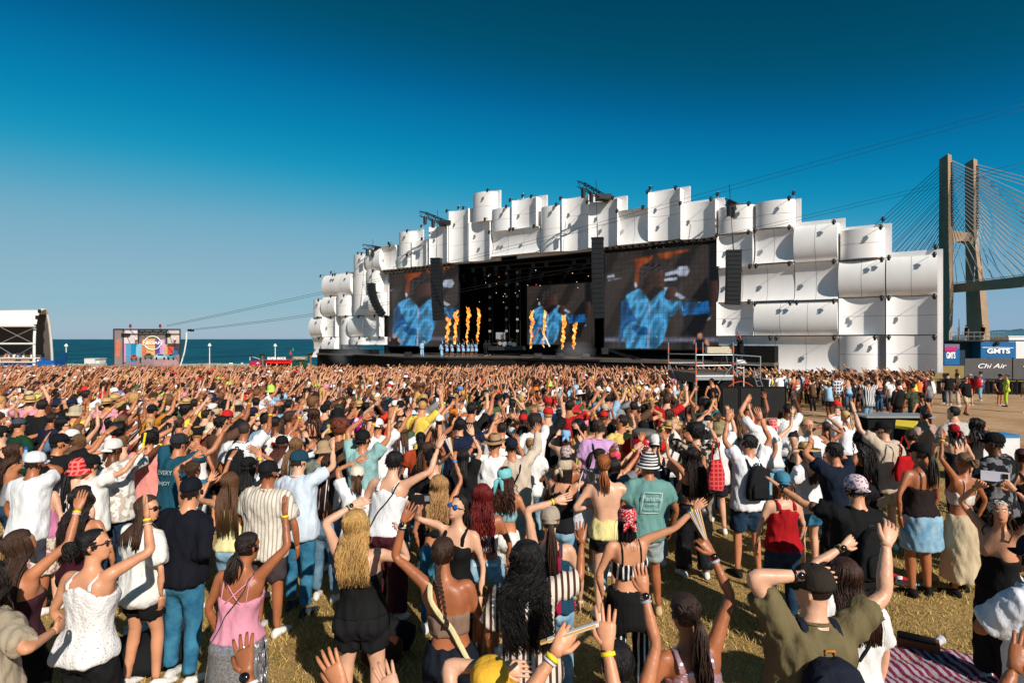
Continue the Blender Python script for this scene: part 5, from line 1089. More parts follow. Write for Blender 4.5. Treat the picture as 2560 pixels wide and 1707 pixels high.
        if kind == 'pony':
            back = bend([(rr.uniform(-.02, .02), -.15, 1.36)])[0]; end = T0+np.array([rr.uniform(-.03, .03), -.02, -L])
            end[1] = min(end[1], back[1]+.0)
            for i in range(max(6, N//3)):
                o = np.array([rr.gauss(0, .014), rr.gauss(0, .012), 0]); lock(np.vstack([T0, T0+[o[0]*.6, -.035+o[1]*.5, -.02], (T0+end)/2+o*1.5+[0, -.02, 0], end+o*1.4+[0, 0, rr.uniform(-.04, .06)]]), .012 if lod == 'A' else .015, .003, M, g[4] if len(g) > 4 else .004, 20, S_)
            out.append(('hair_tie', [ball(T0, .021, 8, 5)], (30, 26, 26), False))
        elif kind == 'bun':
            r_ = L if L < .1 else .05; c = T0+p.Rh @ np.array([0, -r_*.5, 0])
            sh.append(ball(c, (r_, r_*.85, r_*.95), 12, 8))
            if lod in 'AB':
                for i in range(14):
                    a = rr.uniform(0, 6.28); b = rr.uniform(-1, 1); pts = [c+np.array([math.cos(a+q)*r_*1.02*math.cos(b*q), -abs(math.sin(q*.9))*r_*.8, math.sin(a+q)*r_*1.0]) for q in np.linspace(0, 2.6, 6)]; lock(pts, .011, .005, 10, 0, 9, 4)
        elif kind == 'updo':
            for i in range(max(5, N//4)): a = rr.uniform(0, 6.28); pts = [T0+np.array([math.cos(a)*.03*q, -.02-.02*q, math.sin(a)*.045*q]) for q in (0, .6, 1.2)]; lock(pts, .014, .005, 6, .008, 40, 4)
        else:   # braid: alternating fat strands
            back = bend([(0, -.15, 1.2)])[0]; end = np.array([back[0], back[1]-.0, T0[2]-L]); C = cr([T0, T0+[0, -.03, -.06], (T0+end)/2+[0, -.03, 0], end], 15)
            for i in range(14):
                w = .026*(1-.045*i)
                for s in (1, -1): a_ = C[i]; b_ = C[i+1]; sh.append(tube(np.array([a_+[s*w*.75, 0, .012], (a_+b_)/2+[s*w*.15, -.014, 0], b_+[-s*w*.35, 0, -.008]]), np.array([w*.4, w*.55, w*.3]), 6))
            for i in range(8): lock(np.vstack([C[-1], C[-1]+[rr.uniform(-.012, .012), 0, -.03], C[-1]+[rr.uniform(-.025, .025), -.01, -.06]]), .007, .002, 5, .004, 40, 3)
    elif kind in ('short', 'afro', 'crop') and lod in 'AB':
        for i in range(N if not hatspec else N//3):
            a = rr.uniform(-3.6, .5); z0 = rr.uniform(-.05 if kind != 'afro' else -.02, .1 if not hatspec else -.01); s0 = hs(np.array([a]), z0)[0]; d = nrm(np.array([math.cos(a), math.sin(a), .25 if kind != 'afro' else .3+rr.uniform(-.5, .8)])); ln = thick*(1.2 if kind != 'afro' else 1.1)
            lock(head([s0, s0+d*ln*.8, s0+d*ln*1.1+np.array([rr.uniform(-.01, .01), -.004, -.018 if kind != 'afro' else rr.uniform(-.02, .02)])]), .011, .004, 5, .0 if kind != 'afro' else .01, 90, 3)
    out.insert(0, ('hair', sh+locks, ('hair', col), False)); return out

def hat(p, g, lod):
    if not g: return []
    kind, col = g[0], g[1]; head, hs = p.head, p.hsurf; n = {'A': 26, 'B': 18, 'C': 12, 'D': 7}[lod]; th = np.linspace(0, 2*np.pi, n, endpoint=False); out = []
    e = np.stack([np.cos(th), np.sin(th), np.zeros(n)], 1)
    def dome(z0, z1, inf, rise, m=8): return [head(hs(th, z, inf)+np.array([0, 0, rise*smst((z-.04)/.07)])) for z in np.linspace(z0, z1, m)]
    M_ = {'A': 9, 'B': 7, 'C': 5, 'D': 4}[lod]
    if kind == 'cap':
        back = len(g) > 2 and g[2]; tilt = -.0
        ps = [loft(dome(.022, .1125, .017, .02, M_))]; s = -1 if back else 1; br = []
        for q in np.linspace(0, 1, 5):
            a = np.linspace(-1.05, 1.05, 11); r0 = .085+.075*q; br.append(np.stack([np.sin(a)*(.078+.0*q)*(1-.12*q), s*(np.cos(a)*r0*(.75+.25*np.cos(a))+.008), .032-.018*q-.03*np.sin(a)**2*(1 if q > 0 else .6)+0*a], 1))
        V = np.vstack([head(b) for b in br]+[head(b-[0, 0, .006]) for b in br]); Q = []
        for i in range(4):
            for j in range(10): a0 = i*11+j; Q += [(a0, a0+1, a0+12, a0+11), (a0+55, a0+66, a0+67, a0+56)]
        for j in range(10): Q.append((44+j, 45+j, 100+j, 99+j))
        bp = (V, np.array(Q), np.zeros((0, 3), int)); ps.append(bp)
        out.append(('cap', ps, col, False))
        if lod == 'A': out.append(('cap_button', [ball(head([(0, -.004, .137)])[0], (.009, .009, .006), 8, 4)], col, False)); out.append(('cap_strap', [tube(head([(math.sin(a)*.086, -s*math.cos(a)*.108, .03) for a in np.linspace(-.6, .6, 8)]), np.tile([.008, .004], (8, 1)), 6, hint=(0, 0, 1))], (24, 24, 26), False))
    elif kind == 'bucket':
        rings = dome(.01, .1125, .02, .022, M_); br = [head(hs(th, .01, .02+q*.055)+e*0+np.array([0, 0, -q*.055])) for q in (1, .66, .33)]
        out.append(('bucket_hat', [loft(br+rings)], col, False))
    elif kind in ('straw', 'fedora'):
        up = [head(hs(th, z, .015)+np.array([0, 0, .03*smst((z-.02)/.06)])) for z in np.linspace(.03, .1, M_-1)]; c = head(hs(th, .1, -.01)+np.array([0, 0, .022])); w = .1 if kind == 'straw' else .075
        br = [head(hs(th, .03, .015+w*q)+np.array([0, 0, -.012*q])+np.array([0, 0, 1])*(.022*q*np.abs(np.cos(th))**2)[:, None]) for q in (1, .5)]; lo = [head(hs(th, .03, .012+w*q)+np.array([0, 0, -.012*q-.006])+np.array([0, 0, 1])*(.022*q*np.abs(np.cos(th))**2)[:, None]) for q in (0, .5, 1)]
        out.append(('hat', [loft(lo+br+up+[c])], col, False)); out.append(('hat_band', [loft([head(hs(th, z, .0175)) for z in (.036, .055)], False)], g[2] if len(g) > 2 else (40, 30, 26), False))
    elif kind in ('bandana', 'scarf'):
        rings = dome(-.01, .1125, .016, .006, M_+2)
        for i, z in enumerate(np.linspace(-.01, .1125, M_+2)):   # front edge rises to the hairline
            if z < .06: k = np.sin(th) > .35; rings[i][k] = head(hs(th[k], z, -.012))
        ps = [loft(rings)]; T0 = head([(0, -.118, .0)])[0]; ps.append(ball(T0, (.022, .016, .018), 8, 5))
        for s in (1, -1): ps.append(tube(np.array([T0, T0+[s*.03, -.02, -.03], T0+[s*.055, -.03, -.085 if kind == 'bandana' else -.2]]), np.array([(.014, .006), (.03, .006), (.012, .003)]), 6, hint=(0, -1, 0)))
        out.append(('headscarf', ps, col, False))
    elif kind == 'helmet':
        out.append(('helmet', [loft(dome(.0, .1125, .028, .02, M_))], col, False))
    return out

# ---------------------------------------------------------------- materials for people
SKIN = {'light': (214, 162, 132), 'fair': (204, 143, 108), 'medium': (188, 122, 86), 'tan': (160, 96, 62), 'brown': (104, 60, 37), 'dark': (64, 38, 27)}
def skin_mat(k):
    key = 'skin_'+k
    if key in _MC: return _MC[key]
    m = mat(key, lin(SKIN[k]), .42, .4, var=.17, scale=6, bump=.12, bscale=55); b = m.node_tree.nodes['Principled BSDF']
    b.inputs['Subsurface Weight'].default_value = 0.0; return m
def hair_mat(c):
    key = 'hair_%d_%d_%d' % tuple(c)
    return mat(key, lin(c), .5, .32, var=.4, scale=4.5, bump=.5, bscale=9, stretch=(30, 30, 3))
def cloth_mat(spec):
    if isinstance(spec[0], str):
        kind = spec[0]
        if kind == 'hair': return hair_mat(spec[1])
        key = 'cloth_'+'_'.join(str(s) for s in spec).replace(' ', '')
        if key in _MC: return _MC[key]
        m, n, l, b = node_mat(key); tc = n.new('ShaderNodeTexCoord'); b.inputs['Roughness'].default_value = .85; b.inputs['Specular IOR Level'].default_value = .15
        c1, c2 = tuple(.002+.88*v for v in lin(spec[1]))+(1,), tuple(.002+.88*v for v in lin(spec[2]))+(1,); mx = n.new('ShaderNodeMix'); mx.data_type = 'RGBA'; mx.inputs[6].default_value = c1; mx.inputs[7].default_value = c2; sc = spec[3] if len(spec) > 3 else 30.
        sp_ = n.new('ShaderNodeSeparateXYZ'); l.new(tc.outputs['Object'], sp_.inputs[0])
        def stripe(sock, f, th=.0):
            a = n.new('ShaderNodeMath'); a.operation = 'MULTIPLY'; a.inputs[1].default_value = f; l.new(sock, a.inputs[0]); s = n.new('ShaderNodeMath'); s.operation = 'SINE'; l.new(a.outputs[0], s.inputs[0]); g = n.new('ShaderNodeMath'); g.operation = 'GREATER_THAN'; g.inputs[1].default_value = th; l.new(s.outputs[0], g.inputs[0]); return g.outputs[0]
        if kind == 'vstripe': l.new(stripe(sp_.outputs[0], sc, spec[4] if len(spec) > 4 else 0.), mx.inputs[0])
        elif kind == 'hstripe': l.new(stripe(sp_.outputs[2], sc, spec[4] if len(spec) > 4 else 0.), mx.inputs[0])
        elif kind == 'plaid':
            a, c = stripe(sp_.outputs[0], sc, .55), stripe(sp_.outputs[2], sc, .55); o_ = n.new('ShaderNodeMath'); o_.operation = 'MAXIMUM'; l.new(a, o_.inputs[0]); l.new(c, o_.inputs[1]); l.new(o_.outputs[0], mx.inputs[0])
        elif kind in ('print', 'camo'):
            v = n.new('ShaderNodeTexNoise'); v.inputs['Scale'].default_value = sc; v.inputs['Detail'].default_value = 2; l.new(tc.outputs['Object'], v.inputs[0]); g = n.new('ShaderNodeMath'); g.operation = 'GREATER_THAN'; g.inputs[1].default_value = .54; l.new(v.outputs[0], g.inputs[0]); l.new(g.outputs[0], mx.inputs[0])
        elif kind == 'sequin':
            v = n.new('ShaderNodeTexVoronoi'); v.inputs['Scale'].default_value = sc; l.new(tc.outputs['Object'], v.inputs[0]); l.new(v.outputs['Color'], mx.inputs[0]); b.inputs['Roughness'].default_value = .25; b.inputs['Metallic'].default_value = .55
            bp = n.new('ShaderNodeBump'); bp.inputs['Strength'].default_value = .8; l.new(v.outputs['Color'], bp.inputs['Height']); l.new(bp.outputs[0], b.inputs['Normal'])
        elif kind == 'lace':
            v = n.new('ShaderNodeTexVoronoi'); v.inputs['Scale'].default_value = sc; l.new(tc.outputs['Object'], v.inputs[0]); bp = n.new('ShaderNodeBump'); bp.inputs['Strength'].default_value = .6; bp.inputs['Distance'].default_value = .008; l.new(v.outputs['Distance'], bp.inputs['Height']); l.new(bp.outputs[0], b.inputs['Normal'])
            g = n.new('ShaderNodeMath'); g.operation = 'LESS_THAN'; g.inputs[1].default_value = .16; l.new(v.outputs['Distance'], g.inputs[0]); z_ = n.new('ShaderNodeMath'); z_.operation = 'LESS_THAN'; z_.inputs[1].default_value = 1.12; l.new(sp_.outputs[2], z_.inputs[0]); mu = n.new('ShaderNodeMath'); mu.operation = 'MULTIPLY'; l.new(g.outputs[0], mu.inputs[0]); l.new(z_.outputs[0], mu.inputs[1]); l.new(mu.outputs[0], mx.inputs[0])
        elif kind == 'denim':
            v = n.new('ShaderNodeTexNoise'); v.inputs['Scale'].default_value = 6; v.inputs['Detail'].default_value = 5; l.new(tc.outputs['Object'], v.inputs[0]); r_ = n.new('ShaderNodeMapRange'); r_.inputs[1].default_value = .35; r_.inputs[2].default_value = .68; l.new(v.outputs[0], r_.inputs[0]); l.new(r_.outputs[0], mx.inputs[0])
        l.new(mx.outputs[2], b.inputs['Base Color']); _MC[key] = m
        if kind != 'sequin' and kind != 'lace':
            v = n.new('ShaderNodeTexNoise'); v.inputs['Scale'].default_value = 14; v.inputs['Detail'].default_value = 4; l.new(tc.outputs['Object'], v.inputs[0]); bp = n.new('ShaderNodeBump'); bp.inputs['Strength'].default_value = .35; bp.inputs['Distance'].default_value = .03; l.new(v.outputs[0], bp.inputs['Height']); l.new(bp.outputs[0], b.inputs['Normal'])
        return m
    key = 'cloth_%d_%d_%d' % tuple(spec)
    return mat(key, tuple(.002+.88*v for v in lin(spec)), .85, .15, var=.16, scale=7, bump=.8, bscale=12, stretch=(1.4, 1.4, .6))
NOISE_K = RNG.standard_normal((9, 3))*np.array([26, 26, 13]); NOISE_P = RNG.uniform(0, 6.28, 9)
def folds(V, seed):
    """soft ridged cloth folds as a scalar field"""
    f = np.zeros(len(V))
    for i in range(9): f += (1-2*np.abs(np.sin(V @ (NOISE_K[i]*(.8+.3*i))*.5+NOISE_P[i]+seed)))*(1 if i < 3 else .7 if i < 6 else .4)
    return f/5.0

QUEUE = []
def emit_person(sp, loc, yaw, h, label, group=None, cat='person'):
    """builds one person at loc (feet), queues meshes"""
    lod = sp.get('lod', 'A'); S = h/1.75; root = thing('person', label, cat, loc, group); Rm = rotz(yaw)*S
    p = build_person(sp); tf = lambda V: V @ Rm.T
    V, Q, T = merge(p.skin); hv = merge(p.hands)
    vox = {'A': .0162, 'B': .026}.get(lod); sm = skin_mat(sp.get('skin', 'medium'))
    QUEUE.append(dict(name='body', V=tf(V), Q=Q, T=T, mat=sm, vox=vox, fold=0, root=root, extra=(tf(hv[0]), hv[1], hv[2]), sm=3))
    par = {}
    for (nm, ps, col, fuse) in p.top+p.bottom+p.shoes+p.hair+p.hat:
        V, Q, T = merge(ps); QUEUE.append(dict(name=nm, V=tf(V), Q=Q, T=T, mat=cloth_mat(col), vox=(vox*1.05 if vox and fuse else None), fold=(.021 if nm not in ('jeans', 'camisole', 'tube_top', 'tank_top') else .012) if fuse and vox else 0, root=root, extra=None, sm=2, seed=sp.get('seed', 1), jag=.012 if nm == 'hair' else 0))
    root['_p'] = 0; del root['_p']
    p.root = root; p.loc = np.array(loc); p.Rm = Rm; p.w = lambda P: np.asarray(P, float).reshape(-1, 3) @ Rm.T + np.array(loc)
    return p
def add_part(p, name, pieces, m, raw=True):
    """extra part in the person's canonical space"""
    V, Q, T = merge(pieces); V = V @ p.Rm.T
    return link_mesh(name, np_mesh(name, V, Q, T), m, p.root, True)
def flush_queue():
    tmp = []
    for it in QUEUE:
        me = np_mesh(it['name'], it['V'], it['Q'], it['T']); ob = bpy.data.objects.new(it['name'], me); COL.objects.link(ob); ob.parent = it['root']; it['ob'] = ob
        if it['vox']:
            md = ob.modifiers.new('r', 'REMESH'); md.mode = 'VOXEL'; md.voxel_size = it['vox']; md.use_smooth_shade = True
            s = ob.modifiers.new('s', 'SMOOTH'); s.factor = .5; s.iterations = it['sm']
    dg = bpy.context.evaluated_depsgraph_get(); dg.update()
    for it in QUEUE:
        ob = it['ob']
        if it['vox']:
            me = bpy.data.meshes.new_from_object(ob.evaluated_get(dg)); me.name = it['name']; nv = len(me.vertices)
            if it['fold']:
                co = np.empty(nv*3, np.float32); me.vertices.foreach_get('co', co); no = np.empty(nv*3, np.float32); me.vertex_normals.foreach_get('vector', no); co = co.reshape(-1, 3); no = no.reshape(-1, 3)
                co = co+no*((folds(co, it['seed'] % 17)+.55)*it['fold'])[:, None]; me.vertices.foreach_set('co', co.astype(np.float32).ravel())
            if it['extra'] is not None:
                co = np.empty(nv*3, np.float32); me.vertices.foreach_get('co', co); lv = np.empty(len(me.loops), np.int32); me.loops.foreach_get('vertex_index', lv); ls = np.empty(len(me.polygons), np.int32); me.polygons.foreach_get('loop_total', ls)
                V2, Q2, T2 = it['extra']; cs = np.concatenate([[0], np.cumsum(ls)]); q = ls == 4; Qa = lv[cs[:-1][q][:, None]+np.arange(4)]; Ta = lv[cs[:-1][~q][:, None]+np.arange(3)] if (~q).any() else np.zeros((0, 3), int)
                me2 = np_mesh(it['name'], np.vstack([co.reshape(-1, 3), V2]), np.vstack([Qa, Q2+nv]), np.vstack([Ta, T2+nv])); bpy.data.meshes.remove(me); me = me2
            ob.modifiers.clear(); old = ob.data; ob.data = me; bpy.data.meshes.remove(old)
        elif it['extra'] is not None:
            V2, Q2, T2 = it['extra']; n0 = len(it['V']); me2 = np_mesh(it['name'], np.vstack([it['V'], V2]), np.vstack([it['Q'], Q2+n0]), np.vstack([it['T'], T2+n0])); old = ob.data; ob.data = me2; bpy.data.meshes.remove(old)
        me = ob.data; me.materials.clear(); me.materials.append(it['mat']); me.polygons.foreach_set('use_smooth', np.ones(len(me.polygons), bool))
    QUEUE.clear()
# ---------------------------------------------------------------- placing people: heroes read off the photograph
STAGE_AIM = (3.0, 60.0)
def yaw_to(x, y, aim=STAGE_AIM): return math.atan2(-(aim[0]-x), aim[1]-y)
def reach_target(loc, yaw, h, sex, side, px, q=.93, near=False, lsw=None):
    """wrist target (canonical local) so that the hand falls on the line of sight through px"""
    S = h/1.75; sw = .185 if sex == 'm' else .162; c, s = math.cos(yaw), math.sin(yaw)
    sh = np.array([loc[0]+(side*sw*c)*S, loc[1]+(side*sw*s)*S, loc[2]+1.43*S]); r = (.54*q)*S; Rr = r+.09*S
    d = nrm(((px[0]-1280)/PXF, 1, -(px[1]-848)/PXF)); o = np.array([0, 0, CAM_H]); b = np.dot(o-sh, d); c_ = np.dot(o-sh, o-sh)-Rr*Rr; disc = b*b-c_
    t = (-b+(math.sqrt(disc) if not near else -math.sqrt(disc))) if disc > 0 else -b
    P = o+d*t; v = P-sh; v = v/np.linalg.norm(v)*r; w = v/S; cy, sy = math.cos(-yaw), math.sin(-yaw)
    wl = np.array([w[0]*cy-w[1]*sy, w[0]*sy+w[1]*cy, w[2]]); return np.array([side*sw, -.01, 1.43])+wl
HERO = []
def H(px, py, h, label, sex='f', skin='medium', hair=('long', (58, 38, 28)), top=('tee', (228, 226, 222)), bottom=('jeans', ('denim', (44, 84, 118), (96, 142, 172))), hat=None, dyaw=None, Rp=None, Lp=None, qR=.93, qL=.93, nearR=False, nearL=False, Z=None, group=None, **kw):
    hz = CAM_H-h
    Zc = Z or PXF*hz/(py-848)
    for _ in range(3):
        X = (px-1280)/PXF*Zc; g = gz(X, Zc)
        if Z is None: Zc = PXF*(hz-g)/(py-848)
    X = (px-1280)/PXF*Zc; g = gz(X, Zc); loc = (X, Zc, g); hh = h*.985 if hat else h
    yaw = yaw_to(X, Zc)+R(dyaw if dyaw is not None else random.Random(int(px*7+py)).uniform(-10, 10))
    sp = dict(sex=sex, skin=skin, hair=hair, top=top, bottom=bottom, hat=hat, seed=int(px*13+py), lod='A' if Zc < 5.05 else 'B' if Zc < 9.6 else 'C', **kw)
    if Rp: sp['R'] = reach_target(loc, yaw, hh, sex, 1, Rp, qR, nearR)
    if Lp: sp['L'] = reach_target(loc, yaw, hh, sex, -1, Lp, qL, nearL)
    r0 = random.Random(int(px*3+py*5))
    if not Rp and not Lp and 6.8 < Zc < 14 and X < 2.2 and 'arms down' not in label and r0.random() < .6:
        e_ = R(r0.uniform(15, 52)); a_ = R(r0.uniform(-5, 45)); sp['R'] = np.array([.185 if sex == 'm' else .162, 0, 1.43])+.53*np.array([math.sin(a_)*math.cos(e_), math.cos(a_)*math.cos(e_), math.sin(e_)])
        if r0.random() < .5: sp['bR'] = [(238, 214, 40)]
    p = emit_person(sp, loc, yaw, hh, label, group); p.Z = Zc; HERO.append((X, Zc, label)); accessories(p, sp); return p
def ring_on_arm(p, key, t, w, r_add, th=.004):
    C, rad, S, E, W = p.arms[key]; m = len(C); tt = np.linspace(0, 7, m); q = np.array([t-w, t, t+w]); P = np.stack([np.interp(q, tt, C[:, k]) for k in range(3)], 1); rd = np.interp(q, tt, rad)+r_add
    P[0] = P[1]-(P[2]-P[0])/2; a = tube(P, rd, 14 if p.sp['lod'] == 'A' else 8, cap=True); return a
def accessories(p, sp):
    for key in 'RL':
        for i, c in enumerate(sp.get('b'+key, ())): add_part(p, 'wristband', [ring_on_arm(p, key, 6.72-i*.2, .09 if i == 0 else .05, .004)], mat('band_%d_%d_%d' % c, lin(c), .45, .35, var=.05))
        if sp.get('w'+key):
            c = sp['w'+key]; a = add_part(p, 'watch_strap', [ring_on_arm(p, key, 6.45, .07, .004)], mat('watch_%d_%d_%d' % c, lin(c), .4, .5, var=.05)); C, rad, S, E, W = p.arms[key]; f = nrm(W-E); v = np.array([0, -1, .35]); v = nrm(v-f*np.dot(v, f)); b = W-f*.015+v*.03; add_part(p, 'watch_face', [tube(np.array([b-v*.006, b+v*.006]), np.array([.019, .018]), 12)], mat('watch_face', lin((18, 20, 26)), .15, .6, var=0))
    if sp.get('glasses'):
        c = sp['glasses']; m = mat('lens_%d_%d_%d' % c, lin(c), .08, .8, var=0); hd = p.head
        for s in (1, -1): add_part(p, 'lens', [tube(hd([(s*.033, .098, .008), (s*.034, .105, .007)]), np.array([(.026, .021), (.025, .02)]), 12, hint=(0, 0, 1))], m)
        add_part(p, 'glasses_frame', [tube(hd([(-.076, -.005, .012), (-.068, .07, .014), (-.03, .103, .02), (0, .108, .016), (.03, .103, .02), (.068, .07, .014), (.076, -.005, .012)]), np.full(7, .0035), 5)], mat('frame_black', lin((20, 18, 18)), .3, .5, var=0))
    if sp.get('face'):
        hd = p.head; mw = mat('eye_white', lin((230, 224, 218)), .3, .5, var=0); md = mat('eye_dark', lin((34, 24, 20)), .2, .5, var=0)
        if not sp.get('glasses'):
            for s in (1, -1): add_part(p, 'eye', [ball(hd([(s*.03, .0865, .006)])[0], (.013, .007, .0065), 8, 5)], mw); add_part(p, 'iris', [ball(hd([(s*.03, .0925, .006)])[0], (.0055, .003, .0055), 8, 5)], md)
        for s in (1, -1): add_part(p, 'eyebrow', [tube(hd([(s*.014, .098, .027), (s*.032, .096, .032), (s*.05, .084, .027)]), np.array([.0035, .004, .002]), 5)], hair_mat((52, 36, 28)))
        add_part(p, 'lips', [tube(hd([(-.022, .088, -.066), (0, .1015, -.068), (.022, .088, -.066)]), np.array([.003, .0085, .003]), 6)], mat('lip', lin((166, 78, 72)), .4, .4, var=.05))
    if sp.get('strapx'):        # crossbody strap, shoulder s to opposite hip
        c, s = sp['strapx'][:2]; pts = []
        for q in np.linspace(0, 1, 9):
            x = s*(.1-.23*q); z = 1.42-.5*q; th = math.acos(max(-1, min(1, x/.19))); pt = p.tsurf(np.array([-th]), z, .042)[0]; pts.append(pt)
        pts = [(s*.1, .03, 1.475)]+pts; add_part(p, 'bag_strap', [tube(cr(p.bend(pts), 20), np.tile([sp['strapx'][2] if len(sp['strapx']) > 2 else .012, .003], (20, 1)), 6, hint=(0, -1, 0))], cloth_mat(c))
    if sp.get('belt'): add_part(p, 'belt', [loft([p.bend(p.tsurf(p.ths, z, .03)) for z in (.955, .985)], False)], cloth_mat(sp['belt']))
    if sp.get('waistjacket'):
        c = sp['waistjacket']; th = p.ths; n = len(th); W = .19; rings = [p.bend(np.stack([np.cos(th)*(W+.05*q+.01*np.sin(th*5)), np.sin(th)*(.16+.05*q)-.02, np.full(n, 1.0-.34*q)+.05*np.sin(th*3)*q], 1)) for q in np.linspace(0, 1, 6)]; add_part(p, 'tied_jacket', [loft(rings)], cloth_mat(c))
    if sp.get('tattoo'):
        C, rad, S, E, W = p.arms[sp['tattoo']]; 
        for t in (1.9, 3.2): add_part(p, 'tattoo', [ring_on_arm(p, sp['tattoo'], t, .22, .0015)], mat('tattoo_ink', lin((92, 66, 52)), .5, var=.5, scale=60))
YEL = (238, 214, 40); BLK = (24, 24, 26); WHT = (234, 232, 228); NAVY = (20, 26, 44); RED = (196, 28, 32)
DEN = ('denim', (34, 92, 126), (70, 138, 168)); LDEN = ('denim', (96, 146, 178), (160, 190, 205)); DDEN = ('denim', (24, 44, 64), (44, 70, 96))
DK = (38, 27, 22); BR = (66, 43, 30); LB = (112, 76, 48); BLD = (190, 148, 88); BK = (22, 18, 18)
# ---- front rows, left to right
H(-45, 1405, 1.68, 'person in a loose beige sparkly top at the lower left corner', hair=('wavy', DK, .3), top=('loose', (170, 154, 132)), bottom=('trousers', BLK), skin='fair', dyaw=-5, Rp=(205, 1590), qR=.55, eR=(.9, -.3, -.3))
H(45, 1326, 1.66, 'person with straight brown hair stretching a red-nailed hand up right, left edge', hair=('long', BR, .36), top=('cami', (60, 30, 40)), bottom=('trousers', BLK), skin='medium', Rp=(222, 1232), bR=[YEL, (226, 200, 206)], dyaw=0, hR='flat')
H(225, 1326, 1.68, 'person in white lace tank top and glasses, dark bun, face turned right', hair=('bun', BK, .055, -.01), top=('tank', ('lace', (236, 232, 230), (60, 52, 50), 52.), .84), bottom=('trousers', BLK), skin='fair', hy=-62, hp=4, dyaw=-8, glasses=(40, 26, 24), face=True, Rp=(388, 1262), bR=[YEL, (150, 110, 80), (190, 180, 170)], qR=.86, eR=(.3, .1, -.9), hR='flat', fat=1.1)
H(355, 1238, 1.66, 'person in white tee with straight brown shoulder-length hair and sunglasses', hair=('long', (72, 48, 34), .26), top=('loose', (238, 235, 228)), bottom=('shorts', BLK, 1.8), skin='fair', hy=-70, dyaw=-20, glasses=(30, 22, 20), face=True)
H(455, 1188, 1.81, 'person in navy sweater, navy cap and blue jeans, arms down', sex='m', hair=('short', DK), hat=('cap', (18, 20, 32)), top=('long', (15, 17, 28)), bottom=('jeans', DEN), skin='fair', dyaw=-4, hy=22, glasses=(20, 18, 18), Rp=(470, 1400), Lp=(430, 1400), qR=.6, qL=.6, eR=(.6, -.5, -.6), eL=(-.6, -.5, -.6))
H(592, 1335, 1.60, 'person in pink strappy top and silver fringe skirt, one hand raised', hair=('pony', DK, .16, -.03, .012), top=('cami', (222, 148, 168)), bottom=('fringe', ('sequin', (196, 196, 200), (130, 128, 132), 90.), .6), skin='tan', cross=1, Rp=(733, 1245), bR=[YEL], strapx=((40, 64, 70), 1, .006), dyaw=-4, hy=-20, fat=1.06)
H(668, 1145, 1.79, 'person in beige striped short-sleeved shirt, black cap and grey shorts', sex='m', hair=('short', BK), hat=('cap', (22, 22, 26)), top=('shirt', ('vstripe', (226, 218, 204), (176, 158, 140), 170., .55)), bottom=('shorts', (70, 60, 62), 2.6), skin='tan', dyaw=-4, fat=1.08)
H(745, 1122, 1.79, 'person in pale blue polo shirt, teal cap and blue jeans, right hand up', sex='m', hair=('short', (50, 36, 30)), hat=('cap', (28, 66, 86)), top=('polo', (206, 218, 230)), bottom=('jeans', DEN), skin='light', Rp=(842, 1105), dyaw=-12, shoe=(50, 58, 72), hy=-16, fat=1.05, bR=[])
H(585, 1180, 1.62, 'person with long brown hair in a pale yellow sleeveless top', hair=('long', (92, 62, 40), .5), top=('tank', (232, 224, 166)), bottom=('jeans', LDEN), skin='fair', Lp=(520, 1190), qL=.8, Rp=(655, 1125), bR=[YEL])
H(905, 1277, 1.68, 'person with wavy blonde hair in black camisole and black shorts', hair=('wavy', BLD, .36), top=('cami', (20, 20, 21)), bottom=('shorts', BLK, 1.7), skin='light', Lp=(888, 1240), qL=.78, eL=(-1, -.1, .1), bL=[YEL, (200, 190, 180)], wL=(20, 20, 24), Rp=(1010, 1330), qR=.7, dyaw=4, fat=1.14, shoe=(40, 36, 36))
H(1125, 1345, 1.65, 'tanned person with a brown braid in a bronze tube top, cream bag strap', hair=('braid', (60, 38, 26), .34), top=('tube', (136, 108, 92), 1.08, 1.235), bottom=('wide', (22, 26, 38)), skin='tan', Lp=(978, 1225), qL=.86, eL=(-.8, .1, -.6), bL=[(232, 216, 150), (190, 190, 190)], wL=(22, 22, 24), hL='open', strapx=((222, 208, 160), -1, .02), dyaw=4, tw=0, hy=-8)
H(1138, 1235, 1.66, 'person in black tank taking a selfie, blue mirrored sunglasses', hair=('pony', DK, .3), top=('tank', (18, 18, 19)), bottom=('jeans', BLK), skin='light', dyaw=168, hp=18, hy=-10, hr=-14, glasses=(20, 90, 170), face=True, Rp=(1035, 1238), qR=.85, nearR=True, hR='fist')
H(1212, 1210, 1.62, 'person with long wavy dark red hair, white crop top and denim shorts', hair=('wavy', (104, 20, 18), .5), top=('tube', (236, 232, 228), 1.08, 1.26), bottom=('shorts', LDEN, 1.2), skin='tan', belt=(228, 220, 206), dyaw=2)
H(968, 1128, 1.80, 'person in white tank top with dark suspenders, right arm stretched up', sex='m', hair=('short', BK), top=('tank', (240, 240, 242)), bottom=('wide', (74, 26, 36)), skin='light', Rp=(1118, 1095), dyaw=-8, strapx=((30, 28, 28), 1, .01), hR='flat')
H(893, 1160, 1.64, 'person in cream cap and white tee with one arm crooked overhead', hair=('pony', (84, 54, 36), .2), hat=('cap', (228, 216, 196)), top=('tee', (238, 238, 240)), bottom=('jeans', DDEN), skin='medium', Lp=(905, 1120), qL=.75, eL=(-1, 0, -.2), hy=20)
H(815, 1138, 1.66, 'person with very long straight dark hair, white top and blue jeans', hair=('long', (56, 34, 26), .62), top=('crop', (236, 232, 228)), bottom=('jeans', ('denim', (70, 104, 128), (120, 150, 170))), skin='medium')
H(1090, 1118, 1.82, 'broad person in black tee and black cap beside a raised white fan', sex='m', hair=('short', (80, 70, 66)), hat=('cap', (18, 18, 20)), top=('tee', (17, 17, 18)), bottom=('trousers', BLK), skin='light', fat=1.15)
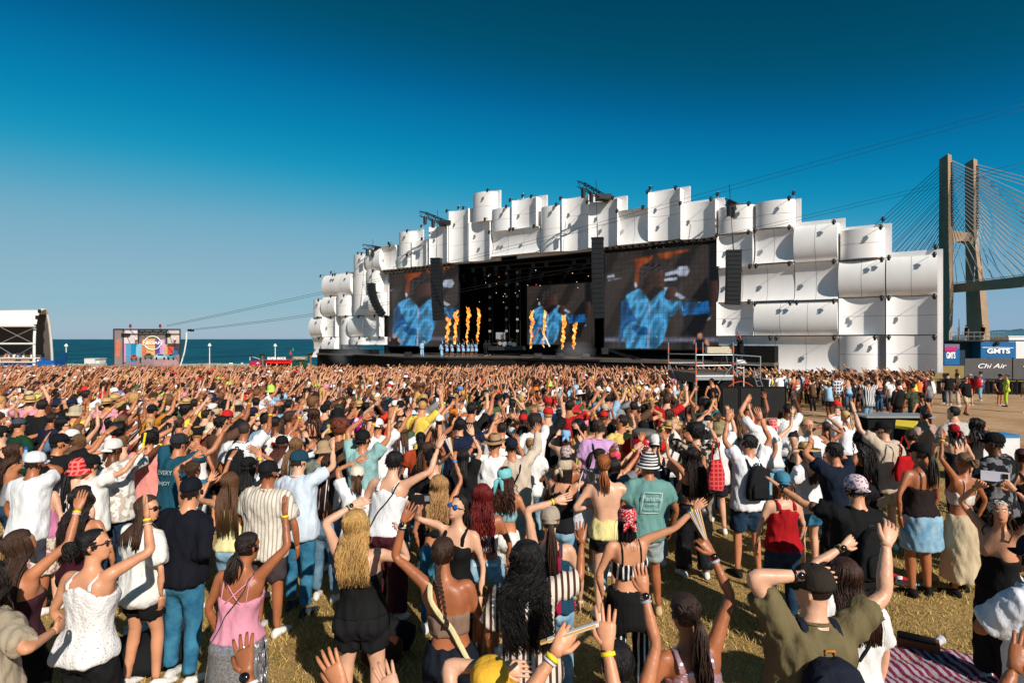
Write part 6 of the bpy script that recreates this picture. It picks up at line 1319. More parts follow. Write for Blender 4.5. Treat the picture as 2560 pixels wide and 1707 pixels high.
pf = H(1088, 1190, 1.60, 'person with half-tied blonde curls holding a white fan high', hair=('wavy', (170, 128, 82), .38), top=('cropcami', BLK), bottom=('jeans', DEN), skin='medium', Rp=(1138, 1130), bR=[(70, 150, 210)], hR='fist', qR=.97)
H(1228, 1078, 1.84, 'person in tan fedora and white tee seen from behind', sex='m', hair=('short', BR), hat=('fedora', (172, 134, 96), (30, 34, 50)), top=('tee', (240, 238, 236)), bottom=('shorts', (120, 100, 80)), skin='medium', Rp=(1300, 1100), Lp=(1180, 1110), qR=.7, qL=.7)
H(1262, 1160, 1.64, 'person in turquoise satin headscarf and white trousers', hair=('curly', (70, 36, 26), .34), hat=('scarf', (120, 194, 196)), top=('cropcami', (150, 190, 195)), bottom=('trousers', (232, 228, 222)), skin='medium', hy=-25)
H(1373, 1262, 1.66, 'person in stone cap with long ponytail, one arm crooked with yellow band', hair=('pony', (62, 40, 30), .46, .0), hat=('cap', (176, 160, 142), True), top=('vest', ('vstripe', (24, 62, 84), (150, 20, 56), 34., .3)), bottom=('jeans', LDEN), skin='light', Lp=(1408, 1215), qL=.8, eL=(-1, -.1, .25), bL=[YEL], dyaw=2, hL='flat')
H(1320, 1357, 1.66, 'person with huge black curls and a brown striped shirt', hair=('curly', (18, 14, 14), .5), top=('loose', ('vstripe', (226, 212, 196), (74, 44, 38), 150., .2)), bottom=('wide', ('vstripe', (226, 212, 196), (74, 44, 38), 150., .2)), skin='tan', Rp=(1468, 1330), qR=.8, eR=(.9, .2, -.7), hR='open', dyaw=3)
H(1575, 1255, 1.63, 'person in red bandana with striped crop top and striped trousers', hair=('bob', BK, .2), hat=('bandana', ('print', (200, 20, 30), (230, 190, 190), 70.)), top=('cropcami', ('vstripe', (20, 20, 22), (232, 230, 226), 150., .55), (20, 20, 22)), bottom=('trousers', ('vstripe', (20, 20, 22), (226, 224, 220), 130., .55)), skin='fair', waistjacket=(20, 20, 21), Rp=(1765, 1252), qR=.96, bR=[YEL, (120, 80, 50), (70, 130, 200)], hR='relax', dyaw=3)
pan = H(1615, 1128, 1.79, 'person in teal tee with a white print and black-and-white striped bucket hat', sex='m', hair=('buzz', DK), hat=('bucket', ('hstripe', (20, 20, 21), (236, 234, 230), 210.)), top=('tee', (104, 148, 142)), bottom=('shorts', ('denim', (150, 166, 170), (186, 194, 190)), 2.4), skin='tan', shoe=(190, 160, 116), dyaw=4, fat=1.05, hy=22)
H(1518, 1128, 1.76, 'person with copper hair in a backless yellow top and black denim shorts', hair=('pony', (150, 84, 40), .2, -.04), Z=6.5, top=('backless', (228, 214, 146)), bottom=('shorts', (30, 30, 33), 1.2), skin='light', dyaw=4, Rp=(1560, 1280), Lp=(1475, 1280), qR=.6, qL=.6, fat=1.04)
H(1412, 1112, 1.66, 'person in a long dark brown dress and patterned cap', hair=('pony', BK, .3, .0), hat=('cap', ('print', (196, 176, 170), (110, 84, 84), 60.), True), top=('dress', (46, 32, 24), .12), bottom=('none', 0), skin='tan', Lp=(1375, 1175), qL=.6)
H(1735, 1118, 1.64, 'person with long dark curls in black crop top, both arms up', hair=('wavy', (34, 22, 18), .5), top=('cropcami', (18, 18, 19)), bottom=('wide', ('sequin', (16, 16, 18), (60, 60, 66), 160.)), skin='medium', Lp=(1655, 1085), Rp=(1722, 1088), belt=(40, 38, 38), dyaw=5)
bp1 = H(1868, 1087, 1.79, 'person in white tee with black backpack and navy denim shorts, arms up', sex='m', hair=('short', BK), top=('tee', (236, 236, 240)), bottom=('shorts', DDEN, 2.6), skin='medium', Lp=(1812, 1010), Rp=(1900, 1030), shoe=(30, 30, 32), dyaw=8, hy=30)
keg = H(1600, 1048, 1.78, 'drinks seller in red shirt carrying a red keg backpack', sex='m', hair=('short', BK), hat=('cap', (24, 24, 26)), top=('tee', (206, 34, 26)), bottom=('trousers', BLK), skin='medium', Rp=(1660, 1090), qR=.7)
H(1490, 1050, 1.82, 'person in lilac shirt with a black cross strap', sex='m', hair=('short', (66, 48, 38)), top=('shirt', (204, 158, 206)), bottom=('jeans', DEN), skin='light', strapx=(BLK, -1, .012), dyaw=12)
H(1955, 1175, 1.64, 'person in red sleeveless top and denim-blue cap, ginger hair', hair=('wavy', (128, 72, 40), .2), hat=('cap', (70, 132, 158), True), top=('vest', (164, 16, 24)), bottom=('jeans', DDEN), skin='light', fat=1.06)
tat = H(2135, 1182, 1.82, 'tattooed person in black tee with a patterned white cap worn backwards', sex='m', hair=('short', DK), hat=('cap', ('print', (226, 208, 208), (150, 110, 140), 46.), True), top=('tee', (17, 17, 18)), bottom=('trousers', BLK), skin='fair', Lp=(1925, 1205), qL=.97, tattoo='L', wL=(18, 18, 20), dyaw=14, fat=1.08, hL='flat', glasses=(16, 16, 16))
H(2100, 1106, 1.79, 'person in dark navy tee with both hands clasped above the head', sex='m', hair=('short', BK), top=('tee', (16, 26, 44)), bottom=('trousers', BLK), skin='medium', Lp=(2015, 1090), Rp=(2065, 1100), qL=.78, qR=.85, eL=(-1, 0, .1), dyaw=16)
H(2022, 1100, 1.70, 'person in straw hat and white tee with denim shorts', hair=('long', BR, .34), hat=('straw', (206, 166, 112)), top=('tee', (236, 234, 236)), bottom=('shorts', DEN, 1.8), skin='light', dyaw=14)
H(2168, 1076, 1.68, 'person with waist-length black braids and bare shoulders', hair=('curly', (17, 14, 14), .62), top=('cropcami', BLK), bottom=('trousers', (26, 26, 30)), skin='tan', fat=1.1, dyaw=12)
H(2215, 1048, 1.84, 'person in cream shirt and black cap stretching the left arm up', sex='m', hair=('short', DK), hat=('cap', (20, 20, 22)), top=('shirt', (200, 180, 160)), bottom=('shorts', (186, 172, 150)), skin='light', Lp=(2106, 985), strapx=(BLK, 1, .013), dyaw=14, hy=25)
H(2300, 1102, 1.80, 'person in sheer black top and denim skirt with a dark ponytail and cap', hair=('pony', DK, .36, .0), hat=('cap', (18, 18, 20)), top=('cami', (34, 24, 24), BLK), bottom=('skirt', LDEN, .56), skin='tan', shoe=(20, 20, 22), dyaw=6, fat=1.12, hy=14)
H(2490, 1076, 1.86, 'bearded person in black shirt with grey palm print panel and black cap', sex='m', hair=('short', BK), hat=('cap', (18, 18, 20)), top=('shirt', ('print', (22, 22, 24), (110, 110, 114), 9.)), bottom=('trousers', BLK), skin='brown', strapx=(BLK, 1, .016), dyaw=22, hy=18, fat=1.14)
ph1 = H(2498, 1237, 1.66, 'person in spotted headscarf and black bustier photographing with a white phone', hair=('wavy', (60, 42, 32), .34), hat=('bandana', ('print', (206, 190, 172), (30, 26, 26), 60.)), top=('tube', (17, 17, 18), .9, 1.22), bottom=('wide', BLK), skin='fair', dyaw=118, hy=28, hp=12, face=True, Rp=(2440, 1195), Lp=(2530, 1200), qR=.85, qL=.8, nearR=True, nearL=True, hR='fist', hL='fist', bR=[(200, 160, 80)])
H(2625, 1330, 1.84, 'person in white tee with arms folded at the right edge', sex='m', hair=('short', BK), hat=('cap', NAVY), top=('loose', (226, 226, 234)), bottom=('jeans', LDEN), skin='tan', dyaw=20, Lp=(2470, 1510), qL=.55, eL=(-1, -.2, -.4), fat=1.12)
H(2402, 1130, 1.66, 'person in long beige skirt with streaked brown hair tied back', hair=('bun', (110, 84, 60), .045, .02), top=('cropcami', (206, 196, 184)), bottom=('long_skirt', (196, 176, 144), .2), skin='tan', Lp=(2345, 1060), bL=[YEL], qL=.9, shoe=(20, 20, 22), dyaw=14)
kh = H(2012, 1403, 1.82, 'person in khaki polo and dark cap with a navy backpack, arms raised wide', sex='m', hair=('buzz', DK), hat=('cap', (48, 40, 34)), top=('polo', (112, 100, 70)), bottom=('trousers', (50, 46, 40)), skin='light', Rp=(2232, 1325), qR=.95, Lp=(2030, 1385), qL=.6, eL=(-1, .1, .6), wL=(20, 20, 22), dyaw=8, hy=32, fat=1.08, hR='relax', fR=(.3, .1, -.3))
H(2125, 1395, 1.66, 'person in white blouse with dark to copper hair and a black bag strap', hair=('long', (58, 34, 24), .3), top=('loose', (232, 228, 226)), bottom=('wide', (210, 204, 198)), skin='light', Lp=(2112, 1335), qL=.85, hL='fist', wL=(24, 22, 22), bL=[(190, 150, 80)], strapx=(BLK, 1, .02), dyaw=12)
pk = H(1742, 1488, 1.62, 'person with braided ponytail in a pink sequin top holding a wooden fan aloft', hair=('pony', (50, 32, 26), .34, -.01, .01), top=('tank', ('sequin', (206, 152, 166), (226, 190, 200), 150.)), bottom=('trousers', WHT), skin='tan', Rp=(1762, 1262), qR=.985, hR='fist', bR=[(214, 60, 70)], wR=(170, 178, 190), dyaw=4, hy=18)
H(1520, 1602, 1.60, 'person with centre-parted sleek black hair at the bottom, one hand up', hair=('bun', BK, .04, -.05), top=('tank', (26, 26, 30)), bottom=('trousers', BLK), skin='medium', Rp=(1612, 1415), qR=.98, wR=(150, 160, 176), bR=[(200, 196, 190)], hR='flat', dyaw=2, fR=(0, 0, .3), nR=(0, -1, .2))
H(1230, 1642, 1.66, 'person under a yellow bucket hat at the bottom edge', hair=('long', BR, .2), hat=('bucket', (238, 180, 56)), top=('tank', (210, 90, 60)), bottom=('jeans', DDEN), skin='light', Lp=(1300, 1600), qL=.62, eL=(-1, .2, .5), wL=(120, 90, 50), hL='flat', dyaw=0)
fanp = H(1405, 1800, 1.70, 'person below the frame with both arms up, a wooden fan in the left hand', hair=('bun', DK, .04), top=('tank', (200, 190, 180)), bottom=('jeans', DDEN), skin='fair', Lp=(1428, 1470), Rp=(1515, 1480), qL=.97, qR=.99, bL=[YEL, (200, 200, 204)], bR=[YEL], hL='fist', hR='open', dyaw=0, nR=(-.2, -1, .3))
H(852, 1880, 1.66, 'person below the frame raising one spread hand with a silver ring', hair=('bun', DK, .04), top=('tank', (40, 40, 60)), bottom=('jeans', DDEN), skin='medium', Rp=(812, 1540), qR=.97, hR='open', dyaw=0, nR=(0, -1, .1), fR=(-.05, 0, .4))
H(470, 1860, 1.66, 'person below the frame reaching up beside the fringe skirt, white watch', hair=('bun', DK, .04), top=('tank', (90, 40, 40)), bottom=('jeans', DDEN), skin='tan', Rp=(628, 1600), qR=.95, hR='open', wR=(228, 226, 222), dyaw=0)
H(905, 1915, 1.62, 'person below the frame spreading pale fingers at the bottom edge', hair=('bun', LB, .04), top=('tank', (60, 60, 60)), bottom=('jeans', DDEN), skin='light', Rp=(985, 1680), qR=.95, hR='open', dyaw=0)
H(2640, 1830, 1.66, 'person with brown skin raising a long-nailed hand at the lower right corner', hair=('bun', BK, .04), top=('tank', (60, 40, 40)), bottom=('jeans', DDEN), skin='tan', Lp=(2532, 1600), qL=.95, hL='open', dyaw=0)
# ---- second rows
H(205, 1215, 1.66, 'person with long dark brown waves and a burgundy top', hair=('wavy', (36, 24, 22), .5), top=('tank', (58, 16, 30)), bottom=('trousers', BLK), skin='medium')
H(175, 1142, 1.66, 'person in red checked bucket hat with a long black ponytail', hair=('pony', BK, .42, -.03), hat=('bucket', ('plaid', (206, 36, 40), (240, 130, 120), 130.)), top=('vest', (236, 234, 234)), bottom=('trousers', (70, 50, 60)), skin='light', strapx=((220, 212, 200), 1, .01))
H(110, 1156, 1.64, 'person in black cap and pink top with a floral skirt', hair=('pony', (80, 44, 34), .3), hat=('cap', (22, 22, 24)), top=('tank', (204, 128, 164)), bottom=('skirt', ('print', (214, 206, 180), (180, 120, 130), 30.), .5), skin='light', Lp=(88, 1235), qL=.6)
H(288, 1092, 1.80, 'person in white cap worn backwards and white tee with a map print', sex='m', hair=('short', BK), hat=('cap', (232, 228, 220), True), top=('loose', ('print', (232, 228, 220), (190, 176, 160), 14.)), bottom=('jeans', DDEN), skin='brown')
H(370, 1075, 1.80, 'person in salmon pink tee and khaki shorts with a cropped haircut', sex='m', hair=('crop', BK), top=('tee', (228, 146, 136)), bottom=('shorts', (150, 122, 90), 2.6), skin='medium')
evr = H(440, 1080, 1.84, 'person in petrol blue printed tee and dark cap, arms lifted', sex='m', hair=('short', DK), hat=('cap', (44, 46, 52)), top=('tee', (24, 76, 94)), bottom=('trousers', (60, 60, 60)), skin='medium', Rp=(575, 1065), Lp=(488, 1092), qL=.6, eL=(-1, 0, .3))
bot = H(75, 1125, 1.80, 'person in white cap and white tee holding up a water bottle', sex='m', hair=('short', DK), hat=('cap', (236, 236, 240)), top=('tee', (234, 234, 236)), bottom=('shorts', (60, 60, 70)), skin='tan', Rp=(82, 1142), qR=.6, hR='fist', eR=(.8, .2, -.6))
H(128, 1080, 1.82, 'person in black shirt and black cap looking right', sex='m', hair=('short', BK), hat=('cap', (18, 18, 22)), top=('shirt', (22, 22, 26)), bottom=('trousers', BLK), skin='medium', hy=-50)
stk = H(232, 1132, 1.68, 'young person in black cap and white tee waving a yellow stick', sex='m', hair=('short', BK), hat=('cap', (22, 22, 24)), top=('tee', (232, 228, 222)), bottom=('jeans', DDEN), skin='fair', Rp=(366, 1118), hR='fist', dyaw=-20)
H(188, 1086, 1.66, 'person with sunglasses pushed up on long light brown hair', hair=('long', (104, 72, 46), .44), top=('cami', (206, 160, 80)), bottom=('jeans', LDEN), skin='medium')
H(520, 1053, 1.68, 'person in cream bucket hat with a red and white top', hair=('bob', BK, .2), hat=('bucket', (226, 212, 184)), top=('tee', (180, 26, 34)), bottom=('jeans', LDEN), skin='fair')
bp2 = H(598, 1055, 1.80, 'person with thinning hair in white shirt wearing a small black backpack', sex='m', hair=('buzz', (60, 46, 40)), top=('shirt', (226, 226, 226)), bottom=('shorts', (90, 80, 70)), skin='tan')
H(478, 1152, 1.64, 'person with pinned-up brown hair in a white bandeau, arm stretched right', hair=('updo', BR), top=('tube', (234, 230, 226), 1.0, 1.25), bottom=('trousers', BLK), skin='medium', Rp=(590, 1130), bR=[(226, 222, 214)], Lp=(495, 1125), qL=.75, eL=(-1, 0, .1))
H(628, 1138, 1.66, 'person in black cap and white top beside the striped shirt', hair=('long', BK, .3), hat=('cap', (20, 20, 22)), top=('tee', (228, 228, 232)), bottom=('jeans', DDEN), skin='medium', Rp=(640, 1110), qR=.8, bR=[YEL])
H(690, 1040, 1.82, 'person with shaved head in white tee with red lettering', sex='m', hair=('buzz', BK), top=('tee', ('print', (236, 232, 228), (150, 40, 40), 9.)), bottom=('trousers', BLK), skin='brown')
H(690, 1086, 1.64, 'person in black cap and scarlet top with long auburn hair', hair=('long', (84, 44, 34), .4), hat=('cap', (20, 20, 24)), top=('tank', (196, 30, 34)), bottom=('jeans', DEN), skin='light', Rp=(705, 1090), qR=.7)
H(735, 1095, 1.62, 'person with straight light brown hair filming behind the teal cap', hair=('long', (120, 86, 56), .44), top=('tee', (232, 232, 236)), bottom=('jeans', DEN), skin='light', Rp=(770, 1080), qR=.8)
H(846, 1066, 1.62, 'person in bubblegum pink cap, arms up', hair=('pony', BR, .2), hat=('cap', (232, 150, 166), True), top=('tank', (70, 50, 60)), bottom=('jeans', DEN), skin='light', Lp=(835, 1050), qL=.75, eL=(-1, 0, 0), Rp=(885, 1080))
H(840, 1006, 1.82, 'person in navy tee with a camouflage cap', sex='m', hair=('short', DK), hat=('cap', ('camo', (60, 60, 40), (30, 34, 50), 30.)), top=('tee', (26, 42, 66)), bottom=('shorts', (70, 66, 60)), skin='medium')
H(796, 1098, 1.68, 'person in khaki bucket hat and grey-green tie-dye tee', hair=('short', BR), hat=('bucket', (176, 148, 112)), top=('tee', ('print', (126, 130, 116), (96, 100, 90), 10.)), bottom=('jeans', DEN), skin='medium', sex='m', Lp=(775, 1110), qL=.7)
H(905, 1070, 1.84, 'person in black cap and aqua tee with a grey jacket over the shoulders', sex='m', hair=('short', BK), hat=('cap', (22, 22, 24), True), top=('tee', (146, 186, 184)), bottom=('trousers', (110, 116, 110)), skin='medium', Rp=(985, 1018), Lp=(925, 1005), qL=.9)
H(1010, 1054, 1.66, 'person in tan cap and white tee with long brown hair down the back', hair=('long', (88, 58, 42), .42), hat=('cap', (160, 132, 102)), top=('tee', (234, 234, 238)), bottom=('jeans', LDEN), skin='light')
H(1046, 1080, 1.66, 'person with sleek black ponytail in rust orange top and jeans', hair=('pony', BK, .4, .04), top=('tee', (166, 66, 34)), bottom=('jeans', DEN), skin='tan', Rp=(1105, 1100), qR=.8)
H(1095, 1034, 1.68, 'person in white peaked cap with a dark ponytail and spotted top', hair=('pony', BK, .36), hat=('cap', (236, 236, 236)), top=('cami', ('print', (60, 44, 40), (150, 120, 100), 50.)), bottom=('jeans', DEN), skin='medium', Rp=(1160, 1010), bR=[YEL])
H(1228, 1032, 1.80, 'person in navy and white cap, white tee, near the fedora', sex='m', hair=('short', BR), hat=('cap', (26, 34, 60)), top=('tee', (236, 236, 238)), bottom=('shorts', (50, 56, 70)), skin='medium')
H(915, 1005, 1.80, 'person in magenta football shirt with white marks', sex='m', hair=('crop', BK), top=('tee', ('print', (206, 36, 140), (240, 220, 236), 8.)), bottom=('shorts', BLK), skin='brown')
H(948, 1010, 1.80, 'person in orange-red tee with dark hair, arm raised', sex='m', hair=('short', BK), top=('tee', (222, 58, 34)), bottom=('shorts', BLK), skin='brown', Rp=(925, 985), qR=.9)
H(1160, 1120, 1.64, 'person with black bun in black top raising a bare right arm', hair=('long', BK, .3), top=('tee', (20, 20, 22)), bottom=('trousers', BLK), skin='light', Rp=(1180, 1065), bR=[BLK], fat=1.12)
H(1420, 1068, 1.64, 'person in pale blue headscarf and light strappy top', hair=('bob', (80, 44, 34), .2), hat=('bandana', (140, 186, 224)), top=('cami', (190, 214, 230)), bottom=('jeans', LDEN), skin='light', Lp=(1392, 1080), qL=.8, Rp=(1445, 1060), qR=.8)
H(1330, 1090, 1.62, 'person in leopard headscarf with blonde hair and white top', hair=('pony', (190, 160, 112), .2), hat=('bandana', ('print', (160, 120, 84), (60, 40, 30), 60.)), top=('tee', (232, 230, 226)), bottom=('jeans', LDEN), skin='medium')
H(1290, 1088, 1.80, 'person in navy cap and beige overshirt raising the right arm', sex='m', hair=('short', BR), hat=('cap', (22, 28, 44), True), top=('long', (206, 188, 168)), bottom=('jeans', LDEN), skin='medium', Rp=(1345, 1065), bR=[YEL], strapx=(BLK, 1, .012))
H(1552, 1040, 1.78, 'person in butter yellow tee facing left', sex='m', hair=('short', DK), top=('tee', (230, 196, 110)), bottom=('shorts', BLK), skin='medium', hy=60, face=False)
H(1640, 1082, 1.78, 'person in navy tank with a white cap worn backwards', sex='m', hair=('short', DK), hat=('cap', (234, 230, 226), True), top=('tank', (20, 26, 38)), bottom=('jeans', LDEN), skin='light')
H(1495, 1120, 1.62, 'person with dark pigtails and silver parting looking down', hair=('pony', DK, .2), top=('tank', (232, 230, 228)), bottom=('shorts', BLK, 1.4), skin='light', hy=-50, hp=-20, face=True, dyaw=-60)
H(1545, 1118, 1.62, 'person in orange and pink silk headscarf', hair=('pony', BR, .2), hat=('scarf', ('print', (230, 120, 40), (220, 60, 110), 18.)), top=('cami', (80, 60, 70)), bottom=('jeans', DDEN), skin='medium')
H(1745, 1062, 1.80, 'person with black curls in a black and cream patterned shirt, hands up', sex='m', hair=('afro', BK), top=('shirt', ('print', (44, 40, 38), (186, 170, 146), 16.)), bottom=('trousers', (150, 136, 116)), skin='light', Lp=(1680, 1060), Rp=(1775, 1060), qL=.9, qR=.9)
H(1788, 1052, 1.74, 'person in olive bucket hat and white shirt', sex='m', hair=('short', DK), hat=('bucket', (150, 136, 96)), top=('shirt', (234, 232, 232)), bottom=('shorts', (30, 34, 46)), skin='light', Rp=(1830, 1030), bR=[(70, 160, 190)])
H(1935, 1045, 1.64, 'person in red checked bucket hat, white sleeveless top and jeans', hair=('bob', DK, .18), hat=('bucket', ('plaid', (222, 60, 66), (244, 160, 150), 130.)), top=('tank', (236, 232, 230)), bottom=('jeans', LDEN), skin='light', Rp=(1985, 1025), bR=[YEL, (80, 150, 210)], dyaw=14)
H(1990, 1078, 1.62, 'person with black bun looking down at a phone', hair=('bun', BK, .04), top=('tank', BLK), bottom=('trousers', BLK), skin='light', hy=70, hp=-24, dyaw=70)
H(2025, 1046, 1.76, 'bald person in white tee with glasses', sex='m', hair=('bald', BK), top=('tee', (234, 232, 232)), bottom=('shorts', (80, 80, 90)), skin='fair', glasses=(40, 40, 44), hy=60)
H(2118, 1026, 1.66, 'person with blonde ponytail in white sleeveless top and black trousers', hair=('pony', (206, 168, 108), .28, .03), top=('vest', (238, 238, 242)), bottom=('trousers', BLK), skin='light', Lp=(2088, 1028), qL=.7, eL=(-1, 0, .1), bL=[BLK])
H(2312, 1024, 1.68, 'person with messy dark bun in taupe shirt', hair=('bun', BK, .045, .03), top=('shirt', (170, 142, 128)), bottom=('trousers', (60, 56, 54)), skin='medium')
H(2278, 1074, 1.64, 'person with streaked low bun and dark glasses near the yellow stand', hair=('bun', (54, 38, 30), .045, .0), top=('tank', (28, 26, 28)), bottom=('trousers', BLK), skin='medium', glasses=(20, 18, 18))
H(2392, 1056, 1.66, 'person in red and black headscarf and black top', hair=('wavy', BK, .22), hat=('bandana', ('print', (190, 22, 34), (24, 20, 22), 30.)), top=('cami', BLK), bottom=('jeans', BLK), skin='light', Lp=(2352, 1080), qL=.7, wL=(24, 24, 26))
H(2392, 1016, 1.80, 'bearded person in grey striped tee', sex='m', hair=('short', BK), top=('tee', (190, 186, 182)), bottom=('shorts', (60, 60, 64)), skin='light', hy=40)
H(2432, 1046, 1.66, 'person with dark curls and a raised left hand wearing a pale watch', hair=('curly', BK, .34), top=('tank', (40, 36, 36)), bottom=('jeans', BLK), skin='medium', Rp=(2470, 1075), qR=.7, wR=(226, 222, 214))
H(2565, 1120, 1.64, 'person with a reddish bun behind the palm print shirt', hair=('bun', (70, 30, 24), .05), top=('tank', BLK), bottom=('jeans', BLK), skin='medium')
H(5, 1060, 1.80, 'person in sleeveless black top and bucket cap at the left edge', sex='m', hair=('short', BK), hat=('cap', (30, 30, 30)), top=('tank', (22, 22, 24)), bottom=('shorts', BLK), skin='light', strapx=(BLK, 1, .012))
H(50, 1040, 1.80, 'person in bottle green tee and grey cap', sex='m', hair=('short', DK), hat=('cap', (70, 76, 84)), top=('tee', (16, 62, 40)), bottom=('shorts', BLK), skin='medium')
H(160, 1048, 1.70, 'person with black bowl-cut hair and round glasses in denim shirt', sex='m', hair=('afro', BK), top=('shirt', (90, 120, 150)), bottom=('trousers', BLK), skin='light', hy=-60, glasses=(60, 50, 40), face=True)
H(205, 1058, 1.64, 'person with light brown low bun and black straps', hair=('bun', (104, 74, 50), .045, .02), top=('cami', BLK), bottom=('jeans', DEN), skin='light', Rp=(250, 1010))
H(300, 1060, 1.68, 'person with black curls and dark skin reaching up right', hair=('afro', BK), top=('tank', (60, 34, 60)), bottom=('trousers', BLK), skin='dark', Rp=(352, 1025))
H(372, 1008, 1.80, 'person in black cap and mustard tee with both arms raised', sex='m', hair=('short', DK), hat=('cap', (30, 28, 28)), top=('tee', (196, 122, 36)), bottom=('shorts', BLK), skin='medium', Rp=(445, 988), Lp=(372, 1000), qL=.8, eL=(-1, 0, .1))
H(420, 1040, 1.66, 'person with long dark wavy hair and white blouse, arm out right', hair=('wavy', DK, .4), top=('loose', (236, 230, 224)), bottom=('jeans', LDEN), skin='light', Rp=(490, 1045))
# ---- people on the dirt path and by the fences at right
H(2030+385, 948, 1.76, 'person in black polo and cream shorts walking on the dirt path', sex='m', hair=('short', DK), top=('polo', (22, 22, 24)), bottom=('shorts', (206, 190, 160), 2.5), skin='medium', dyaw=150, glasses=(20, 18, 18), Z=27.6, footR=.25, footL=-.25, shoe=(40, 34, 36))
H(2516, 936, 1.76, 'worker in lime hi-vis jacket and trousers with grey bands', hair=('bun', DK, .04), top=('tee', (186, 220, 70)), bottom=('trousers', ('hstripe', (176, 220, 40), (190, 190, 180), 9., .82)), skin='medium', Z=32.5, shoe=BLK, dyaw=10)
H(2092, 917, 1.78, 'person in blue and white checked shirt and tan shorts', sex='m', hair=('short', DK), top=('shirt', ('plaid', (40, 70, 110), (226, 228, 230), 40.)), bottom=('shorts', (200, 170, 120)), skin='medium', Z=30)
H(2372, 922, 1.78, 'person in black tee and grey jeans looking at a phone by the barrier', sex='m', hair=('short', DK), top=('tee', BLK), bottom=('jeans', (130, 130, 134)), skin='light', Z=33, dyaw=-60)
H(2395, 928, 1.80, 'person in olive brown tee and cream trousers seen from behind', sex='m', hair=('short', BK), top=('tee', (78, 66, 52)), bottom=('trousers', (206, 186, 160)), skin='brown', Z=32)
keg2 = H(2428, 918, 1.76, 'drinks seller in red shirt with a red crate backpack by the barrier', sex='m', hair=('short', DK), hat=('cap', (214, 170, 170)), top=('tee', (200, 34, 30)), bottom=('shorts', BLK), skin='light', Z=33, dyaw=-10)
H(2452, 912, 1.80, 'person in bright blue tee and pale jeans by the barrier', sex='m', hair=('short', DK), top=('tee', (20, 84, 140)), bottom=('jeans', LDEN), skin='medium', Z=36, dyaw=-20)
H(2500, 928, 1.78, 'person in black with a camera bag facing the worker', sex='m', hair=('short', BK), hat=('cap', BLK), top=('tee', BLK), bottom=('shorts', BLK, 2.4), skin='medium', Z=33.5, dyaw=150)
H(2572, 942, 1.78, 'person in pale shirt and blue jeans at the right edge of the path', sex='m', hair=('short', DK), top=('shirt', (196, 184, 170)), bottom=('jeans', LDEN), skin='medium', Z=28.5, dyaw=60)
H(2394, 902, 1.78, 'security guard in lime vest standing behind the barrier', sex='m', hair=('short', BK), top=('vest', (196, 232, 60)), bottom=('trousers', BLK), skin='brown', Z=45)
H(2362, 909, 1.75, 'person stretching one arm overhead next to the facade corner', hair=('long', BK, .3), top=('tank', (30, 40, 60)), bottom=('jeans', DDEN), skin='medium', Z=34, Rp=(2372, 900), qR=.7)
H(2170, 958, 1.80, 'broad bald person in black and white striped shirt with arms wide', sex='m', hair=('buzz', DK), top=('shirt', ('vstripe', (232, 230, 230), (40, 40, 46), 90.)), bottom=('jeans', LDEN), skin='fair', Z=22.5, Rp=(2195, 945), Lp=(2130, 945), fat=1.2)
H(2245, 945, 1.80, 'tall person in black hoodie and black trousers on the path edge', sex='m', hair=('short', BK), top=('long', (24, 22, 22)), bottom=('trousers', BLK), skin='medium', Z=21)
H(2285, 962, 1.76, 'person in green camouflage tee and dark jeans', sex='m', hair=('crop', DK), top=('tee', ('camo', (74, 82, 58), (46, 50, 40), 14.)), bottom=('jeans', DDEN), skin='tan', Z=20)
H(2305, 990, 1.66, 'person in black sleeveless top with a dark ponytail near the camouflage tee', hair=('pony', BK, .36), top=('tank', BLK), bottom=('jeans', BLK), skin='medium', Z=17)
H(2100, 1002, 1.76, 'person in red cap and white tee on the path edge', sex='m', hair=('short', (120, 110, 104)), hat=('cap', (220, 50, 40)), top=('tee', (232, 234, 240)), bottom=('shorts', (60, 70, 90)), skin='light', Z=12.6)
# on the scaffold and truck
cop = H(1851, 852, 1.76, 'camera operator in black tee and headset standing on the scaffold', sex='m', hair=('short', BK), hat=('helmet', (26, 34, 60)), top=('tee', BLK), bottom=('shorts', (40, 44, 60)), skin='tan', Z=28.6, dyaw=70, Lp=(1818, 877), qL=.8, Rp=(1822, 880), qR=.7)
cop.root.location.z = 1.43
H(1783, 947, 1.78, 'person in black sleeveless top standing under the scaffold edge', sex='m', hair=('crop', BK), top=('tank', (18, 18, 18)), bottom=('shorts', BLK), skin='medium', Z=24.8, hy=50)
for (px, lb, c, hz) in [(2416, 'person in dark hat sitting on the truck roof deck', (40, 36, 40), ('straw', (40, 36, 36))), (2458, 'person in black filming on the truck roof deck', (20, 20, 20), None)]:
    q = H(px, 826, 1.6, lb, sex='m', hair=('short', BK), hat=hz, top=('tee', c), bottom=('shorts', (60, 60, 66)), skin='medium', Z=63.3); q.root.location.z = CAM_H-(851-848)/PXF*63.3+.05
for (px, Y, lb) in [(340, 145, 'climber in white shirt standing in the left open bay of the advert tower'), (437, 145, 'climber in white shirt in the right open bay of the advert tower')]:
    q = H(px, 840, 1.75, lb, sex='m', hair=('short', BK), top=('tee', WHT), bottom=('shorts', (40, 30, 30)), skin='medium', Z=Y); q.root.location.z = CAM_H-(858.5-848)/PXF*Y
q = H(351, 883, 1.75, 'camera operator in black on the platform before the advert tower', sex='m', hair=('short', BK), top=('tee', BLK), bottom=('trousers', BLK), skin='medium', Z=137.6, dyaw=-60); q.root.location.z = CAM_H-(911-848)/PXF*138+.1
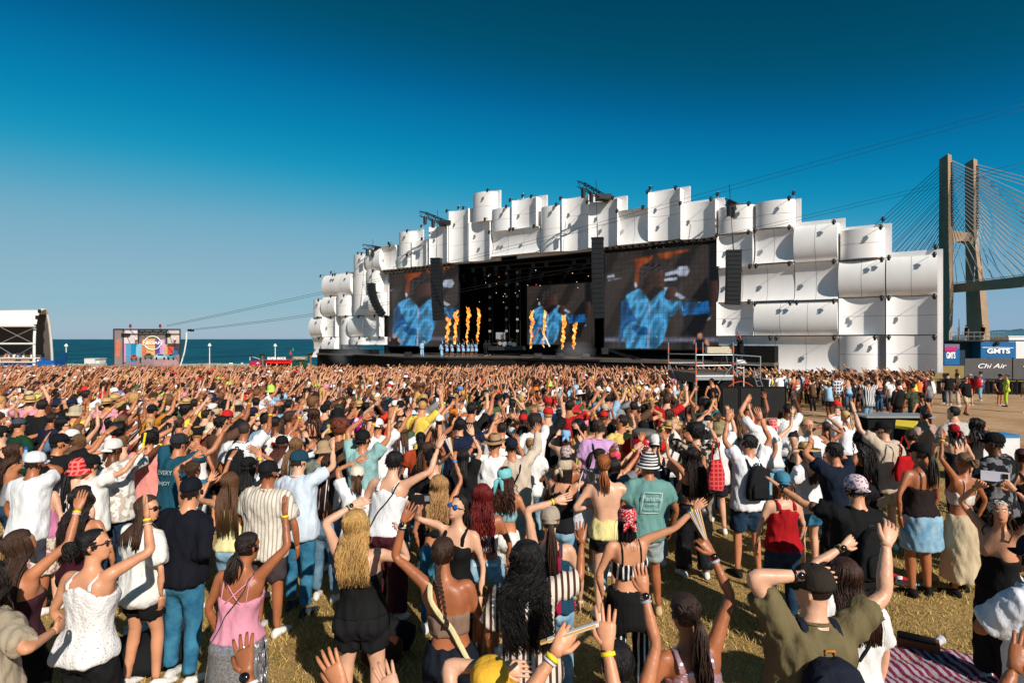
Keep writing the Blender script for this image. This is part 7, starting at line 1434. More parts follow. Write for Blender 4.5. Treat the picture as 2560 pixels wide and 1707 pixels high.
# ---- performers
BLU = (150, 190, 222)
q = H(1055, 849, 1.80, 'singer in pale blue jacket and wide trousers alone at the stage front', sex='m', hair=('crop', BK), hat=('bandana', (170, 150, 150)), top=('long', BLU), bottom=('wide', BLU), skin='dark', Z=65.5, dyaw=150, Rp=(1058, 857), qR=.5, shoe=BLU); q.root.location.z = DECK
for i, px in enumerate((1104, 1117, 1130, 1146, 1158, 1170, 1180, 1190)):
    lb = ['kneeling dancer in blue, leftmost of the dancers on stage', 'second dancer from the left in pale blue skirt', 'third dancer from the left in pale blue skirt', 'fourth dancer from the left in pale blue skirt', 'fifth dancer from the left in pale blue skirt', 'sixth dancer from the left in pale blue skirt', 'seventh dancer from the left in pale blue skirt', 'rightmost dancer in pale blue skirt with an arm flung out'][i]
    q = H(px, 856, 1.62, lb, sex='f', hair=('long', BK, .3), top=('crop', BLU) if i else ('long', BLU), bottom=('skirt', BLU, .6) if i else ('wide', BLU), skin='brown' if i % 2 else 'tan', Z=66.5 if i else 65, dyaw=170, group='dancers in pale blue', Rp=(px-9, 862), qR=.95, shoe=BLU); q.root.location.z = DECK
for px, lb in ((1214, 'musician in black standing right of the dancers'), (1222, 'second musician in black behind the first one')):
    q = H(px, 853, 1.75, lb, sex='m', hair=('afro', BK), top=('long', BLK), bottom=('trousers', BLK), skin='dark', Z=68 if px < 1220 else 71, dyaw=160); q.root.location.z = DECK
for i, (px, py, Y) in enumerate(((991, 901, 61.5), (1043, 901, 61), (896, 907, 64))):
    H(px, py, 1.8, ['security guard in lime vest in the pit below the left screen', 'security guard in lime vest in the pit below the singer', 'security guard in lime vest in the pit at the far left of the stage'][i], sex='m', hair=('short', BK), top=('vest', (200, 226, 40)), bottom=('trousers', BLK), skin='brown', Z=Y, dyaw=160, group='pit security guards')
print('heroes', len(HERO), round(time.time()-T_START, 1))
# ---------------------------------------------------------------- things people hold or wear
def held(name, label, cat, p, key, builder):
    C, rad, S, E, W = p.arms[key]; f = nrm(W-E); hp = p.w(W+f*.08)[0]; fw_ = nrm((p.w(W)-p.w(E))[0]); t = thing(name, label, cat, hp); builder(t, Vector(hp), Vector(fw_)); return t
M_fanw = mat('fan_paper', lin((222, 218, 216)), .7, var=.05); M_fanb = mat('fan_wood', lin((196, 150, 92)), .6, var=.15)
def folded_fan(t, c, d):
    side = Vector((1, -.3, 0)).normalized()
    for k in range(7):
        a = (k-3)*.06; v = (d*math.cos(a)+side*math.sin(a)).normalized(); MB().box(c+v*.09-d*.02, (.012, .003, .21), v.to_track_quat('Z', 'Y').to_matrix()).build('fan_blade', M_fanb if k in (0, 3, 6) else M_fanw, t)
held('hand_fan', 'half-open wooden fan in the pink sequin dancer hand'.replace('dancer ', 'wearer '), 'fan', pk, 'R', folded_fan)
held('hand_fan', 'white paper fan held up next to the black tee', 'fan', pf, 'R', folded_fan)
def stick(col):
    def f(t, c, d):
        v = Vector((.9, -.1, .35)).normalized(); MB().box(c, (.022, .008, .22), v.to_track_quat('Z', 'Y').to_matrix()).build('fan_guard', mat('stick_%d' % col[0], lin(col), .5), t); MB().box(c+v*.02, (.018, .014, .2), v.to_track_quat('Z', 'Y').to_matrix()).build('fan_leaf', M_fanw, t)
    return f
held('closed_fan', 'closed wooden fan held at the bottom centre', 'fan', fanp, 'L', stick((206, 160, 90)))
def wand(t, c, d): MB().path([c-Vector((0, 0, .05)), c+Vector((.01, 0, .05)), c+Vector((.03, 0, .16))], .013, 8).build('inflated_tube', mat('yellow_tube', lin(YEL), .4), t); MB().piece(ball(c+Vector((.03, 0, .165)), .016, 8, 5)).build('tube_end', mat('yellow_tube', lin(YEL), .4), t)
held('cheer_stick', 'bright yellow cheering stick held up at left', 'stick', stk, 'R', wand)
def bottle(t, c, d): MB().piece(tube(np.array([c-Vector((0, 0, .08)), c+Vector((0, 0, .07)), c+Vector((0, 0, .1)), c+Vector((0, 0, .12))]), np.array([.032, .032, .014, .014]), 12)).build('bottle_body', mat('clear_plastic', lin((150, 170, 184)), .12, .6, var=.05), t, True); MB().piece(tube(np.array([c+Vector((0, 0, .12)), c+Vector((0, 0, .145))]), np.array([.017, .017]), 10)).build('bottle_cap', mat('cap_blue', lin((30, 90, 190)), .4), t)
held('water_bottle', 'water bottle with blue cap held beside a white cap', 'bottle', bot, 'R', bottle)
def phone(t, c, d, col, w=.16, h=.078, yaw=0.):
    M = Matrix.Rotation(yaw, 3, 'Z'); m_ = mat('phone_%d_%d_%d' % col, lin(col), .3, .5, var=.03); MB().box(c, (w, .009, h), M).build('phone_body', m_, t); MB().box(c+M @ Vector((w*.33, -.007, h*.1)), (.04, .006, .042), M).build('camera_bump', M_blkm if col[0] > 100 else mat('phone_grey', lin((120, 120, 124)), .3), t)
selfie = [o for o in HERO if 'selfie' in o[2]][0]
C, rad, S, E, W = [None]*5
def person_named(sub):
    for o in SC.objects:
        if o.type == 'EMPTY' and sub in str(o.get('label', '')): return o
PH = at(1052, 1248, 4.75); t = thing('phone', 'black phone held out for the selfie', 'phone', PH); phone(t, PH, None, (24, 24, 26), .15, .078, .15)
pr = ph1.w(ph1.arms['R'][4])[0]; pl = ph1.w(ph1.arms['L'][4])[0]; pc = Vector((pr+pl)/2)+Vector((0, 0, .1)); t = thing('phone', 'white phone held in both hands near the right edge', 'phone', pc); phone(t, pc, None, (214, 212, 222), max(.16, min(.2, float(np.linalg.norm(pr-pl))*.8)), .085, math.atan2(pl[1]-pr[1], pl[0]-pr[0]))
def backpack(p, label, col, trim, w=.26, h=.4, d=.13, zc=1.2):
    base = p.bend([(0, -.13-d*.5, zc)])[0]; t = thing('backpack', label, 'backpack', p.w(base)[0]); Rm = p.Rm; o = np.array(p.w(base)[0])
    def put(nm, pieces, m):
        V, Q, T = merge(pieces); V = p.w(p.bend(V))-o; return link_mesh(nm, np_mesh(nm, V, Q, T), m, t, True)
    a = np.linspace(0, 2*np.pi, 20, endpoint=False); sq = lambda q: np.sign(q)*np.abs(q)**.5; rings = []
    for z, k in ((-.5, .82), (-.46, .97), (-.2, 1.03), (.1, 1.0), (.32, .9), (.45, .68), (.5, .4)): rings.append(np.stack([sq(np.cos(a))*w/2*k, -.135-d/2+sq(np.sin(a))*d/2*(.8+.2*k)+.0*a-.0, np.full(20, zc+z*h)], 1))
    mc = cloth_mat(col); put('bag_body', [loft(rings)], mc)
    pr_ = []; a2 = np.linspace(0, 2*np.pi, 14, endpoint=False)
    for z, k in ((-.42, .7), (-.38, .85), (-.15, .9), (-.02, .8), (.02, .5)): pr_.append(np.stack([sq(np.cos(a2))*w/2*k*.85, -.135-d+sq(np.sin(a2))*.03, np.full(14, zc+z*h)], 1))
    put('front_pocket', [loft(pr_)], mc)
    put('zip_trim', [tube(np.array([(-w*.42, -.135-d*.75, zc+.1*h), (-w*.36, -.135-d*.75, zc+.34*h), (0, -.135-d*.72, zc+.47*h), (w*.36, -.135-d*.75, zc+.34*h), (w*.42, -.135-d*.75, zc+.1*h)]), np.full(5, .007), 6)], cloth_mat(trim)); put('grab_loop', [tube(np.array([(-.025, -.15, zc+.5*h), (-.02, -.16, zc+.57*h), (.02, -.16, zc+.57*h), (.025, -.15, zc+.5*h)]), np.full(4, .007), 6)], cloth_mat(trim))
    for s in (1, -1): put('shoulder_strap', [tube(cr(np.array([(s*.075, -.145, zc+.42*h), (s*.085, -.125, 1.40), (s*.088, -.03, 1.495), (s*.1, .09, 1.42), (s*.13, .13, 1.25), (s*.16, .0, 1.1)]), 18), np.tile([.022, .006], (18, 1)), 6, hint=(0, -1, .3))], mc)
    return t
backpack(kh, 'navy backpack with tan zip trim on the khaki polo', (24, 30, 44), (190, 120, 50), .3, .42, .14, 1.16)
backpack(bp1, 'black backpack on the white tee at right', (26, 26, 30), (40, 40, 44), .25, .4, .12, 1.2)
backpack(bp2, 'small black backpack on the white shirt at left', (24, 24, 26), (40, 40, 44), .25, .36, .1, 1.22)
backpack(tat, 'black drawstring bag on the tattooed wearer back', (20, 20, 22), (50, 50, 54), .26, .4, .1, 1.14)
def keg_pack(p, label):
    base = p.bend([(0, -.32, 1.05)])[0]; c = Vector(p.w(base)[0]); t = thing('drinks_backpack', label, 'drinks backpack', c); fwd = Vector(p.Rm @ np.array([0, 1, 0])).normalized()
    MB().piece(tube(np.array([c-Vector((0, 0, .02)), c+Vector((0, 0, .1)), c+Vector((0, 0, .45)), c+Vector((0, 0, .52))]), np.array([.17, .2, .2, .17]), 18, hint=(0, 1, 0))).build('tank', mat('keg_red', lin((168, 16, 26)), .35, .4, var=.08), t, True)
    MB().piece(tube(np.array([c+Vector((0, 0, .52)), c+Vector((0, 0, .6)), c+Vector((0, 0, .62))]), np.array([.19, .18, .12]), 18)).build('lid', mat('keg_grey', lin((96, 90, 84)), .6), t, True)
    side = fwd.cross(Vector((0, 0, 1))); o = c-fwd*.205+Vector((0, 0, .33))
    P3 = [o+side*.075*math.cos(a)+Vector((0, 0, .075*math.sin(a)))+fwd*.018*math.cos(a)**2 for a in np.linspace(0, 6.29, 24)]; MB().path(P3, .006, 5).build('badge_ring', M_logo, t)
    for txt, dz, sz in (('SUPER', .018, .045), ('BOCK', -.024, .05)):
        V, F = text_mb(txt, sz, .002, .0008); MB().add([o+side*v[0]-fwd*(v[1]*-1+.006)+Vector((0, 0, v[2]+dz)) for v in V], F).build('lettering', M_logo, t)
    V, F = text_mb('Sabor Autentico', .04, .002); o2 = o-Vector((0, 0, .16)); MB().add([o2+side*v[0]-fwd*(.008-.9*v[0]*v[0])+Vector((0, 0, v[2]+v[0]*.08)) for v in V], F).build('lettering', M_logo, t)
keg_pack(keg, 'red keg backpack with white round badge on the drinks seller'); keg_pack(keg2, 'red drinks backpack on the seller by the barrier')
def tote(label, px, py, Y, col, w, h, band=None):
    c = at(px, py, Y); t = thing('tote_bag', label, 'bag', c); a = np.linspace(0, 2*np.pi, 18, endpoint=False); sq = lambda q: np.sign(q)*np.abs(q)**.6; rings = []
    for z, k in ((0, .8), (.03, .95), (.3, 1.0), (.6, .95), (.85, .8), (1., .72)): rings.append(np.stack([c.x+sq(np.cos(a))*w/2*k+.01*np.sin(a*3+z*5), c.y+sq(np.sin(a))*.05*(1.1-.5*z), np.full(18, c.z-h+h*z)+.01*np.sin(a*2)], 1))
    MB().piece(loft(rings)).build('bag_body', cloth_mat(col), t, True)
    for s in (-1, 1): MB().path([(c.x+s*w*.28, c.y, c.z-.01), (c.x+s*w*.2, c.y+.02, c.z+.16), (c.x+s*.01, c.y+.03, c.z+.26)], .008, 6).build('bag_handle', cloth_mat(band or col), t)
tote('red bag with white mesh side hanging beside the patterned shirt', 1790, 1150, 7.35, ('plaid', (190, 22, 28), (214, 90, 90), 120.), .2, .36, (190, 22, 28))
tote('plain red tote bag hanging beside the cream shirt', 2262, 1140, 8.1, (180, 16, 22), .26, .34)
tote('white canvas tote bag beside the black denim shorts', 1462, 1235, 6.7, (222, 222, 228), .26, .4)
# shirt print: white outlined box and lettering on the teal tee
def back_print(p, lines, m, box=None):
    pts_m = mat(m[0], lin(m[1]), .8, .1, var=.05)
    def onback(x, z):
        th = -math.acos(max(-.98, min(.98, x/.2))); q = p.tsurf(np.array([-math.pi/2+math.asin(max(-1, min(1, x/.21)))*.9]), z, .062)[0]; q[0] = x; return q
    for (txt, sz, zc, xo) in lines:
        V, F = text_mb(txt, sz, .001, .0005); P3 = np.array([onback(v[0]+xo, zc+v[2])+np.array([0, -.004, 0]) for v in V]); P3 = p.bend(P3) @ p.Rm.T; mb = MB().add([tuple(q) for q in P3], F); me = bpy.data.meshes.new('print_lettering'); me.from_pydata(mb.V, [], mb.F); link_mesh('print_lettering', me, pts_m, p.root)
    if box:
        x0, x1, z0, z1 = box; P3 = []
        for a, b2 in (((x0, z0), (x1, z0)), ((x1, z0), (x1, z1)), ((x1, z1), (x0, z1)), ((x0, z1), (x0, z0))):
            for q in np.linspace(0, 1, 5): P3.append(onback(a[0]+(b2[0]-a[0])*q, a[1]+(b2[1]-a[1])*q))
        add_part(p, 'print_frame', [tube(p.bend(np.array(P3)), np.full(len(P3), .003), 4)], pts_m)
back_print(pan, [('Panama', .075, 1.3, .0), ('surf club', .03, 1.245, 0), ('BEACH  o  CLUB', .022, 1.19, 0)], ('print_white', (226, 232, 230)), (-.1, .1, 1.15, 1.36))
back_print(evr, [('EVERY', .07, 1.32, 0), ('ENJOY', .06, 1.2, -.02)], ('print_white', (226, 232, 230)))
# ---------------------------------------------------------------- left on the grass
bl = thing('picnic_blanket', 'pink and white striped blanket spread on the grass at lower right', 'blanket', (4.0, 4.6, 0))
Xb = np.linspace(-.6, .6, 34); Yb = np.linspace(-.5, .5, 28); BX, BYb = np.meshgrid(Xb, Yb); rr_ = R(-24)
BZ = .025+.022*np.abs(np.sin(BX*9+BYb*5))+.02*np.abs(np.sin(BYb*11-BX*4+1))+.015*RNG.random(BX.shape); wx = BX*math.cos(rr_)-BYb*math.sin(rr_); wy = BX*math.sin(rr_)+BYb*math.cos(rr_)
cb = at(2310, 1655, 5.35); cb.z = gz(cb.x, cb.y); bl.location = cb; idx = np.arange(34*28).reshape(28, 34); Q = np.stack([idx[:-1, :-1], idx[:-1, 1:], idx[1:, 1:], idx[1:, :-1]], -1).reshape(-1, 4)
o = link_mesh('cloth', np_mesh('cloth', np.stack([wx, wy, BZ], -1).reshape(-1, 3), Q, np.zeros((0, 3), int)), cloth_mat(('vstripe', (176, 166, 172), (128, 30, 72), 80.)), bl, True); sd = o.modifiers.new('t', 'SOLIDIFY'); sd.thickness = .01
def on_ground(px, py):
    Y = 5.
    for _ in range(6): X = (px-1280)/PXF*Y; Y = PXF*(CAM_H-gz(X, Y))/(py-848)
    return Vector(((px-1280)/PXF*Y, Y, gz((px-1280)/PXF*Y, Y)))
b0 = on_ground(2295, 1630); b0.z += .06; t = thing('cardboard_box', 'brown cardboard food box lying on the striped blanket', 'box', b0); Mz = Matrix.Rotation(R(-32), 3, 'Z'); m_ = mat('box_brown', lin((120, 62, 38)), .6, var=.1)
MB().box(b0+Vector((0, 0, .035)), (.34, .17, .07), Mz).build('tray', m_, t); MB().box(b0+Vector((.0, .02, .075)), (.3, .13, .012), Mz).build('lid', mat('box_dark', lin((40, 26, 20)), .5), t)
V, F = text_mb('snack', .04, .001); MB().add([], []) 
b1 = on_ground(2345, 1622); b1.z += .07; t = thing('paper_cup', 'pale paper cup lying on the blanket beside the box', 'cup', b1); v = Vector((.8, .5, .1)).normalized(); MB().piece(tube(np.array([b1-v*.06, b1+v*.06]), np.array([.028, .042]), 14)).build('cup_body', mat('cup_paper', lin((190, 186, 196)), .5), t, True); MB().piece(tube(np.array([b1+v*.06, b1+v*.066]), np.array([.045, .045]), 14)).build('cup_rim', M_white, t, True)
for (px, py, col, lb, cap) in [(2227, 1447, (200, 40, 50), 'crushed red and pink soft drink bottle on the grass', (230, 150, 160)), (2252, 1455, (196, 30, 40), 'red labelled bottle lying beside the pink one', (220, 210, 210)), (2266, 1466, (120, 160, 180), 'clear blue-capped bottle lying in front of the red ones', (60, 150, 190))]:
    c = on_ground(px, py); c.z += .04; v = Vector((.7, -.5, .05)).normalized(); t = thing('plastic_bottle', lb, 'bottle', c)
    MB().piece(tube(np.array([c-v*.1, c-v*.09, c+v*.05, c+v*.09, c+v*.11]), np.array([.03, .036, .036, .016, .014]), 12)).build('bottle_body', mat('bottle_%d_%d' % col[:2], lin(col), .2, .5, var=.1), t, True); MB().piece(tube(np.array([c+v*.11, c+v*.13]), np.array([.017, .017]), 10)).build('bottle_cap', mat('capc_%d' % cap[0], lin(cap), .4), t, True); MB().piece(tube(np.array([c-v*.05, c+v*.02]), np.array([.0375, .0375]), 12)).build('bottle_label', mat('labelc_%d' % cap[1], lin(cap), .5), t, True)
def crumple(name, label, cat, px, py, col, s, seed, part='bag_body'):
    c = on_ground(px, py); rr = np.random.default_rng(seed); V, Q, T = ball((0, 0, s[2]*.8), s, 16, 10); V = V*(1+.22*np.sin(V*23+seed).sum(1, keepdims=True)*.4)+rr.normal(0, s[0]*.03, V.shape); V[:, 2] = np.maximum(V[:, 2], .005)
    t = thing(name, label, cat, c); link_mesh(part, np_mesh(part, V, Q, T), cloth_mat(col), t, True); return t, c
tt_, c = crumple('paper_bag', 'crumpled brown paper bag behind the bottles', 'bag', 2320, 1452, (170, 128, 84), (.13, .1, .07), 3)
tt_, c = crumple('white_bag', 'white cloth bundle on the grass by the blue jeans', 'bundle', 392, 1600, (206, 210, 216), (.26, .2, .14), 5, 'cloth')
MB().piece(tube(np.array([c+Vector((-.05, -.05, .2)), c+Vector((.03, -.1, .3))]), np.array([.05, .045]), 12)).build('bottle_neck', mat('cream_plastic', lin((214, 206, 190)), .5), tt_, True)
crumple('black_bag', 'black bag on the ground between jeans and lace top', 'bag', 370, 1668, (22, 22, 24), (.32, .25, .16), 7)
crumple('black_bag', 'black bag on the ground right of the black shorts', 'bag', 985, 1620, (20, 20, 22), (.2, .16, .16), 9)
crumple('brown_bag', 'dark brown leather bag on the ground behind the black shorts', 'bag', 955, 1660, (70, 36, 24), (.18, .16, .14), 11)

# ---------------------------------------------------------------- the rest of the crowd
NAMED = [('white', (236, 234, 232), 36), ('black', (24, 24, 26), 24), ('grey', (130, 130, 132), 6), ('navy', (24, 32, 56), 7), ('red', (196, 36, 36), 6), ('beige', (206, 186, 160), 6), ('pink', (222, 150, 168), 5), ('light blue', (150, 186, 214), 5), ('green', (70, 98, 66), 4), ('yellow', (228, 200, 80), 3), ('orange', (214, 104, 40), 3), ('brown', (92, 64, 48), 4), ('burgundy', (92, 22, 38), 2), ('teal', (40, 120, 126), 2), ('lime', (190, 214, 90), 1)]
def pick(rr, L): 
    x = rr.uniform(0, sum(l[2] for l in L))
    for l in L:
        x -= l[2]
        if x <= 0: return l
    return L[0]
HATC = [('black', (22, 22, 24), 8), ('white', (234, 232, 228), 7), ('straw', (206, 168, 110), 5), ('navy', (26, 34, 60), 3), ('red', (204, 40, 44), 2), ('pink', (226, 140, 160), 1.5), ('beige', (196, 178, 150), 4), ('blue', (90, 140, 190), 1.5), ('lime', (180, 210, 90), .8), ('orange', (222, 120, 40), .8), ('purple', (130, 100, 170), .5)]
HAIRC = [('black', BK, 6), ('dark brown', DK, 8), ('brown', BR, 8), ('light brown', LB, 4), ('blonde', BLD, 3), ('auburn', (110, 50, 30), 1)]
SK = ['light', 'light', 'fair', 'fair', 'fair', 'medium', 'medium', 'medium', 'tan', 'brown']
def arm_dir(rr, X):
    e = R(rr.uniform(16, 60)); sgn = 1 if rr.random() < (.85 if X < 4 else .5 if X < 10 else .35) else -1; a = R(rr.uniform(-12, 48))*sgn; L = .535*rr.uniform(.86, .99)
    return np.array([math.sin(a)*math.cos(e), math.cos(a)*math.cos(e), math.sin(e)])*L
def rand_spec(rr, X, lod, far=False):
    sex = 'f' if rr.random() < .58 else 'm'; sp = dict(sex=sex, seed=rr.randrange(10**6), lod=lod, skin=rr.choice(SK)); desc = {}
    tc = pick(rr, NAMED); kinds = [('tee', 'tee', 4), ('tank', 'tank top', 2.5), ('cami', 'camisole', 3), ('cropcami', 'crop top', 1.5), ('shirt', 'shirt', 1)] if sex == 'f' else [('tee', 'tee', 7), ('shirt', 'shirt', 2), ('tank', 'tank top', 1.2), ('polo', 'polo shirt', .8), ('long', 'sweater', .4)]
    k = pick(rr, kinds); sp['top'] = (k[0], tc[1]); desc['top'] = tc[0]+' '+k[1]; hc = pick(rr, HAIRC)
    sp['bottom'] = rr.choice([('jeans', DEN), ('jeans', LDEN), ('jeans', DDEN), ('trousers', BLK), ('shorts', BLK), ('shorts', LDEN), ('shorts', (150, 130, 100))]); hk = rr.choice(['long', 'long', 'wavy', 'curly', 'pony', 'pony', 'bun', 'bob']) if sex == 'f' else rr.choice(['short', 'short', 'short', 'buzz', 'crop', 'afro'])
    sp['hair'] = (hk, hc[1]); desc['hair'] = hc[0]+' '+{'long': 'long hair', 'wavy': 'wavy hair', 'curly': 'curls', 'pony': 'ponytail', 'bun': 'bun', 'bob': 'bob', 'short': 'short hair', 'buzz': 'cropped hair', 'crop': 'cropped hair', 'afro': 'bushy hair'}[hk]
    if rr.random() < .34:
        h_ = pick(rr, HATC); kd = 'straw' if h_[0] == 'straw' else rr.choice(['cap', 'cap', 'cap', 'bucket', 'bandana']); sp['hat'] = (kd, h_[1]) if kd != 'cap' else (kd, h_[1], rr.random() < .25); desc['hat'] = (h_[0]+' ' if kd != 'straw' else '')+{'cap': 'cap', 'bucket': 'bucket hat', 'straw': 'straw hat', 'bandana': 'headscarf'}[kd]
    u = rr.random(); sw = .185 if sex == 'm' else .162; hi = .86 if far else (.9 if X < 3 else .7)
    if u < hi*.62: sp['R'] = np.array([sw, 0, 1.43])+arm_dir(rr, X); desc['pose'] = 'right arm raised'
    elif u < hi*.8: sp['L'] = np.array([-sw, 0, 1.43])+arm_dir(rr, X); desc['pose'] = 'left arm raised'
    elif u < hi: sp['R'] = np.array([sw, 0, 1.43])+arm_dir(rr, X); sp['L'] = np.array([-sw, 0, 1.43])+arm_dir(rr, X)*[.6, 1, 1]; desc['pose'] = 'both arms raised'
    elif u < hi+.1: sp['R'] = np.array([.1, .22, 1.62]); sp['L'] = np.array([-.1, .24, 1.6]); desc['pose'] = 'hands at the face'; sp['eR'] = (1, 0, -.4); sp['eL'] = (-1, 0, -.4)
    else: desc['pose'] = 'arms down'
    if rr.random() < .35 and 'R' in sp and lod != 'D': sp['bR'] = [YEL]
    return sp, desc
def in_crowd(X, Y):
    px = 1280+X/Y*PXF
    if px < -60 or px > 2620: return 0
    if Y < 9.0: return .55 if Y > 6.6 and X < 1.2 else 0
    if Y < 12.3: return 1.0 if X < 3.2 else (.5 if X < 5.5 else .07)
    lim = 60.5 if X > -21 else 60.5+(-21-X)*.9
    if X < 4.2+.135*(Y-12) and Y < min(lim, 76):
        return 1.0
    # right of / behind the scaffold
    if 25.0 < Y < 44 and X > 13.6 and X < .70*Y: return .9 if Y > 31 else .3
    if 31.5 < Y < 56 and 7 < X <= 13.6 and Y < 66-.721*X-6: return 1.0
    if 33 < Y < 50 and X > 13 and Y < 64-.721*X-3.5 and X < .66*Y: return .9
    return 0
rr = random.Random(42); cand = []
Y = 6.7
while Y < 76:
    st = .55+.0055*Y; X = -.9*Y; 
    while X < .9*Y:
        x, y = X+rr.uniform(-.2, .2)*1.1, Y+rr.uniform(-.2, .2)*1.1
        if rr.random() < in_crowd(x, y): cand.append((x, y))
        X += st*1.1
    Y += st*1.02
HX = np.array([(h[0], h[1]) for h in HERO])
cand = [c for c in cand if np.min(np.hypot(HX[:, 0]-c[0], (HX[:, 1]-c[1])*.9)) > (.42 if c[1] > 9 else .5)]
cand.sort(key=lambda c: c[1])
n_ind = max(0, 300-len(HERO)); print('candidates', len(cand), 'individuals', n_ind)
ANCH = {'fedora': 'the tan fedora', 'lilac shirt': 'the lilac shirt', 'mustard tee': 'the mustard tee', 'magenta football': 'the magenta football shirt', 'rust orange': 'the rust orange top', 'bubblegum': 'the pink cap', 'keg backpack': 'the red keg seller', 'salmon pink': 'the salmon pink tee', 'petrol blue': 'the petrol blue tee', 'bottle green': 'the bottle green tee', 'cream bucket hat': 'the cream bucket hat', 'butter yellow': 'the butter yellow tee', 'olive bucket': 'the olive bucket hat', 'camouflage cap': 'the camouflage cap', 'orange-red tee': 'the orange-red tee', 'pale blue headscarf': 'the pale blue headscarf', 'red lettering': 'the red-lettered white tee', 'black curls in a black and cream': 'the black and cream shirt', 'red cap and white tee': 'the red cap', 'thinning hair': 'the small black backpack', 'spotted top': 'the white peaked cap', 'striped shirt with arms wide': 'the striped shirt at right', 'dark skin reaching': 'the black curls at left', 'blonde ponytail': 'the blonde ponytail'}
anch = [(h[0], h[1], v) for h in HERO for k_, v in ANCH.items() if k_ in h[2]]
used_l = set(); n_ph = 0
def auto_label(desc, X, Y):
    px = X/Y; order = sorted(anch, key=lambda a: abs(a[0]-X)+abs(a[1]-Y)*.6); base = 'person in '+desc['top']
    for tr in range(8):
        a = order[min(tr // 2, len(order)-1)]; dx = px-a[0]/a[1]; rel = 'just behind' if abs(dx) < .02 and Y > a[1] else ('just in front of' if abs(dx) < .02 else ('right of' if dx > 0 else 'left of'))
        mid = (' and '+desc['hat'] if 'hat' in desc else ' with '+desc['hair']); pose = ', '+desc['pose'] if tr % 2 or tr > 3 else ''
        lb = base+mid+pose+', '+rel+' '+a[2]
        if len(lb.split()) > 16: lb = base+mid+', '+rel+' '+a[2]
        if len(lb.split()) > 16: lb = base+', '+rel+' '+a[2]
        if lb not in used_l: used_l.add(lb); return lb
    return lb
for (x, y) in cand[:n_ind]:
    sp, desc = rand_spec(rr, x, 'B' if y < 9.6 else 'C', y < 9); sp['noshoes'] = y > 10 and x < 4; h = rr.gauss(1.66 if sp['sex'] == 'f' else 1.78, .055)
    lb_ = auto_label(desc, x, y); p = emit_person(sp, (x, y, gz(x, y)), yaw_to(x, y)+R(rr.gauss(0, 16)), h, lb_, 'people in the crowd'); accessories(p, sp)
    if 'R' in sp and desc['pose'] != 'hands at the face' and rr.random() < .07 and n_ph < 8: n_ph += 1; W_ = p.w(p.arms['R'][4])[0]; c_ = Vector(W_)+Vector((0, -.02, .11)); t = thing('phone', 'dark phone held up by the '+' '.join(lb_.split()[:9]), 'phone', c_); phone(t, c_, None, (26, 26, 30), .076, .155, rr.uniform(-.4, .4))
flush_queue(); print('people built', round(time.time()-T_START, 1))
# far crowd: one mass of simple figures with their own base colours
NP = 44; protos = []; CID = {'skin': 0, 'hair': 1, 'top': 2, 'bottom': 3, 'hat': 4}
def pack(it):
    V, Q, T = merge([q for q, _ in it]); cid = np.concatenate([np.full(len(q[0]), CID[c]) for q, c in it]); return V, Q, T, cid
for k in range(NP):
    sp, desc = rand_spec(rr, -3 if k < 30 else 12, 'D', True); sp['hair'] = (rr.choice(['short', 'crop', 'bun', 'short', 'long']), BK); p = build_person(sp); sl = sp['top'][0] in ('tee', 'shirt', 'polo', 'long')
    items = [(q, 'skin') for q in p.skin[(1 if sl else 0):]+p.hands]
    for grp, c in ((p.hair, 'hair'), (p.hat, 'hat')):
        for (nm, pl, col, fu) in grp: items += [(q, c) for q in pl]
    for (nm, pl, col, fu) in p.top:
        if nm != 'strap': items += [(q, 'top') for q in pl[:3]]
    low = [(q, 'bottom') for (nm, pl, col, fu) in p.bottom for q in pl]
    # farthest figures: simpler still
    e = []; sw = .17; tt3 = np.linspace(0, 2*np.pi, 5, endpoint=False); e.append((loft([np.stack([np.cos(tt3)*w_, np.sin(tt3)*d_, np.full(5, z_)], 1) for z_, w_, d_ in ((.9, .17, .12), (1.3, .18, .12), (1.46, .09, .07))]), 'top'))
    e.append((ball((0, .02, 1.62), (.078, .095, .115), 6, 3), 'skin')); e.append((ball((0, -.012, 1.645), (.088, .1, .11), 6, 3), 'hair'))
    if sp.get('hat'): e.append((ball((0, .02, 1.7), (.1, .13, .07), 7, 3), 'hat'))
    if k % 3 == 0: e.append((tube(np.array([(0, -.09, 1.6), (0, -.14, 1.42), (0, -.13, 1.25)]), np.array([.06, .09, .03]), 4, cap=False), 'hair'))
    for s_, key in ((1, 'R'), (-1, 'L')):
        S3 = np.array([s_*sw, 0, 1.42])
        if key in sp:
            W3 = sp[key]; d3 = nrm(W3-S3); M3 = (S3+W3)/2+np.array([s_*.05, 0, -.05]); e.append((tube(np.array([S3-d3*.05, M3, W3, W3+d3*.17]), np.array([.052, .042, .03, .03]), 4, cap=False), 'skin'))
        else: e.append((tube(np.array([S3, S3+[s_*.06, 0, -.28], S3+[s_*.06, .12, -.5]]), np.array([.055, .042, .03]), 4, cap=False), 'skin'))
        if sl: W3 = sp.get(key, S3+np.array([s_*.06, 0, -.5])); e.append((tube(np.array([S3*[.7, 1, 1], S3+(W3-S3)*.32]), np.array([.07, .065]), 5, cap=False), 'top'))
    protos.append((pack(items+low), pack(items), -1 if k < 30 else 1, pack(e)))
allV, allQ, allT, allC = [], [], [], []; off = 0
lefts = [q for q in protos if q[2] < 0]; rights = [q for q in protos if q[2] > 0]
SKL = [np.array(lin(SKIN[s])) for s in SK]
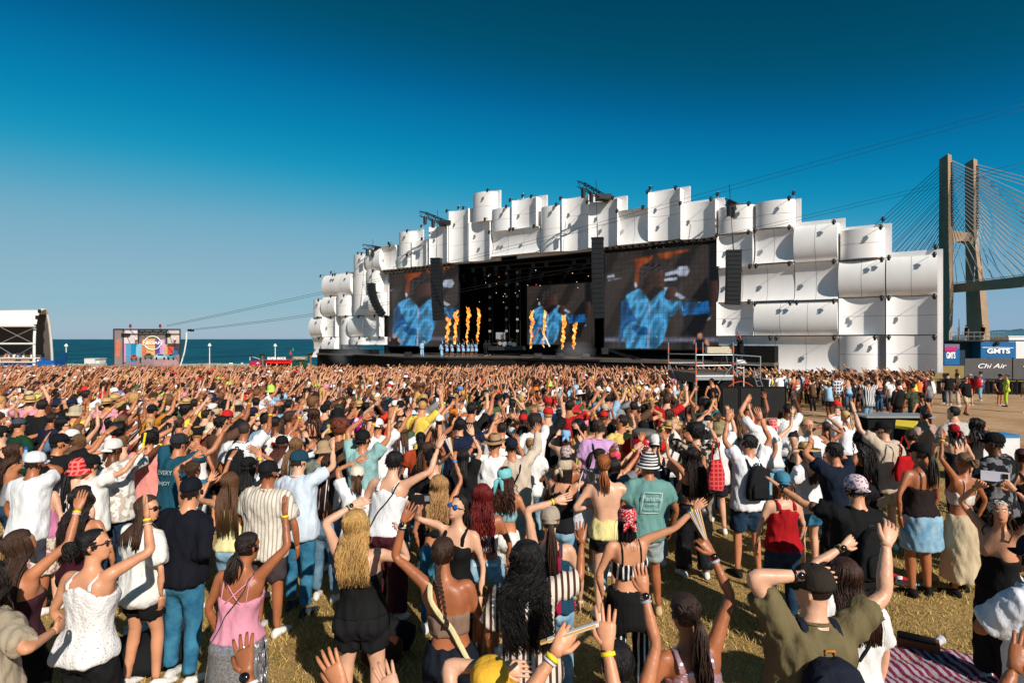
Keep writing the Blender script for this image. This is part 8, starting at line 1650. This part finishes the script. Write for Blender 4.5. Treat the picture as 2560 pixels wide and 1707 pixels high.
for (x, y) in cand[n_ind:]:
    pr = rr.choice(lefts if x < 6 else rights); V, Q, T, cid = pr[3] if (y > 22 and x < 11) or y > 38 else pr[0] if (x > 5 and y < 45) or y < 17 else pr[1]
    yw = yaw_to(x, y)+rr.gauss(0, .28); h = rr.gauss(1.70, .08)/1.75; V2 = V @ (rotz(yw)*h).T + np.array([x, y, gz(x, y)])
    tc = pick(rr, NAMED)[1]; cols = np.array([SKL[rr.randrange(10)], lin(pick(rr, HAIRC)[1]), lin(tc), lin(rr.choice([(24, 24, 26), (60, 90, 120), (30, 40, 60), (150, 130, 100)])), lin(pick(rr, HATC)[1])])
    allV.append(V2); allQ.append(Q+off); allT.append(T+off); allC.append(cols[cid]); off += len(V)
V = np.vstack(allV); Q = np.vstack(allQ); T = np.vstack(allT); C4 = np.hstack([np.vstack(allC), np.ones((len(V), 1))]).astype(np.float32)
me = np_mesh('far_crowd', V, Q, T); at_ = me.attributes.new('coat', 'FLOAT_COLOR', 'POINT'); at_.data.foreach_set('color', C4.ravel())
m, n, l, b = node_mat('crowd_colours'); a_ = n.new('ShaderNodeAttribute'); a_.attribute_name = 'coat'; l.new(a_.outputs['Color'], b.inputs['Base Color']); b.inputs['Roughness'].default_value = .7; b.inputs['Specular IOR Level'].default_value = .2
tag(link_mesh('far_crowd', me, m, None, True), 'dense far crowd of people waving their arms towards the stage', 'crowd', kind='stuff')
print('far crowd', len(cand)-n_ind, 'tris', 2*len(Q)+len(T))
# people seated in the shade of the tent: too small and dark to tell apart
V = []; Q = []; T = []; C_ = []; off = 0
for i in range(60):
    pv, pq, pt, cid = rr.choice(protos)[3]; px = rr.uniform(-300, 98); Yt = rr.uniform(94, 99); w = at(px, 905-rr.choice([0, 6, 12]), Yt); V.append(pv @ (rotz(yaw_to(w.x, Yt))*.95).T+np.array([w.x, Yt, w.z-1.0])); Q.append(pq+off); T.append(pt+off); off += len(pv); cols = np.array([SKL[rr.randrange(10)], lin(BK), lin(pick(rr, NAMED)[1]), lin(BLK), lin(BLK)]); C_.append(cols[cid])
me = np_mesh('tent_crowd', np.vstack(V), np.vstack(Q), np.vstack(T)); at_ = me.attributes.new('coat', 'FLOAT_COLOR', 'POINT'); at_.data.foreach_set('color', np.hstack([np.vstack(C_), np.ones((off, 1))]).astype(np.float32).ravel())
tag(link_mesh('tent_crowd', me, m, None, True), 'shaded spectators seated under the arched tent', 'crowd', kind='stuff')

# ---------------------------------------------------------------- dry grass between the feet
rg = np.random.default_rng(5); N = 150000; Yg = 3.2+rg.random(N)**1.15*11; Xg = (rg.random(N)*1.86-.93)*Yg
dens = .5+.5*np.sin(Xg*1.3+np.sin(Yg*1.1)*2)*np.sin(Yg*1.7+1); keep = rg.random(N) < .35+.65*dens; Xg, Yg = Xg[keep], Yg[keep]; N = len(Xg)
hb = (.025+.05*rg.random(N))*(.6+.7*dens[keep]); an = rg.random(N)*6.28; wd = .0035+.003*rg.random(N); ln = rg.normal(0, .6, (N, 2))*hb[:, None]; g = ground_z(Xg, Yg); dx, dy = np.cos(an)*wd, np.sin(an)*wd
V = np.empty((N, 3, 3)); V[:, 0] = np.stack([Xg-dx, Yg-dy, g-.004], 1); V[:, 1] = np.stack([Xg+dx, Yg+dy, g-.004], 1); V[:, 2] = np.stack([Xg+ln[:, 0], Yg+ln[:, 1], g+hb], 1)
me = np_mesh('grass', V.reshape(-1, 3), np.zeros((0, 4), int), np.arange(N*3).reshape(-1, 3)); gc = np.array([lin((192, 162, 96)), lin((214, 186, 122)), lin((138, 126, 56)), lin((108, 110, 48)), lin((170, 140, 80))]); ci = np.where(rg.random(N) < .8, rg.choice([0, 1, 4], N), rg.choice([2, 3], N)); cc = np.repeat(np.hstack([gc[ci], np.ones((N, 1))]), 3, 0).astype(np.float32)
at_ = me.attributes.new('coat', 'FLOAT_COLOR', 'POINT'); at_.data.foreach_set('color', cc.ravel()); tag(link_mesh('grass', me, m, None), 'dry straw-coloured grass on the trampled lawn', 'grass', kind='stuff')
print('finished', round(time.time()-T_START, 1), 'polys', sum(len(o.data.polygons) for o in SC.objects if o.type == 'MESH'))
